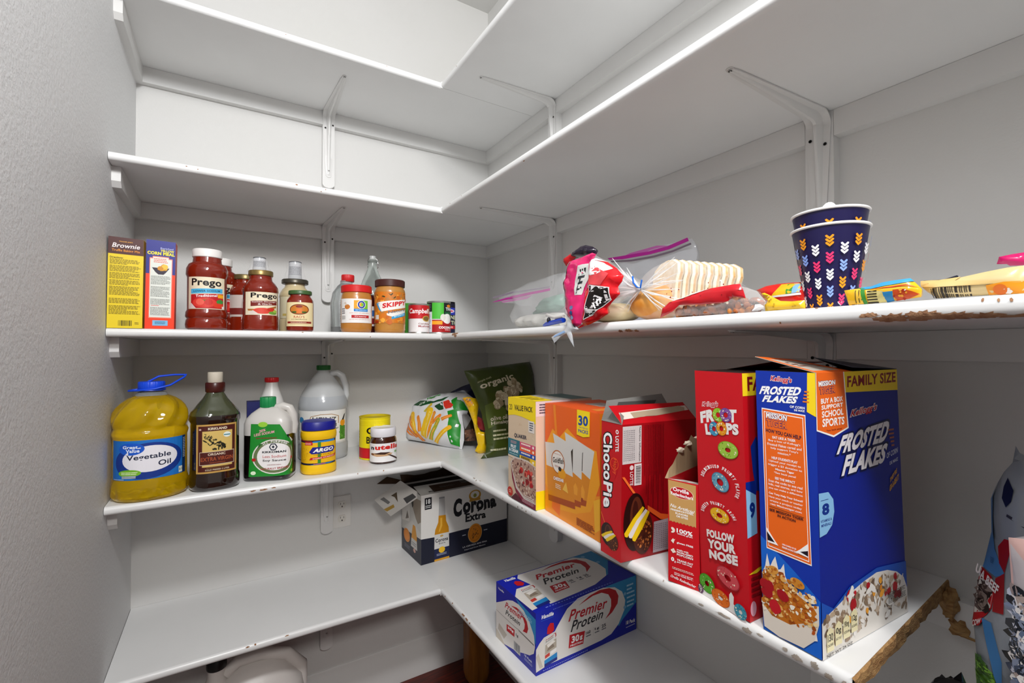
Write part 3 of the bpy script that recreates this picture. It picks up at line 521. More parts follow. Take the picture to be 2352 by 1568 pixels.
for i in range(1, 6):
    b = SZ[i] - TH
    strip((-.244, WY, b), (0, -1, 0), (1, 0, 0), b, .035)
    bracket((-.244, WY, b), (0, -1, 0), (1, 0, 0), f'white metal bracket on the back wall under the {wh[i]} shelf board')
    for y, nm in ((-.104, 'near the corner'), (-.8285, 'nearer the camera')):
        if i == 5 or (i == 1 and y < -.5): continue
        strip((WX, y, b), (-1, 0, 0), (0, 1, 0), b, .042)
        bracket((WX, y, b), (-1, 0, 0), (0, 1, 0), f'white metal bracket on the right wall {nm}, under the {wh[i]} shelf board', A=.258)
# ---------------------------------------------------------------- outlet
t = thing('wall_outlet', 'white duplex electrical outlet on the back wall below the fourth shelf', 'outlet', (-.1985, WY, -.592))
mb = MB(); x0, x1, z0, z1 = -.2235, -.1705, -.592, -.491
prism(mb, [(0, 0), (.0035, .002), (.0045, .005), (.0045, z1 - z0 - .005), (.0035, z1 - z0 - .002), (0, z1 - z0)], (x0, WY, z0), (0, -1, 0), (0, 0, 1), (x1 - x0, 0, 0), mat('#dedbd6', .35)); mb.build('cover_plate', t, 30)
for zc in (-.520, -.563):
    mb = MB(); Body((-.197, WY - .0045, zc), [(.0135, 0), (.0135, .001)]).c
    pts = [(-.197 + .0125 * math.cos(a / 24 * 6.283), max(-.0105, min(.0105, .0145 * math.sin(a / 24 * 6.283)))) for a in range(24)]
    vs = [(x, WY - .0045, zc + zz) for x, zz in pts] + [(x, WY - .0062, zc + zz) for x, zz in pts]
    mb.add(vs, [(i, (i+1) % 24, (i+1) % 24 + 24, i + 24) for i in range(24)] + [tuple(range(24, 48))], mat('#d8d4cc', .35))
    for dx, w, h0, h1 in ((-.0048, .0014, .001, .007), (.0048, .0014, .001, .006), (0, .0034, -.0075, -.003)):
        mb.add([(-.197 + dx - w/2, WY - .0064, zc + h0), (-.197 + dx + w/2, WY - .0064, zc + h0), (-.197 + dx + w/2, WY - .0064, zc + h1), (-.197 + dx - w/2, WY - .0064, zc + h1)], [(0, 1, 2, 3)], '#3a3530')
    mb.build('receptacle', t, 30)
# ---------------------------------------------------------------- below the bottom shelf
t = thing('wooden_post', 'golden brown round-edged wooden post on the floor under the corner shelf', 'post', (.205, .185, FL))
Body((.205, .185, FL + .002), [(.024, 0), (.032, .012), (.0375, .035), (.0375, .42)], pw=4).mesh(mbp := MB(), POST, seg=32); mbp.build('post', t, 50)
t = thing('plastic_jug', 'large white plastic jug with black cap on the floor under the bottom shelf', 'jug', (-.45, .15, FL))
JW = mat('#cfc9c4', .35)
mb = MB(); Body((-.44, .15, FL + .001), [(.085, 0), (.098, .012), (.10, .20), (.092, .255), (.06, .295), (.03, .315), (.0, .316)], sx=1.15, sy=.75, pw=2.6).mesh(mb, JW)
Body((-.525, .15, FL + .24), [(.03, 0), (.026, .05), (.019, .072), (.019, .09)]).mesh(mb, JW, seg=24); mb.build('bottle', t, 50)
mb = MB(); tube(mb, [(-.505, .15, FL + .305), (-.48, .15, FL + .328), (-.43, .15, FL + .330), (-.37, .15, FL + .31), (-.335, .15, FL + .27), (-.335, .15, FL + .22)], [.014, .015, .016, .016, .016, .015], JW, 14); mb.build('handle', t, 60)
mb = MB(); Body((-.525, .15, FL + .328), [(.021, 0), (.022, .004), (.021, .026), (.018, .030)]).mesh(mb, mat('#101010', .35), seg=28); mb.build('cap', t, 40)
# ================================================================ cartons
BX = {
'ff':[(0.0046,-0.9067,-0.3429),(0.0028,-0.9672,-0.3429),(0.1836,-0.9770,-0.3429),(0.1853,-0.9165,-0.3429),(-0.0033,-0.9018,-0.0576),(-0.0004,-0.9651,-0.0518),(0.1702,-0.9687,-0.0526),(0.1674,-0.9054,-0.0584)],
'fl':[(0.0139,-0.8204,-0.3429),(0.0024,-0.8924,-0.3429),(0.1900,-0.8980,-0.3429),(0.2015,-0.8260,-0.3429),(0.0080,-0.8168,-0.0603),(-0.0038,-0.8886,-0.0562),(0.1838,-0.8942,-0.0562),(0.1956,-0.8224,-0.0603)],
'orv':[(0.0016,-0.7777,-0.3429),(0.0121,-0.8197,-0.3429),(0.1091,-0.7952,-0.3429),(0.0985,-0.7533,-0.3429),(0.0040,-0.7792,-0.2070),(0.0105,-0.8186,-0.2042),(0.1074,-0.7942,-0.2042),(0.1009,-0.7548,-0.2070)],
'choco':[(-0.0123,-0.6599,-0.3429),(-0.0166,-0.7071,-0.3429),(0.1304,-0.7230,-0.3429),(0.1346,-0.6758,-0.3429),(-0.0116,-0.6603,-0.1418),(-0.0141,-0.7086,-0.1420),(0.1328,-0.7245,-0.1420),(0.1353,-0.6762,-0.1418)],
'gold':[(0.0202,-0.4678,-0.3429),(0.0058,-0.6390,-0.3429),(0.1354,-0.6499,-0.3429),(0.1498,-0.4787,-0.3429),(0.0202,-0.4678,-0.1357),(0.0058,-0.6390,-0.1357),(0.1354,-0.6499,-0.1357),(0.1498,-0.4787,-0.1357)],
'quaker':[(0.0043,-0.3555,-0.3429),(0.0022,-0.4615,-0.3429),(0.1422,-0.4641,-0.3429),(0.1442,-0.3582,-0.3429),(0.0043,-0.3555,-0.1330),(0.0022,-0.4615,-0.1330),(0.1422,-0.4641,-0.1330),(0.1442,-0.3582,-0.1330)],
'pp':[(0.0263,-0.2638,-0.6954),(0.0303,-0.4194,-0.6954),(0.3239,-0.4125,-0.6954),(0.3200,-0.2569,-0.6954),(0.0263,-0.2638,-0.5690),(0.0303,-0.4194,-0.5690),(0.3239,-0.4125,-0.5690),(0.3200,-0.2569,-0.5690)],
'cor':[(-0.0052,0.3180,-0.6954),(0.0028,0.1620,-0.6954),(0.3200,0.1787,-0.6954),(0.3110,0.3200,-0.6954),(-0.0052,0.3180,-0.4829),(0.0028,0.1620,-0.4829),(0.3200,0.1787,-0.4829),(0.3110,0.3200,-0.4829)]}
def carton(mb, key, cols, top=True, eps=.0004):
    """cols: narrow/left, front/right, back, far, top; corners L C R B"""
    P = [Vector(p) + Vector((0, 0, eps)) for p in BX[key]]
    faces = [((0, 1, 5, 4), cols[0]), ((1, 2, 6, 5), cols[1]), ((2, 3, 7, 6), cols[2]), ((3, 0, 4, 7), cols[3]), ((0, 3, 2, 1), cols[4])]
    if top: faces.append(((4, 5, 6, 7), cols[4]))
    for f, c in faces: mb.add([P[i] for i in f], [(0, 1, 2, 3)], mat(c, .38) if isinstance(c, str) else c)
    return P
def cv(mb, P, f, **k):
    a, b, c, d = (P[i] for i in f)
    return Canvas(mb, bil(a, b, c, d), (b - a).length, (d - a).length, **k)
def flapmesh(mb, a, b, tip, m, th=.0006, m2=None):
    """card flap: hinge a-b, other edge tip pair"""
    a, b = Vector(a), Vector(b); t0, t1 = Vector(tip[0]), Vector(tip[1]); n = (b - a).cross(t0 - a).normalized() * th
    mb.add([a, b, t1, t0], [(0, 1, 2, 3)], m); mb.add([a - n, b - n, t1 - n, t0 - n], [(3, 2, 1, 0)], m2 or m)
    vs = [a, b, t1, t0, a - n, b - n, t1 - n, t0 - n]; mb.add(vs, [(0, 4, 5, 1), (1, 5, 6, 2), (2, 6, 7, 3), (3, 7, 4, 0)], m2 or m)
def planar(k):
    L_, C_, R_, B_, TL, TC, TR, TB = [Vector(p) for p in BX[k]]
    z = (TL.z + TC.z) / 2; TC.z = z; a = min(1.06, max(.94, (TL - TC).to_2d().length / (L_ - C_).length)); b = min(1.03, max(.94, (TR - TC).to_2d().length / (R_ - C_).length))
    TL = TC + (L_ - C_) * a; TR = TC + (R_ - C_) * b; B_ = L_ + R_ - C_; TB = TL + TR - TC
    BX[k] = [L_, C_, R_, B_, TL, TC, TR, TB]
for k in ('ff', 'fl', 'orv', 'choco', 'gold', 'quaker', 'pp', 'cor'): planar(k)
def org(k): P = BX[k]; return tuple((Vector(P[0]) + Vector(P[2])) / 2)
FLAKE = ['#d8923a', '#c2701c', '#e6ab58', '#b45f18', '#eec07a']
# ---- tall blue corn flake box
t = thing('cereal_box', 'tall blue cereal box with yellow band, last on the shelf before the sawn end', 'cereal box', org('ff'))
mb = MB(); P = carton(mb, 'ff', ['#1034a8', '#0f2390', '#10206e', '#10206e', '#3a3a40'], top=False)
c = cv(mb, P, (0, 1, 5, 4), seed=3, rough=.35)
c.poly([(0, 0), (1, 0), (1, .2), (.6, .27), (0, .36)], '#1a66d0')
c.poly([(.86, .86), (1, .845), (1, 1), (.88, 1)], '#ffdd22')
c.text('Kellogg\'s', [(.27, .958), (.63, .955), (.63, .98), (.28, .984)], '#c8102e', .03, .05, '#ffffff', shear=.05)
c.text('FROSTED', [(.075, .909), (.765, .915), (.781, .947), (.095, .941)], '#ffffff', .05, shear=.06)
c.text('FLAKES', [(.119, .88), (.700, .885), (.72, .912), (.145, .906)], '#ffffff', .05, shear=.06)
for q in range(4): c.rect(.80 + .01 * q, .893 + .012 * q, .90, .898 + .012 * q, '#f08020')
c.text('OF CORN', (.59, .868, .83, .877), '#ffffff', .03); c.text('DE MAIZ', (.66, .858, .83, .865), '#ffffff', .03)
c.poly([(.097, .857), (.837, .848), (.879, .315), (.109, .319)], '#ffffff'); c.poly([(.108, .853), (.827, .844), (.868, .319), (.12, .323)], '#f26a1b')
c.poly([(.135, .845), (.80, .837), (.84, .326), (.145, .33)], '#ffffff'); c.poly([(.145, .842), (.79, .834), (.83, .329), (.155, .333)], '#f26a1b')
c.text('MISSION', [(.173, .82), (.53, .817), (.54, .838), (.175, .842)], '#ffffff', .035, .05, '#10246a'); c.text('TIGER', [(.176, .79), (.532, .787), (.54, .812), (.178, .816)], '#f2701b', .035, .05, '#10246a')
c.text('HOW YOU CAN HELP', [(.163, .766), (.764, .756), (.764, .771), (.163, .780)], '#10183c', .03)
rows = [('EAT LIKE A TIGER', .745, .03), ('Buy a box of Kellogg\'s', .731, .01), ('Frosted Flakes cereal and', .717, .01), ('help support Tony\'s', .703, .01), ('mission.*', .690, .01),
        ('HELP STUDENTS PLAY', .667, .03), ('Upload your receipt to', .653, .01), ('trigger a $3 donation to', .639, .01), ('Mission Tiger', .625, .03), ('*See back panel', .612, .01),
        ('SEE THE IMPACT', .592, .03), ('Scan the code to see real', .578, .01), ('kids, real stories, and how', .564, .01), ('you can make a difference', .550, .01),
        ('Can Tony Help Your School?', .530, .03), ('Have your coach or teacher', .516, .01), ('create a project today', .502, .01), ('visit Missiontiger.com', .489, .01)]
for s_, v, bd in rows:
    hw = min(.29, len(s_) * .0123); c.text(s_, (.475 - hw, v, .475 + hw, v + .0095), '#ffffff', bd)
c.poly([(.18, .4835), (.78, .4785), (.78, .480), (.18, .4852)], '#1a1020')
c.text('SEE MISSION TIGER', (.19, .467, .77, .477), '#1a1020', .03); c.text('IN ACTION', (.33, .453, .64, .463), '#1a1020', .03)
c.poly([(.125, .40), (.25, .365), (.33, .345), (.14, .345)], '#ffffff'); c.poly([(.13, .385), (.27, .352), (.14, .352)], '#1a1020')
c.poly([(.83, .39), (.70, .36), (.62, .345), (.83, .341)], '#ffffff'); c.poly([(.83, .365), (.70, .352), (.83, .345)], '#1a1020')
c.text('OPEN CAMERA OR QR', (.40, .352, .64, .359), '#ffffff', .03); c.text('READER & SCAN CODE', (.40, .342, .66, .349), '#ffffff', .03)
splash = [(.02, .10), (.02, .22), (.08, .25), (.12, .30), (.17, .255), (.22, .28), (.27, .30), (.32, .255), (.36, .26), (.42, .285), (.44, .24), (.50, .22), (.60, .20), (.78, .20), (.86, .215), (.84, .185), (.70, .175), (.90, .13), (.95, .06), (.6, .03), (.1, .04)]
c.poly(splash, '#efe9e2'); c.poly([(.03, .015), (.0, .10), (.98, .185), (.98, .12), (.9, .055), (.72, .01), (.3, .004)], '#e6dccf')
c.poly([(.02, .10), (.18, .07), (.5, .07), (.82, .11), (.95, .155), (.9, .17), (.55, .20), (.2, .24), (.02, .22)], '#c4701e')
c.blobs(lambda x, y: .085 - .02 * x < y < .235 - .06 * x + .03 and 0.02 < x < .93, (.02, .08, .93, .25), 260, (.0014, .0036), FLAKE + ['#f4d9a4', '#f7efe0', '#9c4a12', '#b8541a'], seg=9, jag=.5)
c.blobs(lambda x, y: True, (.05, .105, .6, .19), 5, (.006, .009), ['#a81420', '#c41c28'], seg=9, jag=.2)
c.ell(.22, .245, .11, .016, '#d8963e', 25); c.ell(.65, .235, .12, .017, '#d28a30', -10)
c.blobs(lambda x, y: True, (.14, .238, .3, .252), 8, (.0015, .003), FLAKE); c.blobs(lambda x, y: True, (.57, .227, .72, .242), 8, (.0015, .003), FLAKE)
c = cv(mb, P, (1, 2, 6, 5), seed=5, rough=.35)
c.poly([(.32, .923), (1, .915), (1, 1), (.30, 1)], '#ffdd22'); c.poly([(0, .80), (.04, .80), (.04, 1), (0, 1)], '#ffdd22')
c.text('FAMILY SIZE', [(.348, .941), (.976, .948), (.98, .990), (.352, .983)], '#8c1020', .03)
c.poly([(.004, 1), (.316, 1), (.350, .790), (.179, .765), (.000, .796)], '#ffffff'); c.poly([(.008, 1), (.305, 1), (.338, .794), (.179, .772), (.008, .800)], '#f26a1b')
c.text('MISSION', [(.031, .951), (.21, .955), (.212, .972), (.029, .970)], '#ffffff', .035, .05, '#10246a'); c.text('TIGER', [(.036, .924), (.207, .926), (.21, .949), (.038, .946)], '#f2701b', .03, .06, '#10246a')
for s_, q in (('BUY A BOX', [(.051, .889), (.293, .892), (.289, .911), (.05, .908)]), ('SUPPORT', [(.053, .868), (.291, .872), (.293, .887), (.055, .884)]), ('SCHOOL', [(.056, .840), (.292, .842), (.295, .866), (.057, .863)]), ('SPORTS', [(.059, .807), (.299, .806), (.303, .835), (.061, .836)])):
    c.text(s_, q, '#ffffff', .03)
c.text('*see back panel', (.10, .788, .27, .796), '#7a1010', .02)
c.text('Kellogg\'s', [(.375, .823), (.696, .837), (.703, .871), (.386, .856)], '#c8102e', .03, .06, '#ffffff', shear=.08)
for s_, q in (('FROSTED', [(.217, .700), (.816, .714), (.868, .797), (.263, .766)]), ('FLAKES', [(.262, .618), (.778, .632), (.82, .707), (.297, .692)])):
    c.text(s_, q, '#f0ecf0', .05, .08, '#0a1244', shear=.06)
for q in range(5): c.rect(.875 - .01 * q, .69 + .016 * q, .915, .697 + .016 * q, '#a85a3a')
c.text('OF CORN', [(.80, .645), (.955, .66), (.96, .682), (.805, .667)], '#d8dcf0', .02); c.text('DE MAIZ', [(.84, .617), (.955, .628), (.955, .641), (.84, .63)], '#d8dcf0', .02)
c.poly([(0, .425), (.07, .43), (.13, .455), (.157, .50), (.15, .545), (.10, .575), (0, .578)], '#8ec4ee')
c.text('8', (.030, .497, .105, .538), '#10328c', .05); c.text('VITAMINS &', (.012, .473, .128, .483), '#10328c', .02); c.text('MINERALS', (.018, .458, .122, .468), '#10328c', .02); c.micro(.02, .548, .10, .553, 1, '#10328c')
c.text('THEY\'RE', [(.83, .545), (.93, .58), (.935, .60), (.835, .565)], '#e8a818', .04); c.text('GR-R-REAT!', [(.82, .51), (.95, .55), (.955, .575), (.825, .535)], '#e8a818', .04)
c.poly([(0, .20), (.12, .16), (.3, .21), (.62, .235), (1, .21), (1, .0), (0, .0)], '#1b52b8')
bw = [(0, 0), (0, .125), (.05, .145), (.15, .16), (.283, .185), (.45, .205), (.615, .218), (.75, .208), (.87, .185), (.96, .15), (1, .10), (1, 0)]
c.poly(bw, '#e9e4dc')
ib = inpoly(bw)
c.blobs(lambda x, y: ib(x, y) and y > .03, (.02, .03, .99, .20), 190, (.0025, .007), ['#a8927c', '#8c7660', '#c4b09a', '#bfa98e', '#6e5a48', '#e6dccf', '#9a8068'], jag=.35, asp=(.35, .7))
c.blobs(lambda x, y: ib(x, y), (.25, .08, .95, .19), 16, (.003, .007), ['#c01824', '#e08a20', '#f0a430', '#b01420'], seg=9, jag=.2)
c.blobs(lambda x, y: ib(x, y), (.2, .03, .8, .19), 12, (.005, .012), ['#f3efe9'], seg=9, jag=.2, asp=(.25, .5))
c.micro(.74, .075, .97, .12, 8, '#3a3430'); 
for j, (w_, s_) in enumerate((('130', 'CALORIES'), ('0g', 'SAT FAT'), ('190mg', 'SODIUM'), ('12g', 'SUGARS'))):
    a = .035 + .085 * j; b = .02 + .008 * j
    c.poly([(a, b), (a + .07, b), (a + .07, b + .07), (a + .035, b + .085), (a, b + .07)], '#f0e6b8'); c.text(w_, (a + .008, b + .035, a + .062, b + .062), '#2a2418', .03); c.text(s_, (a + .006, b + .018, a + .064, b + .027), '#2a2418', .02)
c.text('NET WT 24 OZ', (.03, .004, .30, .014), '#3a3430', .02)
mb.build('box', t, 0)
# top flaps: blue closed top slightly raised, orange flap of the coupon panel
mb = MB(); T4, T5, T6, T7 = (P[i] for i in (4, 5, 6, 7))
mb.add([T4, T5, T6, T7], [(0, 1, 2, 3)], '#26242a')
flapmesh(mb, T7, T6, (T5 + (T6 - T5) * .38 + Vector((0, .035, .014)), T5 + (T6 - T5) * .42 + Vector((0, -.001, .004))), mat('#10122e', .4)); mb.build('top_flap', t, 0)
mb = MB(); flapmesh(mb, T5 + Vector((.004, 0, .0)), T5 + (T6 - T5) * .42, (T4 + Vector((-.004, -.002, .016)), T4 + (T7 - T4) * .40 + Vector((.0, 0, .012))), mat('#f26a1b', .4), m2=mat('#b8b0a4'))
c = Canvas(mb, bil(T5 + Vector((.004, 0, 0)), T5 + (T6 - T5) * .42, T4 + (T7 - T4) * .40 + Vector((0, 0, .012)), T4 + Vector((-.004, -.002, .016))), .07, .065)
c.micro(.2, .35, .85, .65, 3, '#7a2a0a'); o = mb.build('coupon_flap', t, 0); o['label'] = 'orange card flap'
# ---- tall red ring cereal box
t = thing('cereal_box', 'tall red cereal box with coloured rings down its narrow side, left of the blue one', 'cereal box', org('fl'))
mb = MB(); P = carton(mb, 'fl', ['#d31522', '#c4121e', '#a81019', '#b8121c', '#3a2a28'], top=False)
c = cv(mb, P, (0, 1, 5, 4), seed=7, rough=.33)
c.text('Kellogg\'s', [(.158, .838), (.498, .846), (.498, .872), (.16, .862)], '#c8102e', .03, .07, '#ffffff', shear=.06)
c.text('FR', [(.11, .765), (.42, .785), (.42, .842), (.10, .815)], '#f4f0ec', .06); c.text('T', [(.72, .79), (.87, .797), (.877, .849), (.72, .845)], '#f4f0ec', .06)
def ringo(cx, cy, rx, ry, c1, c2, tilt=0, k=.36, dots=None):
    c.ring(cx, cy, rx, ry, k, c2, tilt); c.ring(cx, cy, rx * .93, ry * .93, k * 1.2, c1, tilt)
    R_ = lambda x, y: k * 1.3 < math.hypot((x - cx) / rx, (y - cy) / ry) < .88
    c.blobs(R_, (cx - rx, cy - ry, cx + rx, cy + ry), 26, (.0005, .0013), [c2, dots or '#fff4d8'], jag=.3)
ringo(.50, .815, .12, .030, '#9ccf38', '#7ab020'); ringo(.66, .820, .12, .030, '#8a5aa8', '#6a4088')
c.text('L', [(.226, .719), (.34, .722), (.33, .772), (.203, .766)], '#f4f0ec', .06); c.text('PS', [(.66, .738), (.911, .746), (.911, .791), (.66, .788)], '#f4f0ec', .06)
ringo(.41, .752, .11, .030, '#4aa0c8', '#2a80a8'); ringo(.57, .760, .11, .030, '#f0a020', '#d88010')
ringo(.69, .675, .205, .036, '#a4cc4a', '#7aa424', 0, .26); ringo(.51, .529, .185, .039, '#6ca8c0', '#3c7c9c', -20, .36); ringo(.477, .385, .20, .030, '#f4bc20', '#d8980c', 0, .30)
def arc_text(s_, cx, cy, rx, ry, a0, a1, h):
    n = len(s_)
    for i, ch in enumerate(s_):
        if ch == ' ': continue
        a = math.radians(a0 + (a1 - a0) * (i + .5) / n); w = abs(a1 - a0) / 180 * 3.1416 / n * .40
        ux, uy = math.cos(a), math.sin(a); tx, ty = uy, -ux
        pt = lambda s, r: (cx + (ux * (1 + r) + tx * s) * rx, cy + (uy * (1 + r) + ty * s) * ry)
        c.text(ch, [pt(-w, 0), pt(w, 0), pt(w, h), pt(-w, h)], '#ffffff', .03)
arc_text('DELICIOUS, FRUITY FLAVOR', .50, .520, .34, .066, 172, -28, .22)
arc_text('SWEET, FRUITY AROMA', .47, .372, .32, .054, 178, 18, .24)
for s_, q in (('FOLLOW', [(.2, .270), (.78, .294), (.779, .331), (.193, .303)]), ('YOUR', [(.211, .223), (.8, .252), (.8, .292), (.206, .262)]), ('NOSE', [(.243, .180), (.834, .208), (.833, .250), (.231, .218)])): c.text(s_, q, '#f6f0ec', .06)
c.poly([(0, .04), (.2, .03), (.35, .045), (.7, .02), (1, -.0), (0, 0)], '#f2eeea')
c.poly([(.62, 0), (.64, .07), (.68, .085), (.73, .07), (.72, .04), (.8, .03), (.84, .055), (.93, .05), (.95, 0)], '#f2eeea')
ringo(.62, .136, .235, .040, '#d85058', '#b83440', -12, .26); ringo(.17, .06, .175, .040, '#5cb030', '#3c8c18', -15, .26); ringo(.46, .033, .19, .034, '#ea7420', '#cc5810', 0, .26)
ringo(.86, .027, .12, .030, '#4aa0b8', '#2a7c98', 0, .3); ringo(.03, .022, .06, .02, '#6a3a6a', '#4a2450')
c = cv(mb, P, (1, 2, 6, 5), seed=8)
c.rect(0, .907, .999, .999, '#ffdd22'); c.text('FAMILY SIZE', (.05, .925, .75, .985), '#8c1020', .03)
c.poly([(0, .335), (0, .532), (.10, .50), (.10, .345)], '#8ec4ee'); c.text('9', (.030, .41, .085, .475), '#10328c', .05); c.poly([(0, .532), (.10, .50), (.12, .56), (0, .56)], '#0c2a90')
c.poly([(.06, .70), (.12, .74), (.2, .6), (.2, .5), (.10, .52), (.075, .60)], '#1434a0'); c.poly([(0, .19), (.08, .186), (.2, .21), (.1, .205)], '#ffdd22'); c.micro(.02, .09, .12, .18, 4, '#8c1018', w=(.2, .4)); c.ell(.035, .05, .03, .03, '#e0a0b0')
mb.build('box', t, 0)
mb = MB(); T4, T5, T6, T7 = (P[i] for i in (4, 5, 6, 7)); mb.add([T4, T5, T6, T7], [(0, 1, 2, 3)], '#2a1a18')
flapmesh(mb, T4 + (T7 - T4) * .35, T7, (T5 + (T6 - T5) * .30 + Vector((0, 0, .012)), T6 + Vector((0, 0, .010))), mat('#c81420', .38), m2=mat('#8a8078')); mb.build('top_flap', t, 0)
# ---- popcorn box (small, torn open)
t = thing('popcorn_box', 'small red popcorn box torn open at the top, with tan label panel', 'popcorn box', org('orv'))
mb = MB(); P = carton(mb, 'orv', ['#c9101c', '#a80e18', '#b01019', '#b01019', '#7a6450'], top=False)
c = cv(mb, P, (0, 1, 5, 4), seed=11, rough=.35)
zz = [(.0, .992), (.931, .985)] + [(.914 - .87 * k / 16, .587 + (.010 if k % 2 else 0)) for k in range(17)]
c.poly(zz, '#c89a5c'); c.ell(.46, .886, .39, .055, '#c01020', -3); c.ring(.46, .886, .39, .055, .95, '#f0e0c0', -3)
c.text('Orville', [(.17, .893), (.70, .885), (.70, .925), (.17, .930)], '#ffffff', .03); c.text('Redenbacher\'s', [(.10, .852), (.84, .842), (.84, .872), (.10, .885)], '#ffffff', .03)
c.text('No Artificial', [(.09, .733), (.86, .715), (.86, .745), (.09, .765)], '#ffffff', .015, shear=.05)
for s_, q in (('PRESERVATIVES,', (.09, .697, .84, .716)), ('FLAVORS', (.25, .671, .66, .690)), ('OR DYES', (.28, .645, .66, .664)), ('100%', (.286, .496, .80, .538)), ('whole grain', (.30, .478, .80, .494)), ('gluten FREE', (.288, .386, .81, .408)),
                 ('made with', (.289, .325, .66, .340)), ('NON-GMO', (.289, .300, .80, .320)), ('POPCORN', (.289, .275, .80, .295)), ('TRANS FAT', (.289, .222, .80, .242)), ('per serving', (.289, .203, .76, .218))): c.text(s_, q, '#ffffff', .03)
c.text('0', (.10, .205, .20, .245), '#ffffff', .05); c.text('g', (.21, .195, .25, .215), '#ffffff', .03)
c.ell(.17, .52, .045, .022, '#f2e6d8', 60); c.ell(.17, .495, .07, .010, '#f2e6d8', 30); c.poly([(.10, .40), (.14, .42), (.17, .43), (.20, .42), (.24, .43), (.20, .40), (.18, .38)], '#f2e6d8')
for a, b in ((.13, .31), (.18, .322), (.22, .305), (.17, .298)): c.ell(a, b, .035, .011, '#f2e6d8')
c.micro(.14, .13, .84, .155, 2, '#f2d8d0'); c.text('YOU\'LL LIKE IT BETTER', (.2, .095, .8, .106), '#ffffff', .02); c.text('OR MY NAME ISN\'T...', (.2, .08, .8, .091), '#ffffff', .02)
c.text('Orville Redenbacher', [(.09, .045), (.88, .022), (.88, .048), (.09, .072)], '#ffffff', .01, shear=.04)
mb.build('box', t, 0)
T4, T5, T6, T7 = (P[i] for i in (4, 5, 6, 7)); card = mat('#9a8262', .8); wht = mat('#e6e2dc', .6)
mb = MB(); q = T5 + Vector((.008, .012, -.004))
mb.add([T4, T5, T5 + (T6 - T5) * .5 + Vector((0, 0, -.012)), T4 + (T7 - T4) * .5 + Vector((0, 0, -.012))], [(0, 1, 2, 3)], wht)
c = Canvas(mb, bil(T4, T5, T5 + (T6 - T5) * .5 + Vector((0, 0, -.012)), T4 + (T7 - T4) * .5 + Vector((0, 0, -.012))), .04, .05); c.blobs(lambda x, y: True, (.3, .1, .9, .3), 6, (.003, .005), ['#b8aa94']); c.micro(.1, .1, .6, .18, 1, '#a09890'); mb.build('inner_flap', t, 0)
mb = MB(); rnd = random.Random(3); pts = [T4]; n_ = 9
for k_ in range(n_ + 1):
    f = k_ / n_; pts.append(T4 + (T7 - T4) * f + Vector((-.004 + .006 * f, .002, .004 + .040 * min(1, f * 1.5) + rnd.uniform(-.006, .006))))
pts.append(T7)
for a, b, c_, d in [(0, 1, 2, None)]: pass
base = [T4 + (T7 - T4) * k_ / n_ for k_ in range(n_ + 1)]
mb.add(base + pts[1:-1], [(k_, k_ + 1, n_ + 2 + k_, n_ + 1 + k_) for k_ in range(n_)], card)
for k_ in (4, 6, 9): ball(mb, pts[1 + k_] + Vector((0, 0, -.001)), (.007, .004, .0035), mat('#d8ccb4', .9), 8, 5, rnd, .3)
mb.build('torn_lid', t, 0)
mb = MB(); flapmesh(mb, T5 + (T6 - T5) * .1, T6, (T5 + (T6 - T5) * .2 + Vector((-.004, -.012, .026)), T6 + Vector((0, -.006, .03))), mat('#b01019', .4), m2=card); mb.build('side_flap', t, 0)
# ---- chocolate pie box
t = thing('snack_cake_box', 'open red chocolate pie box with grey inner flap standing up, between orange and popcorn boxes', 'snack box', org('choco'))
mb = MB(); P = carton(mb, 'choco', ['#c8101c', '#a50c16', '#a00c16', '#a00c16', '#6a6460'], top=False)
c = cv(mb, P, (0, 1, 5, 4), seed=13, rough=.33)
for s_, q, bd in (('Choco', [(.115, .555), (.561, .563), (.536, .926), (.1, .911)], .03), ('Pie', [(.117, .345), (.556, .365), (.562, .548), (.115, .542)], .03)): c.text(s_, q, '#ffffff', bd, .07, '#1a0a0a', rot=-90, shear=.0)
c.text('LOTTE', [(.70, .79), (.86, .80), (.86, .915), (.70, .905)], '#ffffff', .03, rot=-90); c.ell(.78, .94, .07, .016, '#ffffff'); c.ell(.78, .94, .035, .008, '#c8101c')
c.ring(.66, .70, .20, .045, .86, '#f0502a'); c.poly([(.5, .66), (.82, .66), (.68, .585)], '#c8101c'); c.text('Happy', [(.58, .62), (.78, .625), (.78, .74), (.58, .735)], '#f0602a', .01, rot=-90)
c.poly([(0, .302), (.04, .30), (.22, .232), (.19, .228)], '#f0703a')
def chocopie(c, x0, y0, x1, y1, s=1):
    W_, H_ = x1 - x0, y1 - y0; q = lambda a, b: (x0 + a * W_, y0 + b * H_)
    c.ell(*q(.39, .54), .38 * W_, .46 * H_, '#260e0c'); c.ell(*q(.44, .60), .22 * W_, .34 * H_, '#5a2818'); c.ell(*q(.40, .66), .10 * W_, .22 * H_, '#3a1610'); c.ell(*q(.66, .35), .34 * W_, .35 * H_, '#4a2014')
    c.blobs(lambda x, y: math.hypot((x - q(.68, .28)[0]) / (.30 * W_), (y - q(.68, .28)[1]) / (.27 * H_)) < 1, (*q(.4, .02), *q(.96, .6)), 60, (.0006 * s, .0014 * s), ['#a05a28', '#c87838', '#7a3c1c', '#3a1a12'], jag=.4)
    for (a0, b0), (a1, b1), cc in (((.05, .37), (.66, .72), '#f0c818'), ((.19, .34), (.76, .67), '#e8e0dc'), ((.31, .28), (.84, .64), '#f0c818')):
        c.poly([q(a0, b0 - .03), q(a0 - .02, b0 + .02), q(a0 + (a1 - a0) * .5 - .04, (b0 + b1) / 2 + .055), q(a1 - .03, b1 + .05), q(a1 + .04, b1 + .02), q(a0 + (a1 - a0) * .55 + .05, (b0 + b1) / 2 - .03), q(a0 + .08, b0 - .05)], cc)
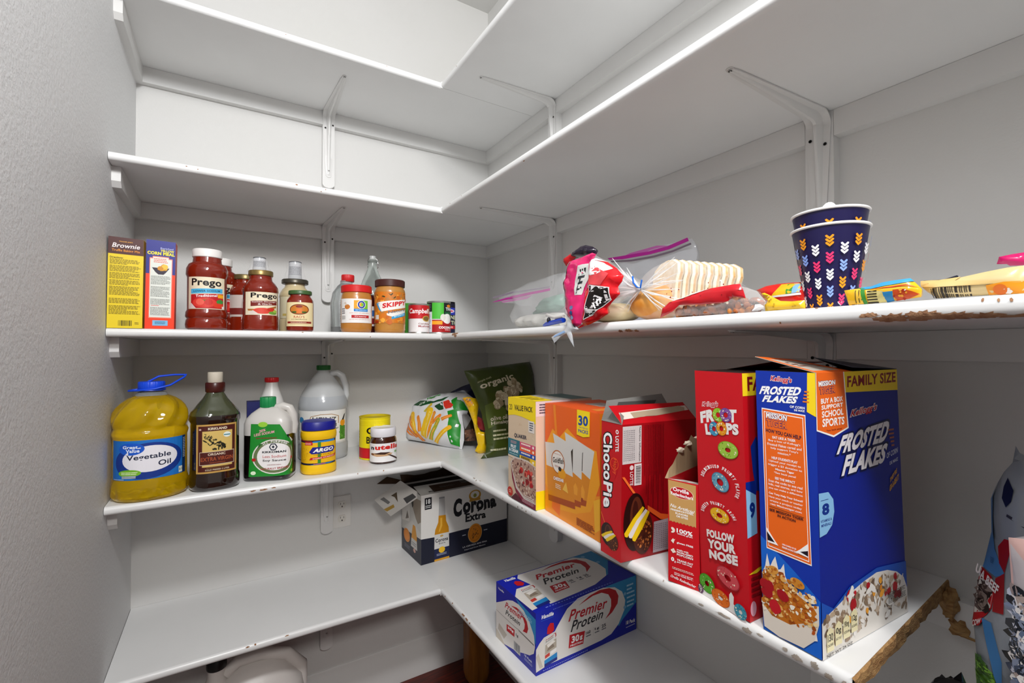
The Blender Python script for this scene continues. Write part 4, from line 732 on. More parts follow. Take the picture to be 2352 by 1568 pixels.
chocopie(c, .02, .056, .883, .24, 1)
c = cv(mb, P, (1, 2, 6, 5), seed=14, rough=.33)
c.rect(.008, .71, .247, .985, '#d4cdcb'); c.text('Nutrition Information', [(.215, .72), (.24, .72), (.24, .975), (.215, .975)], '#2a2424', .02, rot=-90)
for k_ in range(9): c.rect(.018 + k_ * .021, .72, .0195 + k_ * .021, .975, '#8a8080')
for k_ in range(7): c.micro(.022 + k_ * .021, .73, .034 + k_ * .021, .96, 16, '#8a8488', w=(.5, .9))
c.poly([(.157, .545), (.249, .545), (.249, .703), (.157, .703)], '#e2dcda')
for k_ in range(20): c.rect(.175, .555 + k_ * .0068, .238, .555 + k_ * .0068 + (.0034 if k_ % 3 else .002), '#2a2424')
c.text('LOTTE', [(.10, .55), (.14, .55), (.14, .65), (.10, .65)], '#e8d0d0', .03, rot=-90); c.ell(.12, .68, .024, .018, '#e8d0d0')
for k_ in range(12): c.micro(.285 + k_ * .022, .985 - (.38 + .14 * ((k_ * 7) % 3)) , .296 + k_ * .022, .985, 60, '#6a0a12', w=(.6, .95))
c.poly([(0, .62), (.03, .62), (.17, .49), (.14, .49)], '#f07030'); 
chocopie(c, .02, .03, .40, .49, 2.2)
c.poly([(.327, .385), (.327, .35), (.50, .262), (.72, .23), (.72, .268), (.5, .305)], '#ee6426')
c.poly([(.40, .022), (.62, .022), (.62, .258), (.41, .252)], '#b4a8ae')
for k_ in range(9): c.micro(.412 + k_ * .024, .04, .424 + k_ * .024, .235, 14, '#6a5c64', w=(.5, .9))
mb.build('box', t, 0)
T4, T5, T6, T7 = (P[i] for i in (4, 5, 6, 7)); red = mat('#b80e19', .36); gry = mat('#86847f', .7)
mb = MB(); flapmesh(mb, T5, T6, (T5 + Vector((-.006, .022, .026)), T6 + Vector((-.004, .022, .024))), red, m2=gry)
c = Canvas(mb, bil(T5, T6, T6 + Vector((-.004, .022, .024)), T5 + Vector((-.006, .022, .026))), .148, .034, seed=2)
c.poly([(.05, .25), (.99, .52), (.99, .80), (.06, .60)], '#d8cfc4'); c.poly([(.2, .28), (.35, .34), (.5, .33), (.93, .50), (.96, .68), (.9, .80), (.6, .68), (.2, .58)], '#a8957c'); mb.build('front_flap', t, 0)
mb = MB(); a0, a1 = T4 + Vector((.002, 0, 0)), T7
flapmesh(mb, a1, a0, (a1 + Vector((-.022, .006, .036)), a0 + Vector((.010, .002, .030))), red, m2=mat('#8a8985', .5))
c = Canvas(mb, bil(a0, a1, a1 + Vector((-.022, .006, .036)), a0 + Vector((.010, .002, .030))), .148, .034, h0=.001); c.poly([(.15, .35), (.7, .3), (.85, .75), (.2, .85)], '#504f4d'); o = mb.build('back_flap', t, 0); o['label'] = 'grey inside of the opened flap'
mb = MB(); flapmesh(mb, T5, T4, (T5 + Vector((.006, .002, .012)), T4 + Vector((.008, -.004, .030))), gry, m2=gry); mb.build('side_flap', t, 0)
mb = MB(); flapmesh(mb, T4, T5, (T4 + Vector((.010, -.002, .004)), T5 + Vector((.012, .004, .001))), red)
mb.build('dust_flap', t, 0)
# ---- orange cracker box
t = thing('cracker_box', 'orange cracker snack box with yellow 30 packs tag', 'snack box', org('gold'))
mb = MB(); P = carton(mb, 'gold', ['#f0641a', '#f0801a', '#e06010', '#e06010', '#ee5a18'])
c = cv(mb, P, (0, 1, 5, 4), seed=17, rough=.35)
c.poly([(0, 0), (1, 0), (1, .36), (.75, .30), (.45, .14), (.12, .22), (.0, .42)], '#f5931c'); c.poly([(0, .60), (.16, .78), (.3, .72), (.45, .82), (.7, .72), (.95, .70), (1, .45), (.85, .2), (.6, .12), (.3, .08), (0, .25)], '#f8a41e')
c.poly([(.17, 1), (.22, 1), (.26, .72), (.22, .70)], '#f68a1e'); c.poly([(.14, .06), (.3, .02), (.32, .18), (.16, .24)], '#f4701c'); c.poly([(.9, .3), (1, .34), (1, .1), (.92, .05)], '#f9b52a')
def packet(pts, seed_):
    a, b, cc, d = pts; f = lambda u, v: (a[0]*(1-u)*(1-v)+b[0]*u*(1-v)+cc[0]*u*v+d[0]*(1-u)*v, a[1]*(1-u)*(1-v)+b[1]*u*(1-v)+cc[1]*u*v+d[1]*(1-u)*v)
    c.poly([f(0, 0), f(1, 0), f(1, 1), f(0, 1)], '#dcd9d4'); c.poly([f(0, 0), f(1, 0), f(1, .50), f(.6, .55), f(0, .60)], '#e08a20'); c.poly([f(0, 0), f(1, 0), f(1, .10), f(0, .10)], '#b04a14'); return f
packet([(.55, .20), (.776, .225), (.916, .693), (.404, .779)], 1); c.poly([(.70, .63), (.73, .66), (.72, .50), (.695, .50)], '#2a1a10'); c.poly([(.69, .40), (.72, .34), (.73, .25), (.70, .25)], '#9a3410')
c.poly([(.69, .35), (.72, .39), (.76, .34), (.75, .28), (.70, .28)], '#f0a030')
packet([(.40, .17), (.69, .194), (.72, .66), (.166, .74)], 2); c.poly([(.52, .63), (.555, .66), (.55, .46), (.52, .46)], '#2a1a10'); c.poly([(.56, .34), (.60, .38), (.64, .34), (.63, .28), (.57, .28)], '#f0a030')
f = packet([(.074, .111), (.595, .157), (.512, .681), (.003, .637)], 3)
c.ring(.27, .495, .135, .105, .90, '#b8621c', 0); c.ell(.27, .495, .12, .095, '#efe9e2'); c.text('Pepperidge Farm', (.19, .558, .33, .568), '#b03010', .02)
c.text('Goldfish', [(.165, .475), (.385, .495), (.385, .545), (.165, .525)], '#2a201c', .03); c.micro(.21, .445, .31, .462, 2, '#a02020'); c.ell(.35, .405, .075, .045, '#eda218', 10); c.ell(.31, .44, .03, .02, '#1a1a20')
c.text('CHEDDAR', [(.182, .322), (.385, .335), (.385, .365), (.182, .352)], '#ffffff', .04, .04, '#b04010'); c.micro(.22, .255, .33, .30, 3, '#f8dcc0', w=(.3, .7)); c.poly([(.36, .27), (.43, .35), (.47, .26)], '#f6c050')
c.poly([(.634, 1), (.851, 1), (.844, .80), (.74, .782), (.627, .790)], '#ffdf1a')
c.text('30', [(.655, .87), (.819, .879), (.82, .962), (.656, .955)], '#1048a0', .04); c.text('ON THE GO', (.665, .853, .815, .864), '#1048a0', .02); c.text('PACKS', [(.655, .812), (.82, .816), (.82, .845), (.655, .841)], '#1048a0', .03)
c.micro(.62, .035, .92, .10, 5, '#9a3a08', w=(.1, .3))
c = Canvas(mb, bil(P[5], P[6], P[7], P[4]), .13, .17, seed=3); c.rect(.45, .42, .75, .72, '#c8c4c0'); c.micro(.47, .44, .73, .70, 8, '#8a6a60'); c.poly([(.12, .15), (.9, .25), (.9, .32), (.15, .3)], '#e88830')
mb.build('box', t, 0)
# ---- oatmeal box
t = thing('oatmeal_box', 'beige oatmeal box with yellow value pack band and cereal bowl picture', 'cereal box', org('quaker'))
mb = MB(); P = carton(mb, 'quaker', ['#dcc4a8', '#e0c0a8', '#c8b090', '#c8b090', '#4a7074'])
c = cv(mb, P, (0, 1, 5, 4), seed=19, rough=.4)
c.blobs(lambda x, y: True, (.05, .3, .95, .8), 40, (.0015, .006), ['#e2ccb2', '#d4ba9a'], asp=(.2, .4))
c.poly([(0, .816), (.24, .835), (.509, .832), (.8, .815), (1, .79), (1, 1), (0, 1)], '#fbdc14')
c.text('20', [(.046, .876), (.16, .878), (.16, .935), (.046, .932)], '#2a2410', .01); c.text('VALUE PACK', [(.24, .878), (.9, .893), (.9, .944), (.24, .936)], '#2a2410', .035)
c.text('QUAKER', [(.231, .607), (.69, .617), (.69, .660), (.239, .652)], '#1a2440', .03)
c.rect(.755, .70, .955, .81, '#e8e0d8'); c.micro(.79, .715, .92, .80, 4, '#4a5468', w=(.4, .8))
c.rect(0, .425, .445, .59, '#1f7080'); c.micro(.10, .545, .34, .575, 3, '#c89aa0', w=(.1, .3)); c.text('FRUIT', (.10, .500, .31, .533), '#ffffff', .035); c.text('& CREAM', (.04, .462, .38, .495), '#ffffff', .035); c.micro(.05, .435, .40, .452, 1, '#bcd8dc')
for a, b, col in ((.545, .587, '#d85078'), (.50, .545, '#ee6030'), (.458, .50, '#1a50b0'), (.395, .458, '#f4c81c')): c.rect(.447, a, 1, b, col); c.micro(.50, a + .014, .84, b - .012, 1, '#fff2e0' if a > .45 else '#7a5c10', w=(.1, .2), gap=.2); c.ell(.92, (a + b) / 2, .03, .013, '#fff2e0')
c.poly([(.0, .425), (.445, .425), (.445, .39), (0, .41)], '#e6d2bc')
c.poly([(.10, .36), (.16, .20), (.30, .08), (.55, .01), (1, 0), (1, .30)], '#8a2440'); c.poly([(.09, .35), (.3, .12), (.6, .05), (1, .05), (1, .40), (.75, .43), (.5, .43), (.25, .42)], '#d8ccc4')
B_ = inpoly([(.12, .345), (.35, .14), (.6, .075), (1, .07), (1, .39), (.75, .415), (.5, .415), (.25, .405)])
c.poly([(.12, .345), (.35, .14), (.6, .075), (1, .07), (1, .39), (.75, .415), (.5, .415), (.25, .405)], '#b89484')
c.blobs(B_, (.12, .07, 1, .41), 190, (.0016, .0036), ['#c8a890', '#a07060', '#e4d0c0', '#84504a', '#d8bca4', '#6a3a38'], jag=.35)
c.blobs(B_, (.45, .20, .88, .34), 16, (.004, .008), ['#b41420', '#d02c28', '#8c1018', '#e0584a'], jag=.3)
c.ell(.09, .06, .10, .045, '#c8281c'); c.micro(.04, .045, .14, .08, 2, '#f4d8c0'); c.poly([(0, 0), (1, 0), (.6, .012), (.3, .07), (.15, .01)], '#5a1428'); c.micro(.62, .07, .96, .10, 2, '#f0e0d8', w=(.1, .2)); c.micro(.55, .02, .96, .05, 3, '#d8b0b8')
c = cv(mb, P, (1, 2, 6, 5), seed=20); c.rect(0, 0, .6, .17, '#fbdc14'); c.rect(0, .86, .6, .999, '#e8d0d0'); c.micro(.06, .88, .16, .98, 4, '#5a4a58', w=(.3, .6))
c = Canvas(mb, bil(P[5], P[6], P[7], P[4]), .14, .106, seed=3); c.poly([(0, 0), (.35, .02), (.40, 1), (0, 1)], '#fbdc14'); c.poly([(.30, 0), (.62, 0), (.62, 1), (.40, 1)], '#b8b4ac'); c.micro(.06, .2, .3, .8, 3, '#5a4c10'); c.micro(.45, .2, .6, .9, 4, '#8a8a86')
mb.build('box', t, 0)
# ---- beer carton
t = thing('beer_carton', 'white and navy beer carton with torn open end, on the bottom shelf', 'carton', org('cor'))
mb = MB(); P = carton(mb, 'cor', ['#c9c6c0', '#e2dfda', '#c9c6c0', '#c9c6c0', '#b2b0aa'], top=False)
NV = '#15182c'
c = cv(mb, P, (1, 2, 6, 5), seed=23, rough=.4)
c.poly([(0, 0), (1, 0), (1, .368), (.306, .363), (.145, .358), (0, .372)], NV)
c.rect(.038, .785, .112, .955, '#1a1a1e'); c.text('18', (.052, .865, .098, .935), '#e8e8e6', .04); c.micro(.045, .80, .105, .85, 2, '#c8c8c6', w=(.3, .6))
c.poly([(.192, .92), (.252, .918), (.262, .64), (.186, .648)], '#b6b4b2'); c.poly([(.19, .905), (.25, .905), (.252, .925), (.192, .93)], '#8a8a8c'); c.poly([(.186, .66), (.264, .65), (.268, .56), (.295, .47), (.300, .38), (.142, .38), (.150, .46), (.182, .56)], '#cc8a14')
c.poly([(.205, .62), (.225, .62), (.225, .5), (.20, .42), (.185, .42), (.205, .52)], '#e8b040'); c.poly([(.142, .39), (.299, .385), (.302, .175), (.140, .175)], '#d8d6d2'); c.text('Corona', (.152, .27, .290, .325), '#2a2a34', .03); c.text('Extra', (.19, .235, .26, .262), '#4a4a50', .01); c.ell(.22, .355, .018, .014, '#c8a050')
c.rect(.141, .02, .303, .178, '#1a2248'); c.ell(.222, .150, .034, .045, '#f4c028'); c.micro(.165, .07, .28, .105, 2, '#9aa0b8', w=(.2, .5)); c.rect(.141, .0, .303, .028, '#dca028')
CO = [(.348, .592), (.866, .599), (.857, .740), (.352, .852)]
c.text('C', [(.345, .575), (.445, .578), (.448, .85), (.355, .86)], '#15151a', .06)
c.text('orona', [(.455, .60), (.866, .600), (.857, .742), (.460, .775)], '#15151a', .055)
for x in (.468, .548, .625, .70, .79): c.poly([(x, .60), (x + .018, .585), (x + .03, .60), (x + .015, .62)], '#15151a')
c.text('Extra', [(.487, .465), (.731, .463), (.731, .575), (.488, .600)], '#15151a', .04)
c.ell(.600, .85, .072, .085, '#b8872c'); c.ell(.600, .862, .052, .055, '#d8d4cc'); c.ell(.600, .85, .02, .03, '#8a8a3a'); c.rect(.535, .765, .665, .80, '#b8872c')
c.ell(.600, .268, .084, .148, '#c8b080'); c.ell(.600, .268, .080, .141, '#e0861a'); c.ring(.600, .268, .066, .116, .95, '#a85a10'); c.blobs(lambda x, y: True, (.565, .2, .635, .34), 30, (.002, .004), ['#a05a12', '#7a4a10', '#c87820'])
c.micro(.45, .265, .495, .29, 1, '#c8c8d0', w=(.3, .6)); c.micro(.705, .265, .75, .29, 1, '#c8c8d0', w=(.3, .6)); c.text('LA CERVEZA MAS FINA', (.455, .085, .745, .108), '#dcdce0', .03); c.text('Imported from Mexico', (.475, .035, .725, .060), '#dcdce0', .02)
c = cv(mb, P, (0, 1, 5, 4), seed=24, rough=.4)
c.poly([(0, 0), (1, 0), (1, .372), (0, .341)], NV); c.poly([(.0, .32), (.55, .55), (1, .45), (1, .372), (0, .341)], '#d2cec8')
c.poly([(.46, .90), (1, .93), (1, .62), (.85, .56), (.74, .62), (.62, .72), (.55, .78)], '#8f8272'); c.poly([(.46, .90), (.62, .92), (.62, .78), (.56, .74)], '#1a140e'); c.poly([(.0, .45), (.42, .50), (.44, .86), (.25, .72), (0, .62)], '#ddd8d2'); c.poly([(.2, .5), (.38, .55), (.30, .65)], '#7a7068')
c.ell(.27, .265, .17, .10, '#e0861a'); c.ring(.27, .265, .14, .08, .93, '#a85a10')
c.poly([(.60, .50), (.72, .50), (.80, .35), (.80, .28), (.52, .28), (.55, .38)], '#d8921c'); c.poly([(.52, .29), (.80, .29), (.82, .16), (.5, .16)], '#c8c5c0'); c.ell(.68, .13, .06, .03, '#d0a090'); c.micro(.15, .07, .45, .13, 3, '#6a6a7a', w=(.2, .4)); c.micro(.55, .19, .78, .25, 2, '#77777f')
c.rect(0, 0, 1, .012, '#55555c')
mb.build('box', t, 0)
T4, T5, T6, T7 = (P[i] for i in (4, 5, 6, 7))
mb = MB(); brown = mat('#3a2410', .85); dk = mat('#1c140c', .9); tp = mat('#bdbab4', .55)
# inside lining and half-open top: near flap lies flat, far edge torn up and brown
q0, q1 = T5 + (T4 - T5) * .42 + Vector((.002, 0, .012)), T6 + (T7 - T6) * .42 + Vector((0, 0, .008))
flapmesh(mb, T5, T6, (q0, q1), tp, m2=brown); c = Canvas(mb, bil(T5, T6, q1, q0), .32, .075, seed=6); c.text('IMPORTED', (.10, .16, .17, .30), '#3a3a3a', .03); c.text('Imported from', (.25, .42, .52, .62), '#3a3a38', .03); c.micro(.50, .5, .75, .85, 2, '#6a6a66', w=(.2, .4)); o = mb.build('near_flap', t, 0)
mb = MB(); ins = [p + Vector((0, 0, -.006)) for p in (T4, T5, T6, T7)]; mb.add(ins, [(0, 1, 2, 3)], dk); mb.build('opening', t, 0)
mb = MB(); rnd = random.Random(8); n_ = 12; bs = [T4 + (T7 - T4) * (k_ / n_) for k_ in range(n_ + 1)]; tps = [b_ + Vector((-.012 + rnd.uniform(-.004, .004), -.020, .032 + rnd.uniform(-.008, .006))) for b_ in bs]
mb.add(bs + tps, [(k_, k_ + 1, n_ + 2 + k_, n_ + 1 + k_) for k_ in range(n_)], brown); mb.build('far_flap', t, 0)
mb = MB(); flapmesh(mb, T4 + (T5 - T4) * .0, T4 + (T7 - T4) * .1, (T4 + Vector((-.085, .0, .012)), T4 + Vector((-.05, .004, .03))), brown, m2=brown); mb.build('torn_tab', t, 0)
mb = MB(); F_ = TR['flap']; Oo, Aa, Bb = Vector(F_['O']), Vector(F_['A']), Vector(F_['B']); g_ = lambda a, b: Oo + Aa * a + Bb * b
pr_ = F_['o']; nn = Aa.cross(Bb); mb.add([g_(*q) for q in pr_] + [g_(*q) - nn * .0008 for q in pr_], [(3, 2, 1, 0), (4, 5, 6, 7)] + [(i, (i+1) % 4, (i+1) % 4 + 4, i + 4) for i in range(4)], mat('#c6c3bd', .55))
c = Canvas(mb, g_, seed=9)
c.poly(F_['g'], '#a8842a'); c.poly(F_['k'], '#3a3a3a'); c.poly(F_['b'], '#4a3a22'); c.poly(F_['t'], '#6a6a68')
o = mb.build('side_flap', t, 0); o['label'] = 'torn white printed card flap hanging from the open end'
# ---- protein shake case
t = thing('shake_case', 'blue and white case of protein shakes on the bottom right shelf', 'carton', org('pp'))
BL, LB = '#0f1fa8', '#2c8cc4'
mb = MB(); P = carton(mb, 'pp', ['#1018a0', BL, BL, BL, BL]); WH = '#e6e1dc'
def ppface(c, big):
    c.poly(big['lb'], LB)
    c.poly(big['oval'], WH)
c = cv(mb, P, (1, 2, 6, 5), seed=27, rough=.35)
c.poly([(.66, 1), (1, 1), (1, .30), (.90, .24), (.80, .2)], LB); c.poly([(1, .5), (1, 0), (.72, .0), (.84, .28)], BL)
ov = [(.0, .0), (.0, .36), (.07, .38), (.12, .46), (.19, .66), (.28, .88), (.38, .985), (.50, 1), (.64, 1), (.76, .93), (.84, .80), (.875, .62), (.865, .45), (.80, .24), (.72, .12), (.62, .09), (.3, .085), (.10, .07)]
c.poly(ov, WH); c.poly([(0, .0), (1, 0), (1, .06), (.46, .085), (.0, .10)], BL); c.poly([(0, .34), (0, .9), (.04, .9), (.15, .55), (.07, .38)], BL)
c.text('Vanilla', [(.042, .870), (.159, .865), (.159, .925), (.046, .935)], '#f0eef4', .04, shear=.1); c.rect(.045, .84, .155, .845, '#3a78d8')
c.text('Premier', [(.297, .650), (.676, .625), (.681, .800), (.314, .835)], '#c01a28', .02, shear=.04); c.text('Protein', [(.317, .460), (.629, .475), (.644, .625), (.334, .640)], '#1c1a20', .015, shear=.04)
sw = [(.39, .86), (.50, .955), (.60, .985), (.70, .955), (.77, .87), (.800, .75), (.79, .62), (.73, .50), (.655, .43), (.70, .52), (.72, .62), (.72, .74), (.69, .85), (.62, .925), (.53, .93)]
c.poly(sw, '#b8141e'); c.poly([(.292, .208), (.432, .178), (.45, .385), (.302, .425)], '#c41420'); c.text('30', [(.318, .27), (.392, .265), (.396, .375), (.323, .385)], '#ffffff', .04); c.text('g', [(.398, .26), (.425, .258), (.427, .33), (.400, .335)], '#ffffff', .04); c.text('PROTEIN', [(.308, .222), (.425, .205), (.426, .235), (.31, .252)], '#ffffff', .03)
for a, s_ in ((.46, '160'), (.548, '1g'), (.618, '25')): c.text(s_, (a, .305, a + .045, .36), '#3a3a40', .03); c.micro(a, .255, a + .05, .285, 1, '#7a7a80', w=(.3, .6), gap=.3)
for a in (.532, .600): c.rect(a, .24, a + .0015, .39, '#a8a8ac')
def shake(c, q, capq):
    c.poly(capq, '#c81420'); f = lambda u, v: (q[0][0]*(1-u)*(1-v)+q[1][0]*u*(1-v)+q[2][0]*u*v+q[3][0]*(1-u)*v, q[0][1]*(1-u)*(1-v)+q[1][1]*u*(1-v)+q[2][1]*u*v+q[3][1]*(1-u)*v)
    c.poly([f(0, 0), f(1, 0), f(1, 1), f(0, 1)], '#ddd9d4'); c.poly([f(0, 0), f(1, 0), f(1, .10), f(0, .10)], '#14227c'); c.poly([f(0, .10), f(1, .10), f(1, .26), f(0, .22)], '#1a86c8')
    c.poly([f(.05, .40), f(.95, .44), f(.95, .74), f(.1, .72)], '#b4a898'); c.poly([f(.2, .48), f(.8, .5), f(.6, .72), f(.35, .62)], '#8a7a6a'); c.poly([f(.3, .58), f(.9, .66), f(.7, .74), f(.2, .70)], '#e8e2da'); c.poly([f(.05, .27), f(.42, .29), f(.42, .40), f(.05, .38)], '#c8382c'); c.poly([f(.5, .30), f(.95, .32), f(.95, .42), f(.5, .40)], '#f0ece8')
    t_ = [f(.12, .84), f(.75, .88), f(.76, .94), f(.14, .90)]; c.text('Premier', t_, '#b02028', .01); c.text('Protein', [f(.12, .78), f(.72, .82), f(.73, .87), f(.14, .83)], '#3a3a3c', .01); c.poly([f(.7, .96), f(.92, .94), f(.95, .84), f(.85, .78), f(.88, .86), f(.86, .92)], '#b8141e')
c.poly([(0, .06), (.072, .085), (.069, .565), (.03, .50), (0, .42)], '#e2dcd4'); c.poly([(.0, .30), (.03, .1), (.06, .1), (.02, .35)], '#c8beb0'); shake(c, [(.072, .085), (.186, .115), (.183, .60), (.069, .565)], [(.095, .60), (.10, .70), (.125, .76), (.155, .74), (.16, .62), (.13, .58)])
c.text('18 Pack', [(.879, .165), (.985, .150), (.987, .22), (.882, .235)], '#f0eef4', .04); c.micro(.88, .10, .985, .13, 1, '#c8cce8')
for v_, w_ in ((.84, .08), (.77, .06), (.70, .09), (.62, .10), (.54, .09), (.47, .08)): c.micro(.89, v_, .89 + w_, v_ + .035, 1, '#a8d4ec', w=(.2, .5), gap=.1)
c.ell(.868, .74, .016, .03, '#7ab8dc'); c.ell(.868, .50, .016, .03, '#7ab8dc'); c.micro(.06, .03, .5, .05, 1, '#b8c4f0', w=(.01, .03)); c.micro(.15, .955, .5, .975, 1, '#8aa0ec', w=(.01, .03))
c = cv(mb, P, (0, 1, 5, 4), seed=28, rough=.35)
c.poly([(.52, .99), (1, .90), (1, .5), (.85, .7)], LB); c.poly([(0, .036), (.25, .02), (.55, .10), (.72, .18), (.86, .24), (.955, .33), (.985, .45), (.96, .62), (.86, .78), (.72, .89), (.60, .92), (.45, .90), (.32, .84), (.15, .72), (0, .62)], WH)
c.poly([(0, .0), (.25, 0), (.12, .10), (0, .16)], '#cfc4b4'); c.poly([(.05, .18), (.22, .1), (.30, .22), (.08, .3)], '#c2b8ac')
c.text('Premier', [(.25, .670), (.68, .690), (.70, .805), (.275, .785)], '#c01a28', .02, shear=.04); c.text('Protein', [(.265, .555), (.63, .575), (.645, .66), (.28, .65)], '#1c1a20', .015, shear=.04)
c.poly([(.40, .79), (.55, .84), (.70, .83), (.80, .75), (.83, .65), (.80, .56), (.70, .535), (.74, .60), (.75, .68), (.70, .76), (.58, .80)], '#b8141e')
c.poly([(.291, .29), (.493, .305), (.50, .43), (.291, .405)], '#c41420'); c.text('30g', [(.32, .335), (.47, .35), (.475, .405), (.32, .39)], '#ffffff', .04); c.text('1g', [(.53, .34), (.59, .345), (.59, .40), (.53, .395)], '#3a3a40', .03)
c.poly([(.0, .497), (.505, .489), (.62, .50), (.961, .477), (.961, .470), (.62, .492), (.505, .482), (0, .491)], '#8a847e'); c.poly([(.6, .486), (.961, .470), (.961, .462), (.6, .478)], '#3a3632')
c.rect(.48, .08, .64, .245, '#cac6c4'); c.bars(.49, .10, .63, .235, '#5a6064', 14); c.text('18 Pack', [(.74, .15), (.92, .15), (.92, .19), (.74, .19)], '#d8dcf0', .03); c.micro(.74, .09, .93, .13, 2, '#a8b0e0'); c.micro(.60, .78, .92, .86, 3, '#a8d4ec'); c.text('Vanilla', [(.06, .90), (.22, .905), (.22, .94), (.06, .935)], '#e8e6f0', .03)
c = Canvas(mb, bil(P[5], P[6], P[7], P[4]), .29, .155, seed=29, rough=.35)
c.poly([(.72, 1), (1, 1), (1, .35), (.9, .3), (.80, .24)], LB); c.poly([(1, .6), (1, 0), (.7, 0), (.82, .25)], BL)
c.poly([(.16, .08), (.195, .08), (.434, .10), (.62, .13), (.795, .24), (.87, .40), (.885, .62), (.86, .84), (.78, .98), (.2, .985), (.165, .90), (.20, .64)], WH)
c.text('Premier', [(.288, .70), (.694, .712), (.722, .850), (.312, .838)], '#c01a28', .03, shear=.04); c.text('Protein', [(.298, .525), (.65, .540), (.683, .665), (.325, .682)], '#1c1a20', .02, shear=.04)
c.poly([(.38, .88), (.52, .95), (.66, .965), (.78, .90), (.815, .75), (.79, .58), (.70, .48), (.745, .60), (.755, .74), (.71, .86), (.62, .915), (.5, .915)], '#b8141e')
c.poly([(.277, .262), (.427, .270), (.461, .452), (.304, .452)], '#c41420'); c.text('30', [(.31, .335), (.395, .34), (.41, .43), (.325, .43)], '#ffffff', .04); c.text('g', [(.40, .33), (.425, .33), (.43, .39), (.405, .39)], '#ffffff', .04); c.text('PROTEIN', [(.297, .285), (.42, .29), (.423, .318), (.30, .313)], '#ffffff', .03)
for a, s_ in ((.475, '160'), (.565, '1g'), (.635, '25')): c.text(s_, (a, .385, a + .045, .44), '#3a3a40', .03); c.micro(a, .34, a + .05, .365, 1, '#7a7a80', w=(.3, .6), gap=.3)
c.poly([(0, .08), (.049, .087), (.068, .649), (.0, .49)], '#e2dcd4'); shake(c, [(.049, .087), (.176, .111), (.222, .64), (.068, .649)], [(.10, .72), (.10, .81), (.125, .85), (.160, .80), (.170, .73), (.14, .68)])
c.text('Vanilla', [(.05, .90), (.155, .90), (.157, .965), (.052, .965)], '#f0eef4', .04, shear=.1); c.micro(.1, .02, .8, .05, 1, '#8aa0ec', w=(.01, .03)); c.ell(.855, .9, .02, .03, '#7ab8dc'); c.ell(.90, .63, .018, .03, '#7ab8dc')
mb.build('box', t, 0)
# ---- two narrow baking cartons on the third shelf
z3, z4, z5 = SZ[3], SZ[4], SZ[5]
def slim(name, label, x0, x1, y0, dep, h, lean, cols, art):
    t = thing(name, label, 'baking mix box', ((x0 + x1) / 2, y0 + dep / 2, z3))
    mb = MB(); z = z3 + .0004; l = lean
    BX['_'] = [(x0, y0 + dep, z), (x0, y0, z), (x1, y0, z), (x1, y0 + dep, z), (x0 + l, y0 + dep, z + h), (x0 + l, y0, z + h), (x1 + l, y0, z + h - .002), (x1 + l, y0 + dep, z + h - .002)]
    P = carton(mb, '_', cols, eps=0); c = cv(mb, P, (1, 2, 6, 5), seed=31, rough=.4); art(c); mb.build('box', t, 0)
def art1(c):
    c.rect(0, .815, 1, 1, '#4a1f1c'); c.text('TRADER JOE\'S', (.30, .945, .68, .960), '#e0a030', .03); c.text('Brownie', (.12, .885, .90, .935), '#e8e0e0', .02, shear=.05); c.text('Truffle Baking Mix', (.10, .835, .90, .870), '#d88a28', .02)
    c.text('Directions:', (.05, .765, .42, .785), '#5a4c08', .03)
    for v in ((.70, .76), (.62, .69), (.54, .61), (.47, .53), (.36, .46), (.27, .33), (.15, .25)): c.micro(.05, v[0], .93, v[1], max(2, int((v[1] - v[0]) / .013)), '#8a7810', w=(.04, .12), gap=.45)
    c.bars(.32, .025, .70, .085, '#3a3408', 22); c.micro(.78, .04, .9, .07, 2, '#7a6a10')
slim('brownie_mix_box', 'yellow and brown baking mix box against the left wall', -.7135, -.6575, .004, .045, .184, .0015, ['#3a2018', '#e8cc22', '#c8b020', '#d8c020', '#4a1f1c'], art1)
def art2(c):
    c.rect(0, .62, 1, 1, '#1c2284'); c.text('Quaker', (.48, .905, .92, .925), '#b8bce0', .01) if 0 else c.text('Enriched', (.48, .905, .92, .925), '#b8bce0', .01); c.text('YELLOW', (.48, .875, .95, .90), '#f0e020', .04); c.text('CORN MEAL', (.04, .835, .97, .872), '#f0e020', .05)
    c.poly([(.12, .12), (.90, .12), (.90, .80), (.78, .80), (.78, .82), (.22, .82), (.22, .80), (.12, .80)], '#f08a70'); c.poly([(.145, .13), (.875, .13), (.875, .79), (.76, .79), (.76, .81), (.24, .81), (.24, .79), (.145, .79)], '#dfe2da')
    c.micro(.26, .745, .74, .80, 3, '#e07060', w=(.1, .2)); c.poly([(.20, .69), (.80, .69), (.68, .64), (.60, .615), (.42, .615), (.32, .64)], '#2a1c30'); c.blobs(lambda x, y: True, (.34, .68, .66, .71), 9, (.005, .007), ['#e0a420', '#d08a18', '#f0c040'], jag=.15)
    c.micro(.18, .50, .85, .60, 8, '#7a7e78'); c.micro(.18, .36, .85, .48, 9, '#7a7e78'); c.micro(.18, .27, .85, .34, 5, '#7a7e78'); c.micro(.2, .255, .5, .268, 1, '#e03a28'); c.micro(.18, .15, .85, .245, 7, '#7a7e78')
    c.rect(.26, .035, .78, .095, '#7ab8e0'); c.micro(.34, .05, .70, .085, 3, '#2a5a80', w=(.1, .2))
slim('corn_meal_box', 'orange and navy corn meal box, second from the left wall', -.6545, -.6050, .010, .04, .186, .002, ['#d83a18', '#f03c14', '#d83a18', '#d83a18', '#1c2284'], art2)
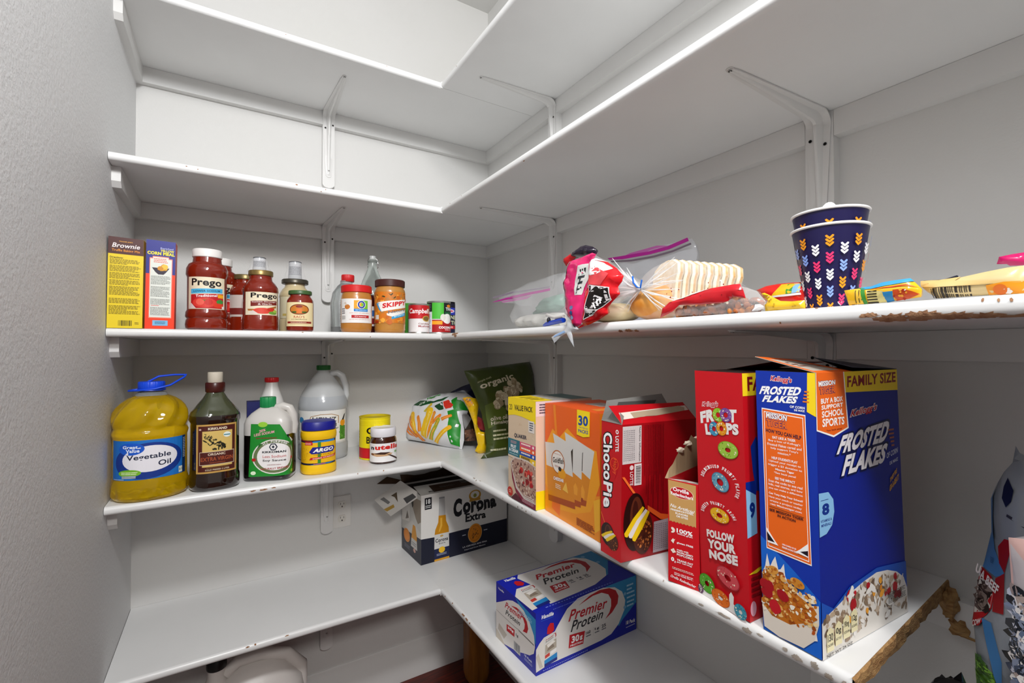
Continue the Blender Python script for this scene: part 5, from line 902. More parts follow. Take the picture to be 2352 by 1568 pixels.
# ================================================================ bottles and jars
SAUCE = mat('#7c1f0c', .12, coat=.6); GLASS = mat('#eef4f2', .03, 0, .96, ior=1.3)
def jar(name, label, cat, x, y, z, prof, m, group=None, sx=1, sy=1, pw=2, rot=0, seg=44, bname='jar'):
    t = thing(name, label, cat, (x, y, z), group); mb = MB(); b = Body((x, y, z + .0004), prof, sx, sy, pw, rot); b.mesh(mb, m, seg=seg); o = mb.build(bname, t, 42); return t, b, o
def lid(t, x, y, z, r, h, m, name='lid', ribs=0, sx=1, sy=1, rot=0):
    mb = MB(); tw = (lambda a, zz: .00035 * math.cos(a * ribs)) if ribs else None
    b = Body((x, y, z), [(r * .96, 0), (r, .0012), (r, h - .002), (r * .95, h)], sx, sy, rot=rot, twist=tw); b.mesh(mb, m, seg=96 if ribs else 36); return mb.build(name, t, 40)
def lbl(t, b, x, y, arc, z0, z1, art, col, off=.0005, turn=0, name='label', seed=1, rough=.45, dv=None):
    mb = MB(); c = b.label(mb, face_ang(x, y) + turn, arc, z0, z1, off=off, seed=seed, rough=rough, dv=dv); c.rect(0, 0, 1, 1, col); art(c); return mb.build(name, t, 0)
PR1 = [(.034, 0), (.040, .004), (.0415, .012), (.0405, .022), (.0385, .026), (.0412, .030), (.041, .040), (.0385, .045), (.0385, .118), (.041, .124), (.0405, .138), (.036, .148), (.0285, .153), (.0275, .162), (.027, .165)]
def artp1(c):
    c.text('Prego', (.12, .66, .88, .95), '#1a1416', .03); c.poly([(.10, .47), (.92, .52), (.92, .66), (.10, .62)], '#4ab0dc'); c.text('LOWER SODIUM', [(.18, .515), (.84, .555), (.84, .615), (.18, .580)], '#16506e', .03)
    c.poly([(.10, .02), (.95, .02), (.95, .50), (.10, .45)], '#b81c22'); c.text('Traditional', [(.24, .36), (.76, .40), (.76, .475), (.24, .440)], '#ffffff', .02); c.rect(.78, .36, .95, .47, '#f0a81c')
    c.ell(.45, .20, .30, .15, '#d83a30'); c.ell(.35, .22, .10, .10, '#e86050'); c.ell(.55, .22, .10, .10, '#c82a24'); c.poly([(.38, .31), (.45, .28), (.52, .33), (.46, .25)], '#3a7a28'); c.poly([(.02, .02), (.25, .02), (.12, .18), (.04, .12)], '#d8ccc8'); c.ell(.84, .24, .10, .07, '#3a8a3a'); c.ell(.80, .12, .14, .07, '#d83a20'); c.rect(.90, .02, .98, .10, '#e8e4e0')
for k_, (x, y, r, lb) in enumerate(((-.548, .062, 0, 'large plastic jar of tomato sauce with white lid and blue stripe label, in front'), (-.527, .172, 20, 'large plastic jar of tomato sauce with white lid, behind the lower sodium one'))):
    t, b, _ = jar('sauce_jar', lb, 'jar', x, y, z3, PR1, SAUCE, 'jars of tomato sauce'); lid(t, x, y, z3 + .1645, .0290, .0185, mat('#e6e3df', .4))
    lbl(t, b, x, y, 118 if k_ == 0 else 130, .046, .117, artp1, '#e8dcc0', turn=-2 if k_ == 0 else 10)
PR2 = [(.033, 0), (.0375, .003), (.0385, .010), (.0385, .034), (.0375, .036), (.0375, .092), (.0388, .094), (.0375, .104), (.031, .115), (.0255, .121), (.0245, .126), (.0245, .133)]
def artp2(c):
    c.text('Prego', (.18, .68, .96, .96), '#1a1416', .03); c.poly([(.18, .37), (.95, .46), (.95, .64), (.18, .60)], '#7a2620'); c.text('Italian Sausage', [(.22, .52), (.90, .56), (.90, .62), (.22, .585)], '#f0e4e0', .01); c.text('& Garlic', [(.38, .43), (.76, .46), (.76, .53), (.38, .50)], '#f0e4e0', .01)
    c.poly([(.08, .26), (.5, .25), (.92, .42), (.92, .34), (.6, .18), (.1, .18)], '#a86a2c'); c.ell(.50, .18, .26, .13, '#d84434'); c.ell(.74, .24, .12, .08, '#c8281c'); c.poly([(.14, .03), (.42, .03), (.25, .20), (.16, .14)], '#ddd0c8'); c.ell(.80, .10, .14, .07, '#6a9a38'); c.ell(.88, .18, .08, .06, '#a8c850')
t, b, _ = jar('sauce_jar', 'glass jar of tomato and sausage sauce with gold lid, in front of another', 'jar', -.440, .064, z3, PR2, SAUCE, 'jars of tomato sauce'); lid(t, -.440, .064, z3 + .1325, .0268, .0125, mat('#8a7444', .35, .6)); lbl(t, b, -.440, .064, 122, .037, .091, artp2, '#e8dcc0', turn=6)
t, b, _ = jar('sauce_jar', 'glass jar of tomato sauce half hidden behind the sausage sauce jar', 'jar', -.470, .158, z3, PR2, SAUCE, 'jars of tomato sauce'); lid(t, -.470, .158, z3 + .1325, .0268, .0125, mat('#7a6a44', .35, .6)); lbl(t, b, -.470, .158, 200, .037, .091, lambda c: c.rect(.1, .1, .9, .4, '#7a2620'), '#cfc0b8', turn=-10)
t, b, _ = jar('alfredo_jar', 'jar of cream coloured sauce with dark lid behind the small green lidded jar', 'jar', -.354, .158, z3, PR2, mat('#cdbb92', .25, coat=.5)); lid(t, -.354, .158, z3 + .1305, .0330, .0115, mat('#4f4a40', .35, .5)); lbl(t, b, -.354, .158, 130, .037, .098, lambda c: (c.text('Prego', (.30, .4, .95, .8), '#1a1416', .03), c.rect(.12, .1, .9, .2, '#c8b060')), '#d8cfae')
# stacked small clear spice shakers with white labels
for x, y, zb, h, r, lb in ((-.443, .064, z3 + .1452, .030, .0150, 'small clear shaker with white label standing on the sausage sauce jar'), (-.354, .158, z3 + .1424, .046, .0172, 'clear shaker wrapped in crinkled film standing on the cream sauce jar')):
    t = thing('spice_shaker', lb, 'shaker', (x, y, zb), 'clear shakers standing on jars'); mb = MB(); b = Body((x, y, zb), [(r * .95, 0), (r, .002), (r * .92, h * .9), (r * .9, h)]); b.mesh(mb, mat('#d8dade', .12, 0, .3)); mb.build('body', t, 40)
    mb = MB(); c = b.label(mb, face_ang(x, y), 150, .004, h * .86); c.micro(.12, .2, .9, .85, 6, '#6a6e78', w=(.1, .2)); mb.build('label', t, 0); lid(t, x, y, zb + h, r * .92, .0022, mat('#6a6c70', .3, .5))
    mb = MB(); rnd = random.Random(int(h * 1000)); vs = []; fs = []; n1, n2 = 8, 26
    for i in range(n1 + 1):
        for j in range(n2):
            a = 6.283 * j / n2; q = r * (1.08 + .10 * rnd.random()) + (.010 * (1 - i / n1) ** 2); vs.append((x + q * math.cos(a), y + q * math.sin(a), zb - .001 + h * .95 * i / n1))
    for i in range(n1):
        for j in range(n2): fs.append((i*n2+j, i*n2+(j+1) % n2, (i+1)*n2+(j+1) % n2, (i+1)*n2+j))
    mb.add(vs, fs, film('#ffffff', .18, .06)); mb.build('plastic_wrap', t, 0)
PR3 = [(.026, 0), (.0300, .003), (.0308, .010), (.0308, .068), (.030, .076), (.026, .083), (.0235, .086), (.0235, .091)]
def artr(c):
    c.ell(.5, .70, .30, .22, '#7a2a12'); c.ell(.5, .70, .27, .18, '#c87a28'); c.poly([(.26, .62), (.74, .62), (.68, .55), (.32, .55)], '#3a5a20'); c.rect(.42, .55, .58, .72, '#e0762a'); c.ell(.5, .82, .10, .05, '#8a2010')
    c.text('RAO\'S', (.34, .34, .66, .44), '#b83a2a', .01); c.text('HOMEMADE', (.26, .26, .74, .31), '#8a7a50', .01); c.rect(.10, .12, .90, .20, '#8a1c18'); c.micro(.24, .14, .76, .18, 1, '#e8d8b8', w=(.05, .1)); c.rect(.2, .06, .8, .075, '#b8a878')
t, b, _ = jar('sauce_jar', 'small jar of red sauce with green lid and oval picture label', 'jar', -.355, .046, z3, PR3, SAUCE, 'jars of tomato sauce'); lid(t, -.355, .046, z3 + .0905, .0268, .0098, mat('#3c5c30', .4)); lbl(t, b, -.355, .046, 140, .012, .070, artr, '#ead9a8', turn=-4)
# clear oil bottle with red cap, ridged
t, b, _ = jar('syrup_bottle', 'clear ridged bottle with red cap behind the peanut butter, nearly empty', 'bottle', -.220, .165, z3, [(.034, 0), (.038, .006), (.038, .060), (.0395, .085), (.034, .115), (.022, .135), (.015, .142), (.015, .150)], mat('#e4e8e8', .06, 0, .75), sx=1.1, bname='bottle')
lid(t, -.216, .165, z3 + .148, .0172, .0195, mat('#cc1c20', .4), 'cap', 30); mb = MB(); Body((-.220, .165, z3 + .001), [(.033, 0), (.037, .005), (.037, .018)], sx=1.1).mesh(mb, mat('#1e1214', .2)); mb.build('dregs', t, 40)
mb = MB()
for k_ in range(13): ball(mb, b.pt(math.radians(face_ang(-.22, .165) - 20), .012 + .0062 * k_, None, .0), (.0014, .0014, .0018), mat('#f4f6f6', .1), 6, 4)
mb.build('ridges', t, 60)
PB = [(.034, 0), (.0375, .003), (.0390, .012), (.0395, .022), (.0395, .083), (.0385, .090), (.0375, .097), (.0362, .100), (.0362, .104)]
def arto(c):
    c.rect(.42, .50, .80, .93, '#7ac030'); c.rect(.42, .50, .61, .93, '#f4a41c'); c.text('O', (.50, .58, .73, .93), '#ffffff', .06); c.text('O', (.515, .595, .715, .915), '#2a3a9a', .03); c.rect(.42, .47, .80, .58, '#1c7cc8'); c.text('organics', (.46, .49, .76, .56), '#bfe0f4', .02)
    c.micro(.30, .38, .90, .43, 1, '#d8b0a8', w=(.1, .2)); c.rect(.36, .20, .84, .32, '#b81c22'); c.text('Creamy', (.44, .225, .76, .295), '#f0d8d4', .02); c.micro(.30, .12, .88, .16, 1, '#d8a8a0', w=(.1, .15)); c.ell(.24, .66, .08, .10, '#c87830'); c.poly([(.12, .82), (.24, .72), (.20, .86)], '#d8c8b8'); c.micro(.05, .36, .18, .62, 3, '#7a7478', w=(.3, .6)); c.micro(.05, .14, .2, .30, 3, '#9a948e', w=(.3, .6)); c.poly([(.93, .45), (1, .50), (1, .95), (.94, .80)], '#d8c4b4')
t, b, _ = jar('peanut_butter_jar', 'peanut butter jar with red lid and white label', 'jar', -.218, .052, z3, PB, mat('#b87a34', .25, coat=.5)); lid(t, -.218, .052, z3 + .1038, .0385, .0188, mat('#d01c1e', .4), ribs=44); lbl(t, b, -.218, .052, 138, .024, .086, arto, '#ece9e6', turn=2)
SK = [(.036, 0), (.040, .003), (.0415, .010), (.0410, .016), (.0415, .022), (.0415, .108), (.0405, .116), (.0372, .122), (.0365, .126)]
def arts(c):
    c.blobs(lambda x, y: True, (.02, .03, .98, .97), 90, (.003, .009), ['#d8761a', '#e8922a', '#c86414', '#f0a83c', '#b87a3c'], jag=.3); c.blobs(lambda x, y: y > .8, (.02, .8, .98, .98), 8, (.004, .006), ['#2a3a18'], asp=(.2, .4))
    c.poly([(.14, .62), (.24, .40), (.30, .36), (.22, .66)], '#3a9ad0'); c.poly([(.18, .66), (.95, .78), (.98, .52), (.62, .44), (.30, .36), (.22, .54)], '#f2efe8')
    c.text('SKIPPY', [(.32, .46), (.95, .60), (.97, .75), (.32, .62)], '#d01820', .05); c.poly([(.42, .30), (.95, .46), (.95, .34), (.62, .18), (.44, .24)], '#ece8e2'); c.text('Natural', [(.46, .29), (.94, .42), (.95, .50), (.46, .38)], '#6a6468', .02); c.poly([(.54, .12), (.95, .26), (.95, .36), (.54, .20)], '#2a9cd0'); c.text('creamy', [(.60, .165), (.90, .265), (.90, .32), (.60, .215)], '#c8e8f8', .02)
    c.rect(.10, .12, .22, .26, '#e0dcd4'); c.rect(.08, .0, .22, .08, '#a83a14')
t, b, _ = jar('peanut_butter_jar', 'taller peanut butter jar with dark brown lid and orange label', 'jar', -.127, .058, z3, SK, mat('#b98038', .25, coat=.5)); lid(t, -.127, .058, z3 + .1258, .0398, .0190, mat('#45201c', .4), ribs=48); lbl(t, b, -.127, .058, 150, .026, .110, arts, '#d07a1e', off=.0006)
# swing-top bottle
t, b, _ = jar('glass_bottle', 'clear swing-top glass bottle behind the peanut butter jars', 'bottle', -.128, .235, z3, [(.038, 0), (.042, .005), (.042, .115), (.040, .135), (.030, .165), (.017, .195), (.0135, .205), (.0130, .222), (.0150, .224), (.0150, .229), (.0125, .231)], mat('#dfe8e4', .04, 0, .88, ior=1.35), bname='bottle')
lid(t, -.128, .235, z3 + .2306, .0098, .012, mat('#c4c6c4', .3), 'stopper')
mb = MB()
for s_ in (-1, 1):
    tube(mb, [(-.128 + s_ * .0145, .232, z3 + .205), (-.128 + s_ * .0165, .228, z3 + .215), (-.128 + s_ * .0135, .232, z3 + .232), (-.128 + s_ * .004, .235, z3 + .2425)], .0009, mat('#b8b8b8', .2, 1), 6); ball(mb, (-.128 + s_ * .0165, .226, z3 + .211), .0024, mat('#e8e8e8', .1, .8), 8, 5)
mb.build('wire_bail', t, 60)
t, b, _ = jar('sauce_bottle', 'slim dark red bottle between the two peanut butter jars', 'bottle', -.166, .118, z3, [(.020, 0), (.023, .003), (.023, .080), (.016, .10), (.011, .108)], mat('#3a0c10', .15, coat=.5), bname='bottle'); lbl(t, b, -.166, .118, 150, .02, .075, lambda c: (c.rect(.1, .1, .9, .4, '#8a1c20'), c.rect(.2, .5, .8, .8, '#3a6ab0')), '#e0dcd8')
t, b, _ = jar('spice_jar', 'small green and orange jar hidden behind the tall peanut butter jar', 'jar', -.064, .165, z3, [(.020, 0), (.022, .003), (.022, .070), (.020, .075)], mat('#c85a20', .3)); lbl(t, b, -.064, .165, 240, .03, .072, lambda c: c.rect(0, .4, 1, .6, '#e8e4d8'), '#4a8a4a')
CAN = [(.0312, 0), (.0330, .0006), (.0330, .0030), (.0322, .0045), (.0322, .0885), (.0330, .0900), (.0330, .0924), (.0312, .0930)]
def can(name, label, x, y, s, sh, art, col, turn=0, top='#b8b8b4'):
    P_ = [(r * s, z * sh) for r, z in CAN]; t, b, _ = jar(name, label, 'can', x, y, z3, P_, mat(top, .3, .8), bname='can')
    mb = MB(); lo = .0055 * sh; hi = .0875 * sh; bb_ = Body((x, y, z3 + .0004), [(P_[3][0] + .0003, lo), (P_[3][0] + .0003, hi)]); bb_.mesh(mb, mat(col, .4), caps=False)
    c = bb_.label(mb, face_ang(x, y) + turn, 170, lo, hi, off=.0003); art(c); mb.build('label', t, 40); return t
def artc(c):
    c.rect(0, .50, 1, 1, '#c01820'); c.text('Campbell\'s', [(.12, .64), (.92, .64), (.92, .88), (.12, .88)], '#ffffff', .02, shear=.04); c.ell(.72, .50, .14, .11, '#c8a040'); c.ell(.72, .50, .11, .085, '#7a6030'); c.text('Condensed', (.45, .28, .95, .34), '#8a4a4a', .01); c.text('Mushroom', (.45, .18, .95, .25), '#a04048', .02)
can('soup_can', 'red and white can of condensed soup', -.034, .084, .92, .93, artc, '#e8e4e4', 6)
t, b, _ = jar('green_lid_can', 'can with bright green lid behind the red and white soup can', 'can', -.030, .158, z3, [(.028, 0), (.030, .003), (.030, .0905), (.029, .0935)], mat('#4a9a38', .4), bname='can')
def art3(c):
    c.rect(0, 0, .28, .68, '#dfe0e4'); c.micro(.03, .05, .24, .62, 12, '#8a8c94', w=(.2, .4)); c.rect(0, .70, .28, 1, '#201c20'); c.micro(.05, .74, .24, .96, 5, '#8a8490'); c.rect(.28, .45, .62, 1, '#4ab838'); c.rect(.28, 0, 1, .42, '#a81418'); c.rect(.28, .26, .58, .38, '#f0a018'); c.rect(.62, .42, 1, 1, '#1a2420')
    c.ell(.80, .90, .08, .05, '#e88a20'); c.text('THAI', (.68, .74, .96, .85), '#e8e8e8', .04); c.rect(.66, .60, 1, .70, '#1c5a38'); c.ell(.74, .46, .16, .17, '#f0eeea'); c.ell(.60, .50, .08, .12, '#e0dcd4'); c.text('COCONUT', (.48, .12, .94, .20), '#ffffff', .04); c.text('MILK', (.66, .06, .90, .10), '#e8c0c0', .02)
can('coconut_milk_can', 'green, white and red coconut milk can beside the soup can', .032, .094, 1.08, 1.05, art3, '#dfe0e4', 4)
def art4(c):
    c.rect(0, .86, 1, 1, '#14122a'); c.rect(0, .62, 1, .86, '#2a38b0'); c.ell(.5, .745, .3, .06, '#e8e0f0'); c.ell(.5, .745, .22, .03, '#c83050'); c.text('BONE', (.15, .46, .9, .60), '#c8cca8', .04); c.text('BROTH', (.1, .28, .9, .42), '#c8cca8', .04); c.rect(.05, .14, .95, .25, '#cc1c24'); c.rect(.3, .165, .7, .225, '#f08a8a')
can('slim_can', 'slim dark blue can, last on the back run of the third shelf', .086, .150, .70, 1.12, art4, '#181a38', 10, '#2a2a30')
# ---------------------------------------------------------------- fourth shelf, back run
OIL = mat('#f4cc14', .04, 0, .72, ior=1.36); 
x, y = -.6475, .064
tw = lambda a, z: (.0032 * math.cos(9 * a - z * 95) * max(0, 1 - abs(z - .178) / .034) ** .5 if abs(z - .178) < .034 else 0) + (.0016 * math.cos(14 * a) * (1 if .008 < z < .030 else 0))
PV = [(.066, 0), (.074, .003), (.0775, .010), (.077, .020), (.0775, .032), (.0755, .040), (.0748, .044), (.0748, .127), (.0760, .130), (.0775, .137), (.0750, .142), (.0735, .146), (.0765, .152), (.0770, .160), (.0755, .170), (.0725, .180), (.0670, .190), (.0590, .199), (.0480, .207), (.034, .213)]
t = thing('oil_bottle', 'large bottle of yellow vegetable oil with blue cap and strap handle', 'bottle', (x, y, z4))
b = Body((x, y, z4 + .0004), [(r_ * .86, z_) for r_, z_ in PV], 1, .96, 2.3, 12, twist=tw); mb = MB(); b.mesh(mb, OIL, seg=110); mb.build('bottle', t, 60)
mb = MB(); Body((x, y, z4 + .0004), [(.0292, .2132), (.026, .219), (.019, .222), (.019, .226)]).mesh(mb, mat('#e8ecec', .05, 0, .8), seg=40); mb.build('neck', t, 50)
lid(t, x, y, z4 + .2235, .0235, .0195, mat('#1048d8', .4), 'cap', 36)
mb = MB(); zc = z4 + .2245; hp = [(x - .038, y - .004, zc), (x - .020, y - .020, zc + .001), (x + .008, y - .025, zc + .0035), (x + .034, y - .016, zc + .010), (x + .058, y - .004, zc + .026), (x + .0615, y, zc + .031), (x + .040, y + .006, zc + .0315), (x + .012, y + .004, zc + .029), (x - .006, y + .002, zc + .018), (x - .024, y + .003, zc + .002)]
tube(mb, hp, .0022, mat('#1048d8', .4), 8, closed=True); Body((x, y, zc - .001), [(.0245, 0), (.0255, .001), (.0245, .004)]).mesh(mb, mat('#1048d8', .4)); mb.build('handle', t, 60)
def artv(c):
    c.poly([(0, 0), (1, 0), (1, 1), (0, 1)], '#1a70c4'); c.rect(.93, 0, 1, 1, '#10305c'); c.micro(.945, .4, .995, .95, 12, '#a8b4c4', w=(.3, .6))
    c.ell(.50, .47, .42, .46, '#10348a', 4); c.ell(.52, .52, .325, .335, '#eceaf0', 3); c.ell(.30, .79, .155, .155, '#1458c8'); c.text('Great', (.20, .80, .38, .88), '#e8f0ff', .03); c.text('Value', (.24, .70, .40, .79), '#e8f0ff', .03)
    c.text('Vegetable', [(.25, .46), (.76, .50), (.76, .66), (.25, .63)], '#1a2440', .02); c.text('Oil', [(.61, .31), (.76, .33), (.76, .46), (.61, .45)], '#1a2440', .02)
    c.ell(.28, .18, .14, .09, '#78b828'); c.rect(.19, .05, .36, .12, '#a0a8b4'); c.micro(.18, .14, .38, .22, 2, '#e0f0c0', w=(.2, .4)); c.rect(.87, .03, .93, .19, '#dfe4d8'); c.text('61', (.875, .08, .925, .15), '#3a6a4a', .02); c.micro(.04, .01, .22, .04, 1, '#d0dcf0')
lbl(t, b, x, y, 128, .046, .126, artv, '#1a70c4', turn=-3, seed=3)
x, y = -.531, .058
t = thing('olive_oil_bottle', 'tall dark brown olive oil bottle with beige stopper', 'bottle', (x, y, z4))
PO = [(.046, 0), (.051, .004), (.0525, .012), (.0525, .028), (.0505, .034), (.0505, .148), (.0530, .153), (.0525, .163), (.0490, .172), (.0370, .187), (.0260, .200), (.0190, .212), (.0175, .216)]
b = Body((x, y, z4 + .0004), [(r_ * .93, z_) for r_, z_ in PO], 1, .95, 2.8, 8); mb = MB(); b.mesh(mb, mat('#1e0d06', .06, coat=1), seg=64, z0=0, z1=.165); mb.build('bottle', t, 50)
mb = MB(); b.mesh(mb, mat('#3c4028', .06, coat=1), seg=64, z0=.1645, z1=.216); o = mb.build('shoulder', t, 50); o['label'] = 'greenish empty upper part'
mb = MB(); Body((x, y, z4 + .215), [(.0185, 0), (.0195, .002), (.0195, .020), (.0180, .022)]).mesh(mb, mat('#42140e', .3)); mb.build('collar', t, 40)
lid(t, x, y, z4 + .2368, .0150, .0235, mat('#c8bfae', .6), 'stopper')
def arto2(c):
    c.rect(.03, .02, .97, .98, '#c49a50'); c.rect(.05, .035, .95, .965, '#4e1812'); c.rect(.15, .13, .87, .86, '#d8b868'); c.blobs(lambda x, y: abs(y - (.82 - .5 * (x - .2) - .1)) < .10 and .2 < x < .7, (.2, .48, .7, .86), 34, (.002, .006), ['#2e2a10', '#3a3818'], asp=(.25, .4)); c.blobs(lambda x, y: True, (.35, .48, .72, .62), 16, (.002, .0035), ['#1a1a0c'], jag=.15)
    c.text('KIRKLAND', (.28, .885, .74, .935), '#f0e4cc', .03); c.ell(.74, .77, .09, .055, '#e8f0e8'); c.rect(.66, .755, .82, .775, '#2a7a8a'); c.ell(.10, .90, .03, .018, '#c8a8a0')
    c.rect(.09, .17, .92, .44, '#d8c8b0'); c.rect(.10, .18, .91, .43, '#4e1812'); c.text('ORGANIC', (.28, .36, .70, .41), '#e8d8c0', .02); c.text('EXTRA VIRGIN', (.12, .25, .89, .33), '#a8502c', .02); c.micro(.32, .20, .7, .225, 1, '#a8502c'); c.micro(.25, .10, .8, .12, 1, '#8a6a30'); c.text('COLD PRESSED 2 LITER', (.22, .055, .80, .085), '#e0d0b0', .02)
lbl(t, b, x, y, 92, .040, .147, arto2, '#c49a50', turn=6, seed=5)
# soy sauce jug
x, y = -.416, .076
t = thing('soy_sauce_jug', 'soy sauce jug with green cap and green label, dark liquid inside', 'jug', (x, y, z4))
PS = [(.041, 0), (.044, .003), (.045, .010), (.045, .108), (.045, .134), (.042, .145), (.033, .158), (.022, .168), (.017, .172)]
b = Body((x, y, z4 + .0004), PS, 1.18, .92, 4.2, -22); mb = MB(); b.mesh(mb, mat('#0c0807', .10, coat=1), seg=56, z0=0, z1=.108); o = mb.build('filled_body', t, 50); o['label'] = 'part filled with black sauce'
PLA = mat('#dedad4', .3, 0, .2); mb = MB(); b.mesh(mb, PLA, seg=56, z0=.108, z1=.172); mb.build('upper_body', t, 50)
th_ = math.radians(-22); ux, uy = math.cos(th_), math.sin(th_)
hb = lambda a, h, d=0: (x + a * ux - d * -uy, y + a * uy, z4 + h)
mb = MB(); tube(mb, [hb(.012, .168), hb(.028, .1725), hb(.043, .168), hb(.052, .150), hb(.0545, .128), hb(.050, .108)], [.010, .0105, .010, .0095, .0095, .010], PLA, 12); mb.build('handle', t, 60)
lid(t, x - .006, y, z4 + .1712, .0175, .0245, mat('#1d8a4c', .4), 'cap', 40)
def artsoy(c):
    c.poly([(0, 0), (1, 0), (1, .62), (.78, .72), (.62, .98), (.04, 1)], '#1c8a2c'); c.poly([(.80, .74), (1, .64), (.92, .62)], '#f0f0ec'); c.ell(.28, .985, .10, .05, '#9ad040')
    c.text('20%', [(.20, .83), (.34, .86), (.34, .91), (.20, .88)], '#e8a0b0', .03); c.text('LESS SODIUM', [(.10, .76), (.52, .82), (.52, .87), (.10, .81)], '#e8a0b0', .03); c.micro(.14, .70, .58, .75, 1, '#7a3a2a')
    c.ell(.52, .37, .455, .33, '#e8e4dc'); c.ring(.52, .37, .43, .31, .84, '#6a7a50'); c.ell(.52, .37, .36, .26, '#f2efee'); c.poly([(.16, .52), (.28, .62), (.20, .62)], '#2a6a2a'); c.poly([(.78, .60), (.90, .52), (.86, .62)], '#2a6a2a')
    n = 11
    for i, ch in enumerate('ALL PURPOSE'):
        if ch != ' ':
            a = math.radians(128 - 76 * (i + .5) / n); u0, v0 = .52 + .395 * math.cos(a), .37 + .288 * math.sin(a); c.text(ch, (u0 - .018, v0 - .018, u0 + .018, v0 + .018), '#f2efee', .03)
    c.ring(.50, .555, .085, .075, .72, '#2a3040', n=6); c.ell(.50, .555, .03, .03, '#2a3040', n=4); c.text('KIKKOMAN', (.27, .44, .74, .48), '#20242c', .04); c.text('Less Sodium', (.28, .35, .74, .40), '#c86a6a', .01); c.text('Soy Sauce', (.28, .27, .74, .32), '#2a2428', .02); c.micro(.38, .20, .66, .23, 1, '#b08a8a')
    c.text('NATURALLY BREWED', [(.24, .12), (.80, .14), (.80, .175), (.24, .155)], '#a83a3a', .03); c.ell(.10, .32, .04, .03, '#b81c1c'); c.ell(.90, .32, .04, .03, '#b81c1c'); c.ell(.09, .07, .05, .035, '#e0f0d0'); c.ell(.92, .06, .05, .03, '#9ad040')
lbl(t, b, x, y, 108, .012, .136, artsoy, mat('#1c8a2c', .4, alpha=0), turn=2, seed=6)
# white bottle and navy box behind it
x, y = -.404, .216
t = thing('white_bottle', 'white plastic bottle with red cap behind the soy sauce jug', 'bottle', (x, y, z4)); mb = MB(); Body((x, y, z4 + .0004), [(.040, 0), (.044, .004), (.044, .120), (.040, .140), (.028, .175), (.0165, .212), (.014, .224)]).mesh(mb, mat('#dedcd8', .35), seg=40); mb.build('bottle', t, 50); lid(t, x, y, z4 + .223, .0170, .012, mat('#cc1c20', .4), 'cap', 36)
mb = MB(); c = Body((x, y, z4), [(.0445, 0), (.0445, .12)]).label(mb, face_ang(x, y) + 20, 90, .03, .11); c.rect(0, 0, 1, 1, '#e0a818'); mb.build('label', t, 0)
t = thing('navy_box', 'navy blue box behind the soy sauce jug', 'box', (-.445, .149, z4)); mb = MB(); box(mb, (-.465, .130, z4 + .0004), (-.427, .168, z4 + .180), mat('#161c5c', .45)); c = Canvas(mb, bil((-.465, .130, z4), (-.427, .130, z4), (-.427, .130, z4 + .180), (-.465, .130, z4 + .180)), .038, .18); c.rect(.1, .1, .9, .45, '#2c3a8c'); mb.build('box', t, 0)
# vinegar jug
x, y = -.268, .236
t = thing('vinegar_jug', 'large translucent vinegar jug with green cap and white label', 'jug', (x, y, z4))
PH = [(.066, 0), (.070, .004), (.0715, .012), (.0715, .040), (.0700, .044), (.0700, .138), (.0720, .143), (.0715, .155), (.068, .170), (.060, .188), (.048, .207), (.034, .226), (.022, .241), (.0175, .246), (.0170, .252)]
PLB = mat('#d4d6d6', .25, 0, .25); b = Body((x, y, z4 + .0004), [(r_ * .94, z_) for r_, z_ in PH], 1, 1, 2.1); mb = MB(); b.mesh(mb, mat('#c2c6ca', .15, 0, .2), z0=0, z1=.178, seg=56); mb.build('filled_body', t, 50); mb = MB(); b.mesh(mb, PLB, z0=.178, z1=.252, seg=56, caps=False); mb.build('upper_body', t, 50)
mb = MB(); tube(mb, [(x + .018, y - .006, z4 + .240), (x + .036, y - .010, z4 + .243), (x + .049, y - .013, z4 + .234), (x + .060, y - .016, z4 + .205), (x + .060, y - .018, z4 + .180), (x + .054, y - .016, z4 + .158)], [.0085, .010, .010, .0095, .0095, .009], PLB, 12); mb.build('handle', t, 60)
lid(t, x, y, z4 + .2515, .0190, .0135, mat('#1e6a2c', .4), 'cap', 40)
def arth(c):
    c.rect(0, 0, 1, .05, '#cfd0d0'); c.poly([(.36, .66), (.40, .84), (.55, .90), (.72, .90), (.84, .83), (.84, .60)], '#b08a5c'); c.poly([(.375, .66), (.41, .825), (.55, .88), (.72, .88), (.825, .815), (.825, .60)], '#f0eee8'); c.text('HEINZ', [(.42, .68), (.80, .66), (.80, .80), (.43, .82)], '#3a3834', .02); c.ell(.21, .72, .06, .09, '#2a80b8'); c.text('Distilled', (.40, .52, .80, .62), '#5a5854', .02); c.text('White Vinegar', (.38, .42, .84, .50), '#5a5854', .02)
    c.poly([(.86, .54), (.98, .50), (.98, .10), (.86, .10)], '#4a8a2c'); c.blobs(lambda x, y: True, (.86, .14, .97, .46), 24, (.002, .004), ['#5a9a34', '#3a7a24', '#6aaa44']); c.ell(.92, .60, .055, .10, '#f0a020'); c.poly([(.90, .68), (.94, .68), (.985, .88), (.95, .84)], '#1e1e1e'); c.micro(.04, .1, .16, .9, 18, '#9aa0a4', w=(.3, .6))
lbl(t, b, x, y, 150, .046, .140, arth, '#e9e8e4', turn=-14, seed=7)
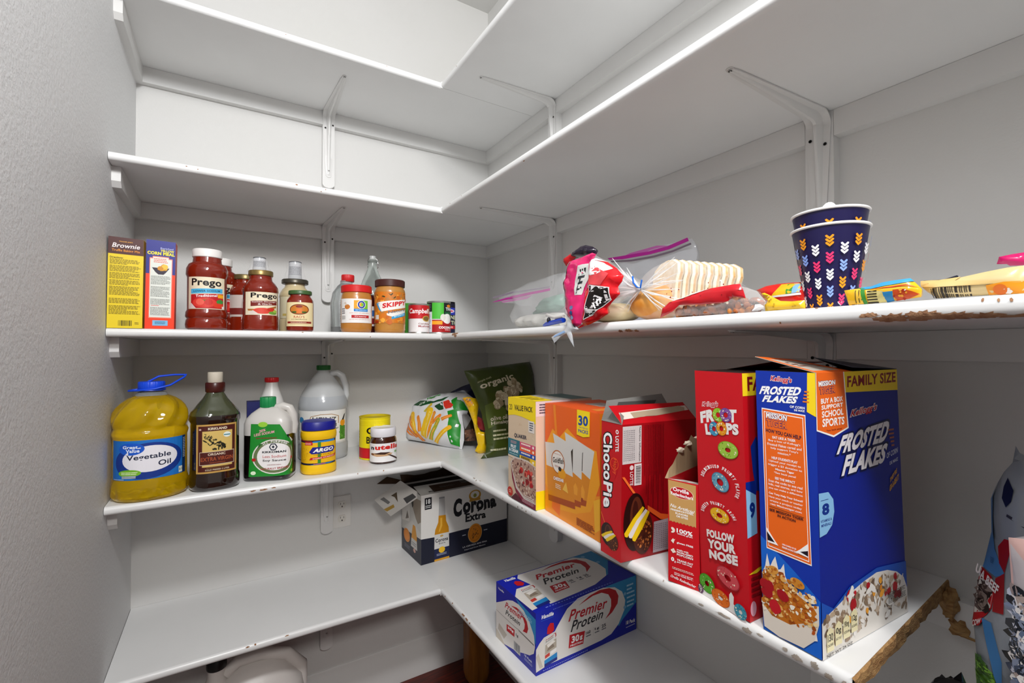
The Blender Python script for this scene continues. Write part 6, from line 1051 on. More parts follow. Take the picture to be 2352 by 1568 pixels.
# cornstarch
x, y = -.307, .069
t = thing('cornstarch_tub', 'yellow cornstarch tub with dark blue lid', 'tub', (x, y, z4)); PA = [(.038, 0), (.0415, .003), (.0425, .010), (.0420, .022), (.0405, .026), (.0405, .092), (.0420, .095), (.0425, .104), (.0415, .112), (.038, .1145)]
PA = [(r_, z_ * .94) for r_, z_ in PA]; b = Body((x, y, z4 + .0004), PA, 1, .92, 2.3, 6); mb = MB(); b.mesh(mb, mat('#f6c414', .35), seg=52); mb.build('tub', t, 42); mb = MB(); Body((x, y, z4 + .1077), [(.0375, 0), (.0405, .002), (.0405, .018), (.0375, .0225), (.020, .0235)], 1, .92, 2.3, 6).mesh(mb, mat('#171a84', .4), seg=52); mb.build('lid', t, 50)
def arta(c):
    c.rect(0, .90, 1, 1, '#10123c'); c.poly([(.35, .90), (.95, .90), (.95, .99), (.45, .96)], '#2a86d0'); c.poly([(.03, .96), (.40, .93), (.40, .97), (.03, 1)], '#8a1c14'); c.rect(0, 0, 1, .07, '#10123c'); c.poly([(.35, .0), (.8, .015), (.95, .06), (.5, .05)], '#2a80c8')
    c.poly([(.22, .80), (.42, .80), (.42, .93), (.24, .93)], '#c81c20'); c.micro(.24, .82, .40, .91, 2, '#f0b8b0', w=(.3, .5)); c.rect(.53, .05, .60, .92, '#3a8a2a')
    c.poly([(.34, .52), (.42, .72), (.92, .72), (.96, .62), (.90, .48), (.40, .44)], '#1c1f8a'); c.text('ARGO', [(.42, .50), (.90, .535), (.91, .685), (.46, .66)], '#f4f2ee', .06); c.text('100% PURE', (.45, .39, .85, .425), '#a85a10', .02)
    c.poly([(.34, .20), (.96, .27), (1, .40), (.92, .35), (.38, .30)], '#c81c24'); c.text('CORN STARCH', [(.42, .22), (.92, .285), (.92, .335), (.42, .275)], '#f4e0d0', .03); c.blobs(lambda x, y: True, (.04, .1, .32, .75), 40, (.0014, .0022), ['#e0a810'], seg=6, jag=.1); c.micro(.44, .012, .72, .055, 1, '#f06050', w=(.1, .2))
lbl(t, b, x, y, 146, .0250, .0860, arta, '#f2bc12', turn=-6, seed=8)
# coffee can and hazelnut spread
x, y = -.142, .150
t = thing('coffee_can', 'yellow and red coffee can without lid, behind the hazelnut spread', 'can', (x, y, z4)); PC = [(.042, 0), (.0435, .002), (.0425, .004), (.0425, .1145), (.0440, .1165), (.0440, .1185)]
b = Body((x, y, z4 + .0004), PC); mb = MB(); b.mesh(mb, mat('#f0dc10', .4), seg=52, caps=False); ri = Body((x, y, z4), [(.0435, .1189), (.0415, .1189), (.0410, .1130), (.0005, .1128)]); ri.mesh(mb, mat('#c8b41c', .4), seg=52, caps=False); mb.add([b.pt(6.283 * k_ / 52, 0, .042) for k_ in range(52)], [tuple(range(52))[::-1]], '#c0b8b0'); mb.build('can', t, 42)
def artb(c):
    c.rect(0, 0, 1, .25, '#cc1420'); c.text('CAFE', (.32, .62, .92, .80), '#1a1608', .03); c.text('BUSTELO', (.32, .38, .96, .56), '#1a1608', .03); c.rect(0, .25, 1, .262, '#a81018'); c.micro(.5, .16, .7, .2, 1, '#e8b0b0'); c.micro(.02, .4, .08, .7, 4, '#5a5010', w=(.5, .9)); 
    for v in (.84, .885, .93): c.rect(0, v, 1, v + .006, '#d8c40c')
lbl(t, b, x, y, 190, .005, .114, artb, '#f0dc10', turn=2, seed=9, off=.0003)
x, y = -.137, .083
t = thing('hazelnut_spread_jar', 'small jar of brown hazelnut spread with white lid', 'jar', (x, y, z4)); PN = [(.030, 0), (.0345, .002), (.0360, .008), (.0360, .058), (.0345, .066), (.031, .072)]
b = Body((x, y, z4 + .0004), PN, 1, .9, 2.2, 10); mb = MB(); b.mesh(mb, mat('#3c1a0e', .1, coat=1), seg=52); mb.build('jar', t, 42); mb = MB(); Body((x, y, z4 + .0722), [(.0330, 0), (.0345, .002), (.0345, .020), (.0330, .0235), (.0285, .0245), (.027, .0235)], 1, .92, 2.1, 10).mesh(mb, mat('#e8e6ec', .4), seg=52); mb.build('lid', t, 50)
def artn(c):
    c.text('n', [(.10, .66), (.22, .66), (.22, .82), (.10, .82)], '#1a1a1a', .05); c.text('utella', [(.25, .66), (.93, .68), (.93, .95), (.25, .92)], '#d02018', .05); c.poly([(.10, .38), (.30, .30), (.62, .32), (.72, .44), (.5, .52), (.2, .48)], '#c8a078'); c.poly([(.2, .44), (.5, .40), (.66, .50), (.4, .54)], '#3a1c10'); c.poly([(.55, .40), (.66, .36), (.95, .06), (.88, .02)], '#3a2018'); c.ell(.84, .46, .10, .12, '#e0e4e0'); c.ell(.82, .50, .05, .06, '#8ab070'); c.ell(.16, .42, .06, .06, '#7a4a28')
lbl(t, b, x, y, 168, .006, .056, artn, '#eceaea', turn=9, seed=10)
# ---------------------------------------------------------------- bags in the corner of the fourth shelf
def bag(name, label, cat, key, df, db, R, m, art=None, cell=.012, amp=.003, freq=45, seed=1, part='bag', m2=None, group=None, root=None, **kw):
    T = TR[key]
    if root is None: zb = min(Vector(T['O']).z + T['B'][2] * q[1] for q in T['o']); o_ = T['O']; root = thing(name, label, cat, (o_[0] + T['A'][0] * T['o'][0][0], o_[1] + T['A'][1] * T['o'][0][0], zb), group)
    mb = MB(); pz = Pouch(T, df, db, R, cell, amp, freq, seed, **kw); pz.mesh(mb, m, m2)
    if art: c = pz.canvas(mb, seed=seed); art(c, T)
    o = mb.build(part, root, 50, weld=False); return root, o, pz
def sh(col, r=.25): return mat(col, r, coat=.3)
def a_straws(c, T):
    c.poly(T['green'], '#0f8a1c'); c.poly(T['dk'], '#0d4a22'); c.poly(T['tom'], '#d83424'); c.poly(T['grn2'], '#1c4a26')
    a, b_ = T['n1']; c.text('Veggie', [(a[0], a[1] - .012), (b_[0], b_[1] - .004), (b_[0], b_[1] + .008), (a[0], a[1] + .002)], '#3c9a34', .03); c.text('Straws', [(a[0] - .02, a[1] - .032), (b_[0] - .03, b_[1] - .024), (b_[0] - .03, b_[1] - .014), (a[0] - .02, a[1] - .020)], '#e8f0e4', .02)
    for k_, col in (('s10', '#e87818'), ('s12', '#e87818'), ('s2', '#e88018'), ('s1', '#f0b818'), ('s11', '#ee8a20'), ('s9', '#c8b830'), ('s4', '#e8901c'), ('s3', '#f0c01c'), ('s7', '#ee8420'), ('s8', '#f08a28'), ('s5', '#a8b020'), ('s6', '#f0b41c')):
        P = T[k_]; m0 = ((P[0][0] + P[1][0]) / 2, (P[0][1] + P[1][1]) / 2); m1 = ((P[2][0] + P[3][0]) / 2, (P[2][1] + P[3][1]) / 2); c.poly(P, col); w_ = math.hypot(P[0][0] - P[1][0], P[0][1] - P[1][1]) / 2; c.ell(m0[0], m0[1], w_, w_, col)
        c.poly([(P[0][0] * .6 + P[1][0] * .4, P[0][1] * .6 + P[1][1] * .4), (P[0][0] * .3 + P[1][0] * .7, P[0][1] * .3 + P[1][1] * .7), (P[3][0] * .3 + P[2][0] * .7, P[3][1] * .3 + P[2][1] * .7), (P[3][0] * .6 + P[2][0] * .4, P[3][1] * .6 + P[2][1] * .4)], '#f8d860' if k_ in ('s1', 's3', 's6') else '#f4a850')
bag('snack_bag', 'white and green bag of veggie straws in the corner of the fourth shelf', 'snack bag', 'straws', .040, .010, .055, sh('#e3e3e6'), a_straws, amp=.004)
bag('snack_bag', 'dark navy bag showing behind the veggie straws bag', 'snack bag', 'navybag', .012, .03, .05, sh('#10163c', .2), None, amp=.007, freq=30, seed=3)
bag('snack_bag', 'small brown and grey bag wedged between the veggie straws and yellow bags', 'snack bag', 'darkbag', .012, .02, .03, sh('#2a1a12', .3), lambda c, T: (c.poly(T['grey'], '#8c8a8c'), c.poly(T['br'], '#6a4634'), c.blobs(inpoly(T['br']), (min(q[0] for q in T['br']), min(q[1] for q in T['br']), max(q[0] for q in T['br']), max(q[1] for q in T['br'])), 14, (.002, .004), ['#8a5a40', '#4a2e20', '#b08a74'])), amp=.003, seed=4)
bag('snack_bag', 'twisted bright yellow bag standing left of the olive green bag', 'snack bag', 'yellowbag', .014, .018, .022, sh('#f2c410'), lambda c, T: (c.poly(T['o2'], '#f0a018'), c.poly(T['red'], '#8a1c22'), c.blobs(lambda x, y: inpoly(T['o2'])(x, y), (min(q[0] for q in T['o2']), min(q[1] for q in T['o2']), max(q[0] for q in T['o2']), max(q[1] for q in T['o2'])), 6, (.002, .004), ['#7a8a7a', '#c87a10'])), amp=.005, freq=60, seed=5, cell=.008)
def a_pop(c, T):
    cream, tan = '#d8c8a4', '#bca888'
    a, b_ = T['org']; a2, b2 = T['orgb']; c.text('organic', [(a[0] + .004, a[1] - .010), (b_[0] + .002, b_[1] - .010), (b_[0] - .002, b_[1] + .012), (a[0] - .002, a[1] + .012)], '#e6dcc0', .03)
    c.poly(T['lite'], '#5a6a1c')
    h = T['hd']; c.text('simple truth', [(h[0][0], h[0][1] - .008), (h[1][0], h[1][1] - .008), (h[1][0], h[1][1]), (h[0][0], h[0][1])], '#b8b890', .02)
    for i, k_ in enumerate(('p1', 'p2', 'p3', 'p4', 'p5', 'p6', 'p7', 'p8')):
        cx, cy = T[k_][0]; c.blobs(lambda x, y: math.hypot(x - cx, y - cy) < .013, (cx - .014, cy - .014, cx + .014, cy + .014), 10, (.007, .012), [cream, tan, '#e4d8ba', '#a89470'], seg=9, jag=.2, asp=(.7, 1.1))
    for k_, s_, bd in (('ol', 'olive oil &', .02), ('hi', 'Himalayan', .02)):
        (a0, b0), (a1, b1) = T[k_]; c.text(s_, [(a0, b0 - .008), (a1, b0 - .006), (a1, b0 + .007), (a0, b0 + .005)], '#e6dcc0', bd)
    for k_ in ('l1', 'l2', 'l3', 'l4'):
        (a0, b0), (a1, b1) = T[k_]; c.micro(a0, b0 - .004, a1, b0 + .003, 1, '#c4c098', gap=.3, w=(.1, .25))
bag('popcorn_bag', 'tall olive green popcorn bag leaning in the shelf corner', 'snack bag', 'popcorn', .030, .020, .06, sh('#3d4a0e', .28), a_pop, amp=.004, freq=28, seed=6)
# ---------------------------------------------------------------- third shelf, right run
FILM = film('#f4f6f8', .20, .10); FILM2 = film('#ffffff', .34, .12)
t = thing('resealable_bag', 'clear zip bag with magenta closure lying left on the right run of the third shelf', 'plastic bag', (.16, -.22, z3))
_, _, pz = bag(0, 0, 0, 'zipleft', .05, .03, .05, FILM, None, amp=.006, freq=35, seed=8, part='clear_bag', root=t, cell=.014)
def strip_part(name, T, key, x0, col, root, th=.0012, alpha=1):
    mb = MB(); O, A, B = Vector(T['O']), Vector(T['A']), Vector(T['B']); N = A.cross(B); fl, f = tess(T[key]); n = len(fl); o1 = N * x0
    m = mat(col, .3, 0, 0, alpha); area_ = sum(fl[i-1][0]*fl[i][1] - fl[i][0]*fl[i-1][1] for i in range(n))
    pf = [O + A * a + B * b_ + o1 for a, b_ in fl]; pb = [p_ - N * th for p_ in pf]
    mb.add(pf + pb, [t_ for t_ in f] + [tuple(i + n for i in t_)[::-1] for t_ in f] + [(i, (i+1) % n, (i+1) % n + n, i + n) for i in range(n)], m); return mb.build(name, root, 0)
T = TR['zipleft']; strip_part('zip_closure', T, 'zip', .040, '#b41890', t); strip_part('zip_track', T, 'grey', .040, '#8a7c8c', t); strip_part('zip_flap', T, 'pinkz', .0385, '#d878c0', t, alpha=.6)
def crumbs(name, T, key, root, x0, depth, n, size, cols, seed, rough=.8):
    mb = MB(); rnd = random.Random(seed); P = T[key]; ip = inpoly(P); O, A, B = Vector(T['O']), Vector(T['A']), Vector(T['B']); N = A.cross(B); a0, a1 = min(q[0] for q in P), max(q[0] for q in P); b0, b1 = min(q[1] for q in P), max(q[1] for q in P); k_ = 0
    for _ in range(n * 12):
        if k_ >= n: break
        a, b_ = rnd.uniform(a0, a1), rnd.uniform(b0, b1)
        if not ip(a, b_): continue
        s_ = rnd.uniform(*size); p_ = O + A * a + B * b_ + N * (x0 - rnd.uniform(0, depth))
        if p_.z - s_ < z3: p_.z = z3 + s_
        ball(mb, p_, (s_, s_ * rnd.uniform(.7, 1.1), s_ * .8), mat(rnd.choice(cols), rough), 7, 5, rnd, .22); k_ += 1
    return mb.build(name, root, 60)
T2 = dict(T); T2['o'] = T['rice']; TR['_r'] = T2; bag(0, 0, 0, '_r', .034, .02, .03, mat('#e2dfd8', .5, alpha=.8), None, amp=.010, freq=55, seed=19, part='white_contents', root=t, cell=.009)
t2 = thing('green_pouch', 'pale green crumpled pouch inside the left clear zip bag', 'pouch', (.17, -.3, z3)); T2 = dict(T); T2['o'] = T['green']; TR['_g'] = T2; bag(0, 0, 0, '_g', .020, .02, .03, mat('#8fb0a0', .35, alpha=.75), None, amp=.006, seed=9, part='pouch', root=t2)
# bag clip
t = thing('bag_clip', 'blue and white plastic bag clip at the shelf edge', 'clip', (.03, -.51, z3)); mb = MB(); tube(mb, [(.040, -.437, z3 + .0050), (.030, -.46, z3 + .0065), (.016, -.51, z3 + .0085), (.006, -.545, z3 + .009)], [.0028, .0042, .0048, .0045], mat('#0c44c8', .3), 10); mb.build('lower_jaw', t, 60)
mb = MB(); tube(mb, [(.044, -.44, z3 + .024), (.036, -.453, z3 + .0255), (.026, -.475, z3 + .021), (.014, -.51, z3 + .016), (.006, -.545, z3 + .016)], [.0018, .0030, .0032, .0032, .003], mat('#e4e0dc', .3), 10); mb.build('upper_jaw', t, 60)
mb = MB(); ball(mb, (.024, -.475, z3 + .013), (.004, .004, .006), mat('#161420', .4)); mb.build('spring', t, 60)
# back zip bag
t = thing('resealable_bag', 'clear zip bag with magenta closure standing up at the back behind the bread', 'plastic bag', (.22, -.58, z3)); _, _, pz = bag(0, 0, 0, 'zipback', .012, .03, .05, film('#e8ecf4', .26), None, amp=.005, freq=30, seed=12, part='clear_bag', root=t, cell=.014)
T = TR['zipback']; strip_part('zip_closure', T, 'zip', .014, '#a81488', t); strip_part('zip_track', T, 'grey', .014, '#6a5c68', t); strip_part('zip_flap', T, 'pinkz', .006, '#c86ab4', t)
mb = MB(); ball(mb, (.235, -.55, z3 + .035), (.035, .06, .034), mat('#b8bccc', .5), 14, 8, random.Random(3), .05); mb.build('wrapped_contents', t, 60)
# dark wrapper behind the red film
def a_dark(c, T): c.poly(T['red'], '#c81c24')
bag('wrapper', 'dark purple and red crumpled wrapper behind the pink printed bag', 'wrapper', 'darktop', .012, .012, .02, sh('#1c1226', .2), a_dark, amp=.006, freq=70, seed=13, cell=.008)
# bread bag with printed film
t = thing('bread_bag', 'clear bread bag with crumpled pink and red printed film, tied with a blue twist', 'bread bag', (.0, -.62, z3))
def a_pink(c, T):
    c.poly(T['w'], '#f0ecee'); c.poly(T['band'], '#cfd0cc')
    (a0, b0), (a1, b1) = T['band'][4], T['band'][0]
    c.text('THE', [(.6010, .036), (.6120, .052), (.5990, .094), (.5900, .080)] if 0 else [(a0 + .004, b0 + .002), (a0 + .013, b0 + .004), (a1 + .012, b1 - .004), (a1 + .002, b1 - .006)], '#1c2026', .05, rot=90)
    for q, col in zip(T['dots'], ('#5a6a94', '#2a4a80', '#8ab0dc', '#d01c44', '#3a3438')): c.ell(q[0], q[1], .0036, .0036, col, n=14)
_, _, _ = bag(0, 0, 0, 'pinkfilm', .010, .006, .02, sh('#d8246a', .18), a_pink, amp=.005, freq=70, seed=14, part='pink_printed_film', root=t, cell=.007)
def a_red(c, T):
    c.poly(T['lt'], '#e04a50'); c.poly(T['w'], '#f4f0f0'); 
    P = T['blk']; c.poly(P, '#e8e4e4'); cx = sum(q[0] for q in P) / len(P); cy = sum(q[1] for q in P) / len(P); c.poly([(cx + (a - cx) * .95, cy + (b_ - cy) * .95) for a, b_ in P], '#16100f')
    for k_, s_, w_ in (('t1', 'AYYA', .0065), ('t2', 'PITA', .0055)):
        (a0, b0), (a1, b1) = T[k_]; d = Vector((a1 - a0, b1 - b0)).normalized(); p_ = Vector((-d.y, d.x)) * w_
        c.text(s_, [(a0 + p_.x, b0 + p_.y), (a0 - p_.x, b0 - p_.y), (a1 - p_.x, b1 - p_.y), (a1 + p_.x, b1 + p_.y)][0:1] + [(a1 + p_.x, b1 + p_.y)] + [(a1 - p_.x, b1 - p_.y)] + [(a0 - p_.x, b0 - p_.y)] if 0 else [(a0 - p_.x, b0 - p_.y), (a1 - p_.x, b1 - p_.y), (a1 + p_.x, b1 + p_.y), (a0 + p_.x, b0 + p_.y)], '#efeaea', .04)
bag(0, 0, 0, 'redfilm', .012, .010, .02, sh('#dc1620', .18), a_red, amp=.0045, freq=70, seed=15, part='red_printed_film', root=t, cell=.007)
def a_tail(c, T): c.poly(T['blu'], '#8aa8d0')
bag(0, 0, 0, 'tail', .003, .002, .01, film('#eef2f6', .5), a_tail, amp=.002, seed=16, part='gathered_end', root=t, cell=.008)
bag(0, 0, 0, 'neck', .018, .06, .05, film('#f4f6f8', .22, .08), None, amp=.008, freq=50, seed=17, part='clear_bag', root=t, cell=.010)
mb = MB(); T = TR['neck']; tp_ = Vector((.018, -.716, z3 + .046)); rnd = random.Random(5)
tube(mb, [tp_ + Vector((0, .016, .022)), tp_ + Vector((-.003, .012, .012)), tp_ + Vector((-.005, .003, .004)), tp_ + Vector((-.004, -.003, .002)), tp_ + Vector((-.003, -.005, .014))], .0013, mat('#1464c8', .4), 6); o = mb.build('twist_tie', t, 60)
mb = MB()
for k_ in range(34):   # pleats of gathered plastic on both sides of the tie
    an = rnd.uniform(-.75, .75) + (math.pi if k_ % 2 else 0); l = rnd.uniform(.035, .075); e = tp_ + Vector((rnd.uniform(-.004, .022), -math.cos(an) * l, max(-.038, math.sin(an) * l + (.012 if math.cos(an) < 0 else -.004))))
    mid = (tp_ + e) / 2 + Vector((-.004, 0, rnd.uniform(-.003, .004))); tube(mb, [tp_, mid, e], [.0012, .0011, .0004], film('#ffffff', .45, .1), 5)
mb.build('pleats', t, 60)
bag(0, 0, 0, 'loafbag', .012, .13, .05, film('#f4f6f8', .16, .06), None, amp=.006, freq=45, seed=18, part='loaf_end_of_bag', root=t, cell=.014, p=.45)
# bread inside
CR = noisy('toasted_crust', '#d0a066', '#e6c698', 60, .7); CRUMB = noisy('bread_crumb', '#ead6b4', '#f4e8d0', 120, .85)
def slice_mb(w=.088, h=.078, th=.0095):
    out = [(-w/2 + .006, 0), (w/2 - .006, 0), (w/2, .006), (w/2 - .003, h * .55), (w/2, h * .68), (w/2 - .004, h * .86), (w * .25, h * .97), (0, h), (-w * .25, h * .97), (-w/2 + .004, h * .86), (-w/2, h * .68), (-w/2 + .003, h * .55), (-w/2, .006)]
    inn = [(a * .94, .003 + b_ * .94) for a, b_ in out]; n = len(out); vs = []; mb = MB()
    for p, yy in ((inn, -th/2), (out, -th/2 + .0030), (out, th/2 - .0030), (inn, th/2)): vs += [(a, yy, b_) for a, b_ in p]
    mb.add(vs, [(j*n+i, j*n+(i+1) % n, (j+1)*n+(i+1) % n, (j+1)*n+i) for j in (1,) for i in range(n)], CR); mb.add(vs, [(j*n+i, j*n+(i+1) % n, (j+1)*n+(i+1) % n, (j+1)*n+i) for j in (0, 2) for i in range(n)], CRUMB); mb.add([(a, -th/2 - .0001, b_) for a, b_ in inn], [tuple(range(n))], CRUMB); mb.add([(a, th/2 + .0001, b_) for a, b_ in inn], [tuple(range(n))[::-1]], CRUMB); return mb
mb = slice_mb(); mb.v = [v + Vector((0, 0, -ZO)) for v in mb.v]; s0 = mb.build('bread_slice', None, 30)
for k_ in range(9):
    o = s0 if k_ == 0 else s0.copy()
    if k_: COL.objects.link(o)
    o.location = (.060 + .0100 * k_, -.722 - .0052 * k_, ZO + z3 + .016 - .0008 * k_); o.rotation_euler = (math.radians(8), 0, math.radians(66)); tag(o, 'cut face of the white loaf in the clear bag, frontmost slice' if k_ == 0 else 'slice of white bread in the row behind the frontmost slice', 'bread slice', 'bread slices in the bag')
for nm, lb_, c_, r_, m_ in (('bread_bun', 'round golden brown bun in the clear bag below the slices', (.058, -.712, z3 + .0285), (.036, .046, .0275), noisy('bun_crust', '#d88a2c', '#eab464', 30, .5)), ('flat_bread', 'pale round flat bread in the clear bag left of the golden bun', (.050, -.628, z3 + .0175), (.042, .050, .0165), noisy('pale_bread', '#e4d4a8', '#f0e4c4', 40, .7))):
    t = thing(nm, lb_, 'bread', (c_[0], c_[1], z3)); mb = MB(); ball(mb, c_, r_, m_, 22, 12, random.Random(2), .02); mb.build('bun' if nm == 'bread_bun' else 'bread', t, 80)
# open snack pouch with red header
t = thing('snack_pouch', 'opened clear pouch of brown crunchy snacks with a red seal strip', 'snack pouch', (.03, -.80, z3)); bag(0, 0, 0, 'snack', .010, .035, .03, film('#f4f2f0', .24, .08), None, amp=.004, freq=60, seed=21, part='clear_pouch', root=t, cell=.009)
crumbs('crunchy_pieces', TR['snack'], 'crumb', t, .003, .03, 110, (.0035, .0065), ['#a85a20', '#8a4416', '#c47a34', '#6a3010'], 6, .6)['kind'] = 'stuff'
def a_head(c, T): c.poly(T['w'], '#e8d8d4'); c.blobs(lambda x, y: True, (.76, .02, .86, .05), 12, (.0008, .0016), ['#8a0c14'])
bag(0, 0, 0, 'redhead', .004, .003, .012, sh('#c81824', .2), a_head, amp=.0035, freq=60, seed=22, part='red_seal_strip', root=t, cell=.007)
T = TR['snack']; T_ = dict(T); T_['o'] = T['w']; TR['_w'] = T_; bag(0, 0, 0, '_w', .012, .0, .004, mat('#e8e6e8', .5), None, amp=0, part='price_label', root=t, cell=.01)
# red, yellow wrappers left of the cups
def a_rb(c, T):
    c.poly(T['gr'], '#e0b818'); c.poly(T['g1'], '#3a8a2a'); c.poly(T['g2'], '#7ab0d8'); c.poly(T['w'], '#f0eeee')
bag('candy_bag', 'red candy bag with rainbow stripe, lying left of the cups', 'candy bag', 'redbag', .012, .03, .018, sh('#dc2018', .2), a_rb, amp=.003, freq=60, seed=23, cell=.009)
bag('candy_wrapper', 'yellow crimped wrapper in front of the red candy bag', 'wrapper', 'yellowsnack', .004, .012, .008, sh('#e0b41c', .22), lambda c, T: c.blobs(inpoly(T['o']), (.88, .0, .94, .02), 10, (.0008, .0016), ['#a87c10']), amp=.002, freq=90, seed=24, cell=.006)
# paper-like cups
x, y = .078, -.945
CUPB = mat('#1b1647', .3); RIM = mat('#eceaea', .3)
def chev(c, u, v, w, h, col):
    for k_ in range(3):
        y0 = v - k_ * h * .36; c.poly([(u - w, y0 + h * .30), (u - w * .62, y0 + h * .36), (u, y0 + h * .12), (u + w * .62, y0 + h * .36), (u + w, y0 + h * .30), (u + w * .9, y0 + h * .16), (u, y0 - h * .14), (u - w * .9, y0 + h * .16)], col)
for j, (dz, lb) in enumerate(((0, 'navy cup with coloured chevrons, the lower one of two nested cups'), (.0175, 'navy cup with coloured chevrons nested inside the lower cup'))):
    t = thing('cup', lb, 'cup', (x, y, z3 + dz), 'nested chevron cups'); zb = z3 + dz + .0005; hh = .0925; rb, rt_ = (.0225, .0372) if j == 0 else (.0215, .0366)
    b = Body((x, y, zb), [(rb, 0), (rt_, hh)] if j == 0 else [(rb, 0), (rt_, hh)]); mb = MB(); b.mesh(mb, CUPB, seg=56, caps=False); Body((x, y, zb), [(.0005, .002), (rb - .0012, .002), (rt_ - .0012, hh)]).mesh(mb, mat('#e8e6e6', .35), seg=56, caps=False)
    cols = ['#f0f0f4', '#f09a1c', '#e83870', '#8aa8f0']; seqs = [(0, 1, 2, 0), (3, 2, 0, 0, 3), (1, 3, 0, 2, 1), (0, 2, 0, 1, 3), (1, 2, 0, 3, 1), (0, 3, 1, 2), (1, 0, 2, 3)]
    c = b.label(mb, face_ang(x, y), 200, .001, hh - .003, off=.0004, cone=True); n = 9
    for q in range(n):
        sq = seqs[q % 7]
        for r_ in range(5): chev(c, (q + .5) / n, .86 - r_ * .205 - (.10 if q % 2 else 0), .032, .118, cols[sq[r_ % len(sq)]])
    mb.build('wall', t, 50); mb = MB(); tube(mb, [(x + (rt_ + .0004) * math.cos(a * 6.283 / 56), y + (rt_ + .0004) * math.sin(a * 6.283 / 56), zb + hh) for a in range(56)], .0016, RIM, 8, closed=True); mb.build('rim', t, 60)
    if j == 0: mb = MB(); Body((x, y, z3 + .0002), [(.0214, 0), (.0222, .0008), (.0226, .0040)]).mesh(mb, RIM, seg=48); mb.build('base', t, 40)
t = thing('white_disc', 'white rounded plastic piece poking out of the upper cup', 'plastic piece', (x - .024, y - .010, z3 + .078)); mb = MB(); ball(mb, (x - .024, y - .010, z3 + .0985), (.004, .0110, .0205), mat('#f0efee', .35), 24, 12); mb.build('disc', t, 80)
# snack packs to the right of the cups
def a_tube(c, T):
    c.poly(T['blue'], '#3a9ad0'); c.poly(T['stripe'], '#c83018'); c.poly(T['blue2'], '#2a80b8'); c.poly(T['red'], '#c84a1c'); c.poly(T['box'], '#e4d48a'); c.poly(T['green'], '#3a8a34'); c.poly(T['org'], '#f0c040'); (a, b_), _, (a1, b1), _ = T['box']
    for k_ in range(5): c.rect(a + .0012, b_ - .0025 * k_ - .002, a + .0095, b_ - .0025 * k_ - .0009, '#2a2410')
    for k_ in range(2): c.rect(T['org'][0][0] + .001 + .003 * k_, T['org'][3][1] + .001, T['org'][0][0] + .0018 + .003 * k_, T['org'][0][1] - .001, '#5a4c14')
    c.blobs(inpoly(T['red']), (1.02, .0, 1.05, .02), 10, (.0008, .0016), ['#e8a030', '#f0d8c0', '#a82010'])
bag('snack_wrapper', 'yellow and blue printed snack wrapper just right of the cups', 'wrapper', 'ytube', .006, .016, .010, sh('#efb81c', .22), a_tube, amp=.0015, freq=80, seed=25, cell=.006)
def a_gold(c, T):
    c.poly(T['top'], '#d8b878'); c.poly(T['org'], '#e89414'); a = [q[0] for q in T['bars']]; b_ = [q[1] for q in T['bars']]; c.bars(min(a) + .001, min(b_) + .0004, max(a), max(b_), '#2a2014', 22); c.poly(T['white'], '#ece8e4'); P = T['org']; c.ell((P[0][0] + .008), (P[0][1] + P[3][1]) / 2, .004, .004, '#d86a10')
bag('snack_bag', 'pale gold snack bag with barcode at the far right of the third shelf', 'snack bag', 'goldbag', .008, .03, .014, sh('#d8c08a', .24), a_gold, amp=.002, freq=60, seed=26, cell=.008)
bag('snack_wrapper', 'bright pink crinkled wrapper at the right edge above the gold bag', 'wrapper', 'pinkpack', .006, .010, .006, sh('#d8186c', .2), None, amp=.003, freq=110, seed=27, cell=.005)
bag('snack_wrapper', 'dark navy wrapper corner between the blue-yellow wrapper and gold bag', 'wrapper', 'navytri', .003, .006, .004, sh('#161c30', .2), None, amp=.001, seed=28, cell=.006)
# ---------------------------------------------------------------- right edge, standing on the bottom shelf
def a_dog(c, T):
    c.poly(T['blue'], '#4a80b8'); c.poly(T['red2'], '#9a1018'); c.poly(T['red'], '#b8141c'); c.poly(T['white'], '#e0dcd0'); c.poly(T['dark'], '#3a2a24'); c.blobs(inpoly(T['dark']), (min(q[0] for q in T['dark']), min(q[1] for q in T['dark']), max(q[0] for q in T['dark']), max(q[1] for q in T['dark'])), 20, (.003, .008), ['#6a5850', '#4a3a34', '#2a1e1a', '#8a7a70'])
    c.poly(T['dband'], '#b8141c'); c.poly(T['leaf'], '#10183a'); c.poly(T['blueband'], '#3a78b0'); c.poly(T['grass'], '#5a8a28'); c.blobs(inpoly(T['grass']), (min(q[0] for q in T['grass']), min(q[1] for q in T['grass']), max(q[0] for q in T['grass']), max(q[1] for q in T['grass'])), 60, (.002, .006), ['#7ab030', '#3a6a1c', '#2a4a14'], asp=(.2, .4)); c.poly(T['st1'], '#1a1a30')
    (a0, b0), (a1, b1) = T['txb']; c.text('USA BEEF', [(a0 - .006, b0 - .004), (a1 + .004, b1 - .008), (a1 + .006, b1 + .002), (a0 - .004, b0 + .006)], '#f0e8e4', .04)
    (a0, b0), (a1, b1) = T['tx']; c.micro(a0 + .004, min(b0, b1) + .006, a1, max(b0, b1), 4, '#2a5a90', w=(.2, .4))
    P = T['dband']; c.text('COW', [(P[0][0] + .002, P[0][1] - .004), (P[1][0] - .001, P[1][1] - .008), (P[1][0], P[1][1] - .002), (P[0][0] + .002, P[0][1] + .003)], '#f0e8e4', .03)
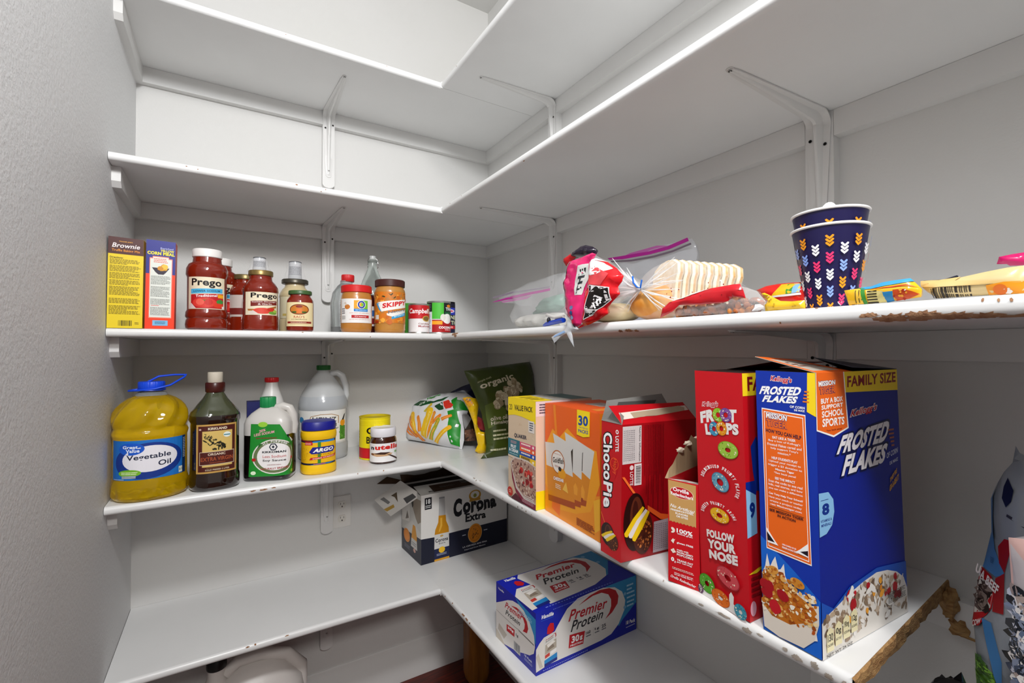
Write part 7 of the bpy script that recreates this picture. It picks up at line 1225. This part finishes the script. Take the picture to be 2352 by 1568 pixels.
bag('dog_food_bag', 'large grey, blue and red dog food bag by the right wall', 'pet food bag', 'dog', .035, .08, .09, sh('#8f959b', .25), a_dog, amp=.006, freq=18, seed=30, cell=.022)
def a_fl(c, T):
    c.poly(T['top'], '#c8a49c'); xs = [q[0] for q in T['o']]; ys = [q[1] for q in T['o']]; c.blobs(lambda x, y: inpoly(T['o'])(x, y) and y < T['top'][3][1] + .004, (min(xs), min(ys) + .1, max(xs), T['top'][3][1] + .004), 420, (.002, .008), ['#1c2430', '#7a8498', '#c4c8d4', '#3a4458', '#e0dcd8', '#14181c', '#a09088', '#5a6a84'], jag=.5)
bag('patterned_bag', 'pink bag with dark floral pattern at the bottom right corner', 'bag', 'floral', .010, .10, .03, mat('#b8b0b0', .5), a_fl, amp=.003, freq=22, seed=31, cell=.02)
t = thing('bin_bag', 'crumpled black plastic bag under the sawn shelf end', 'plastic bag', (.085, -1.032, z5)); mb = MB(); rnd = random.Random(7); vs = []; fs = []; nn_, mm_ = 26, 44
from mathutils import noise
for i in range(nn_ + 1):
    f = i / nn_; 
    for j in range(mm_):
        a = 6.283 * j / mm_; r_ = (math.sin(min(1, f * 1.6 + .35) * 1.57)) * (1 - max(0, f - .72) * 2.6) ; r_ = max(.02, r_); q = r_ * (1 + .22 * noise.noise(Vector((math.cos(a) * 2.4, math.sin(a) * 2.4, f * 7)))) + .05 * noise.noise(Vector((math.cos(a) * 7, math.sin(a) * 7, f * 17)))
        vs.append(((.075) + .105 * q * math.cos(a), -1.043 + .044 * q * math.sin(a), z5 + .001 + .342 * f + .010 * noise.noise(Vector((a * 3, f * 9, 2))) * (f > .05)))
for i in range(nn_):
    for j in range(mm_): fs.append((i*mm_+j, i*mm_+(j+1) % mm_, (i+1)*mm_+(j+1) % mm_, (i+1)*mm_+j))
fs.append(tuple(range(nn_ * mm_, (nn_ + 1) * mm_))); mb.add(vs, fs, mat('#0c0b0b', .22)); mb.build('bag', t, 60)
# housekeeping: nothing hidden, update
bpy.context.view_layer.update()
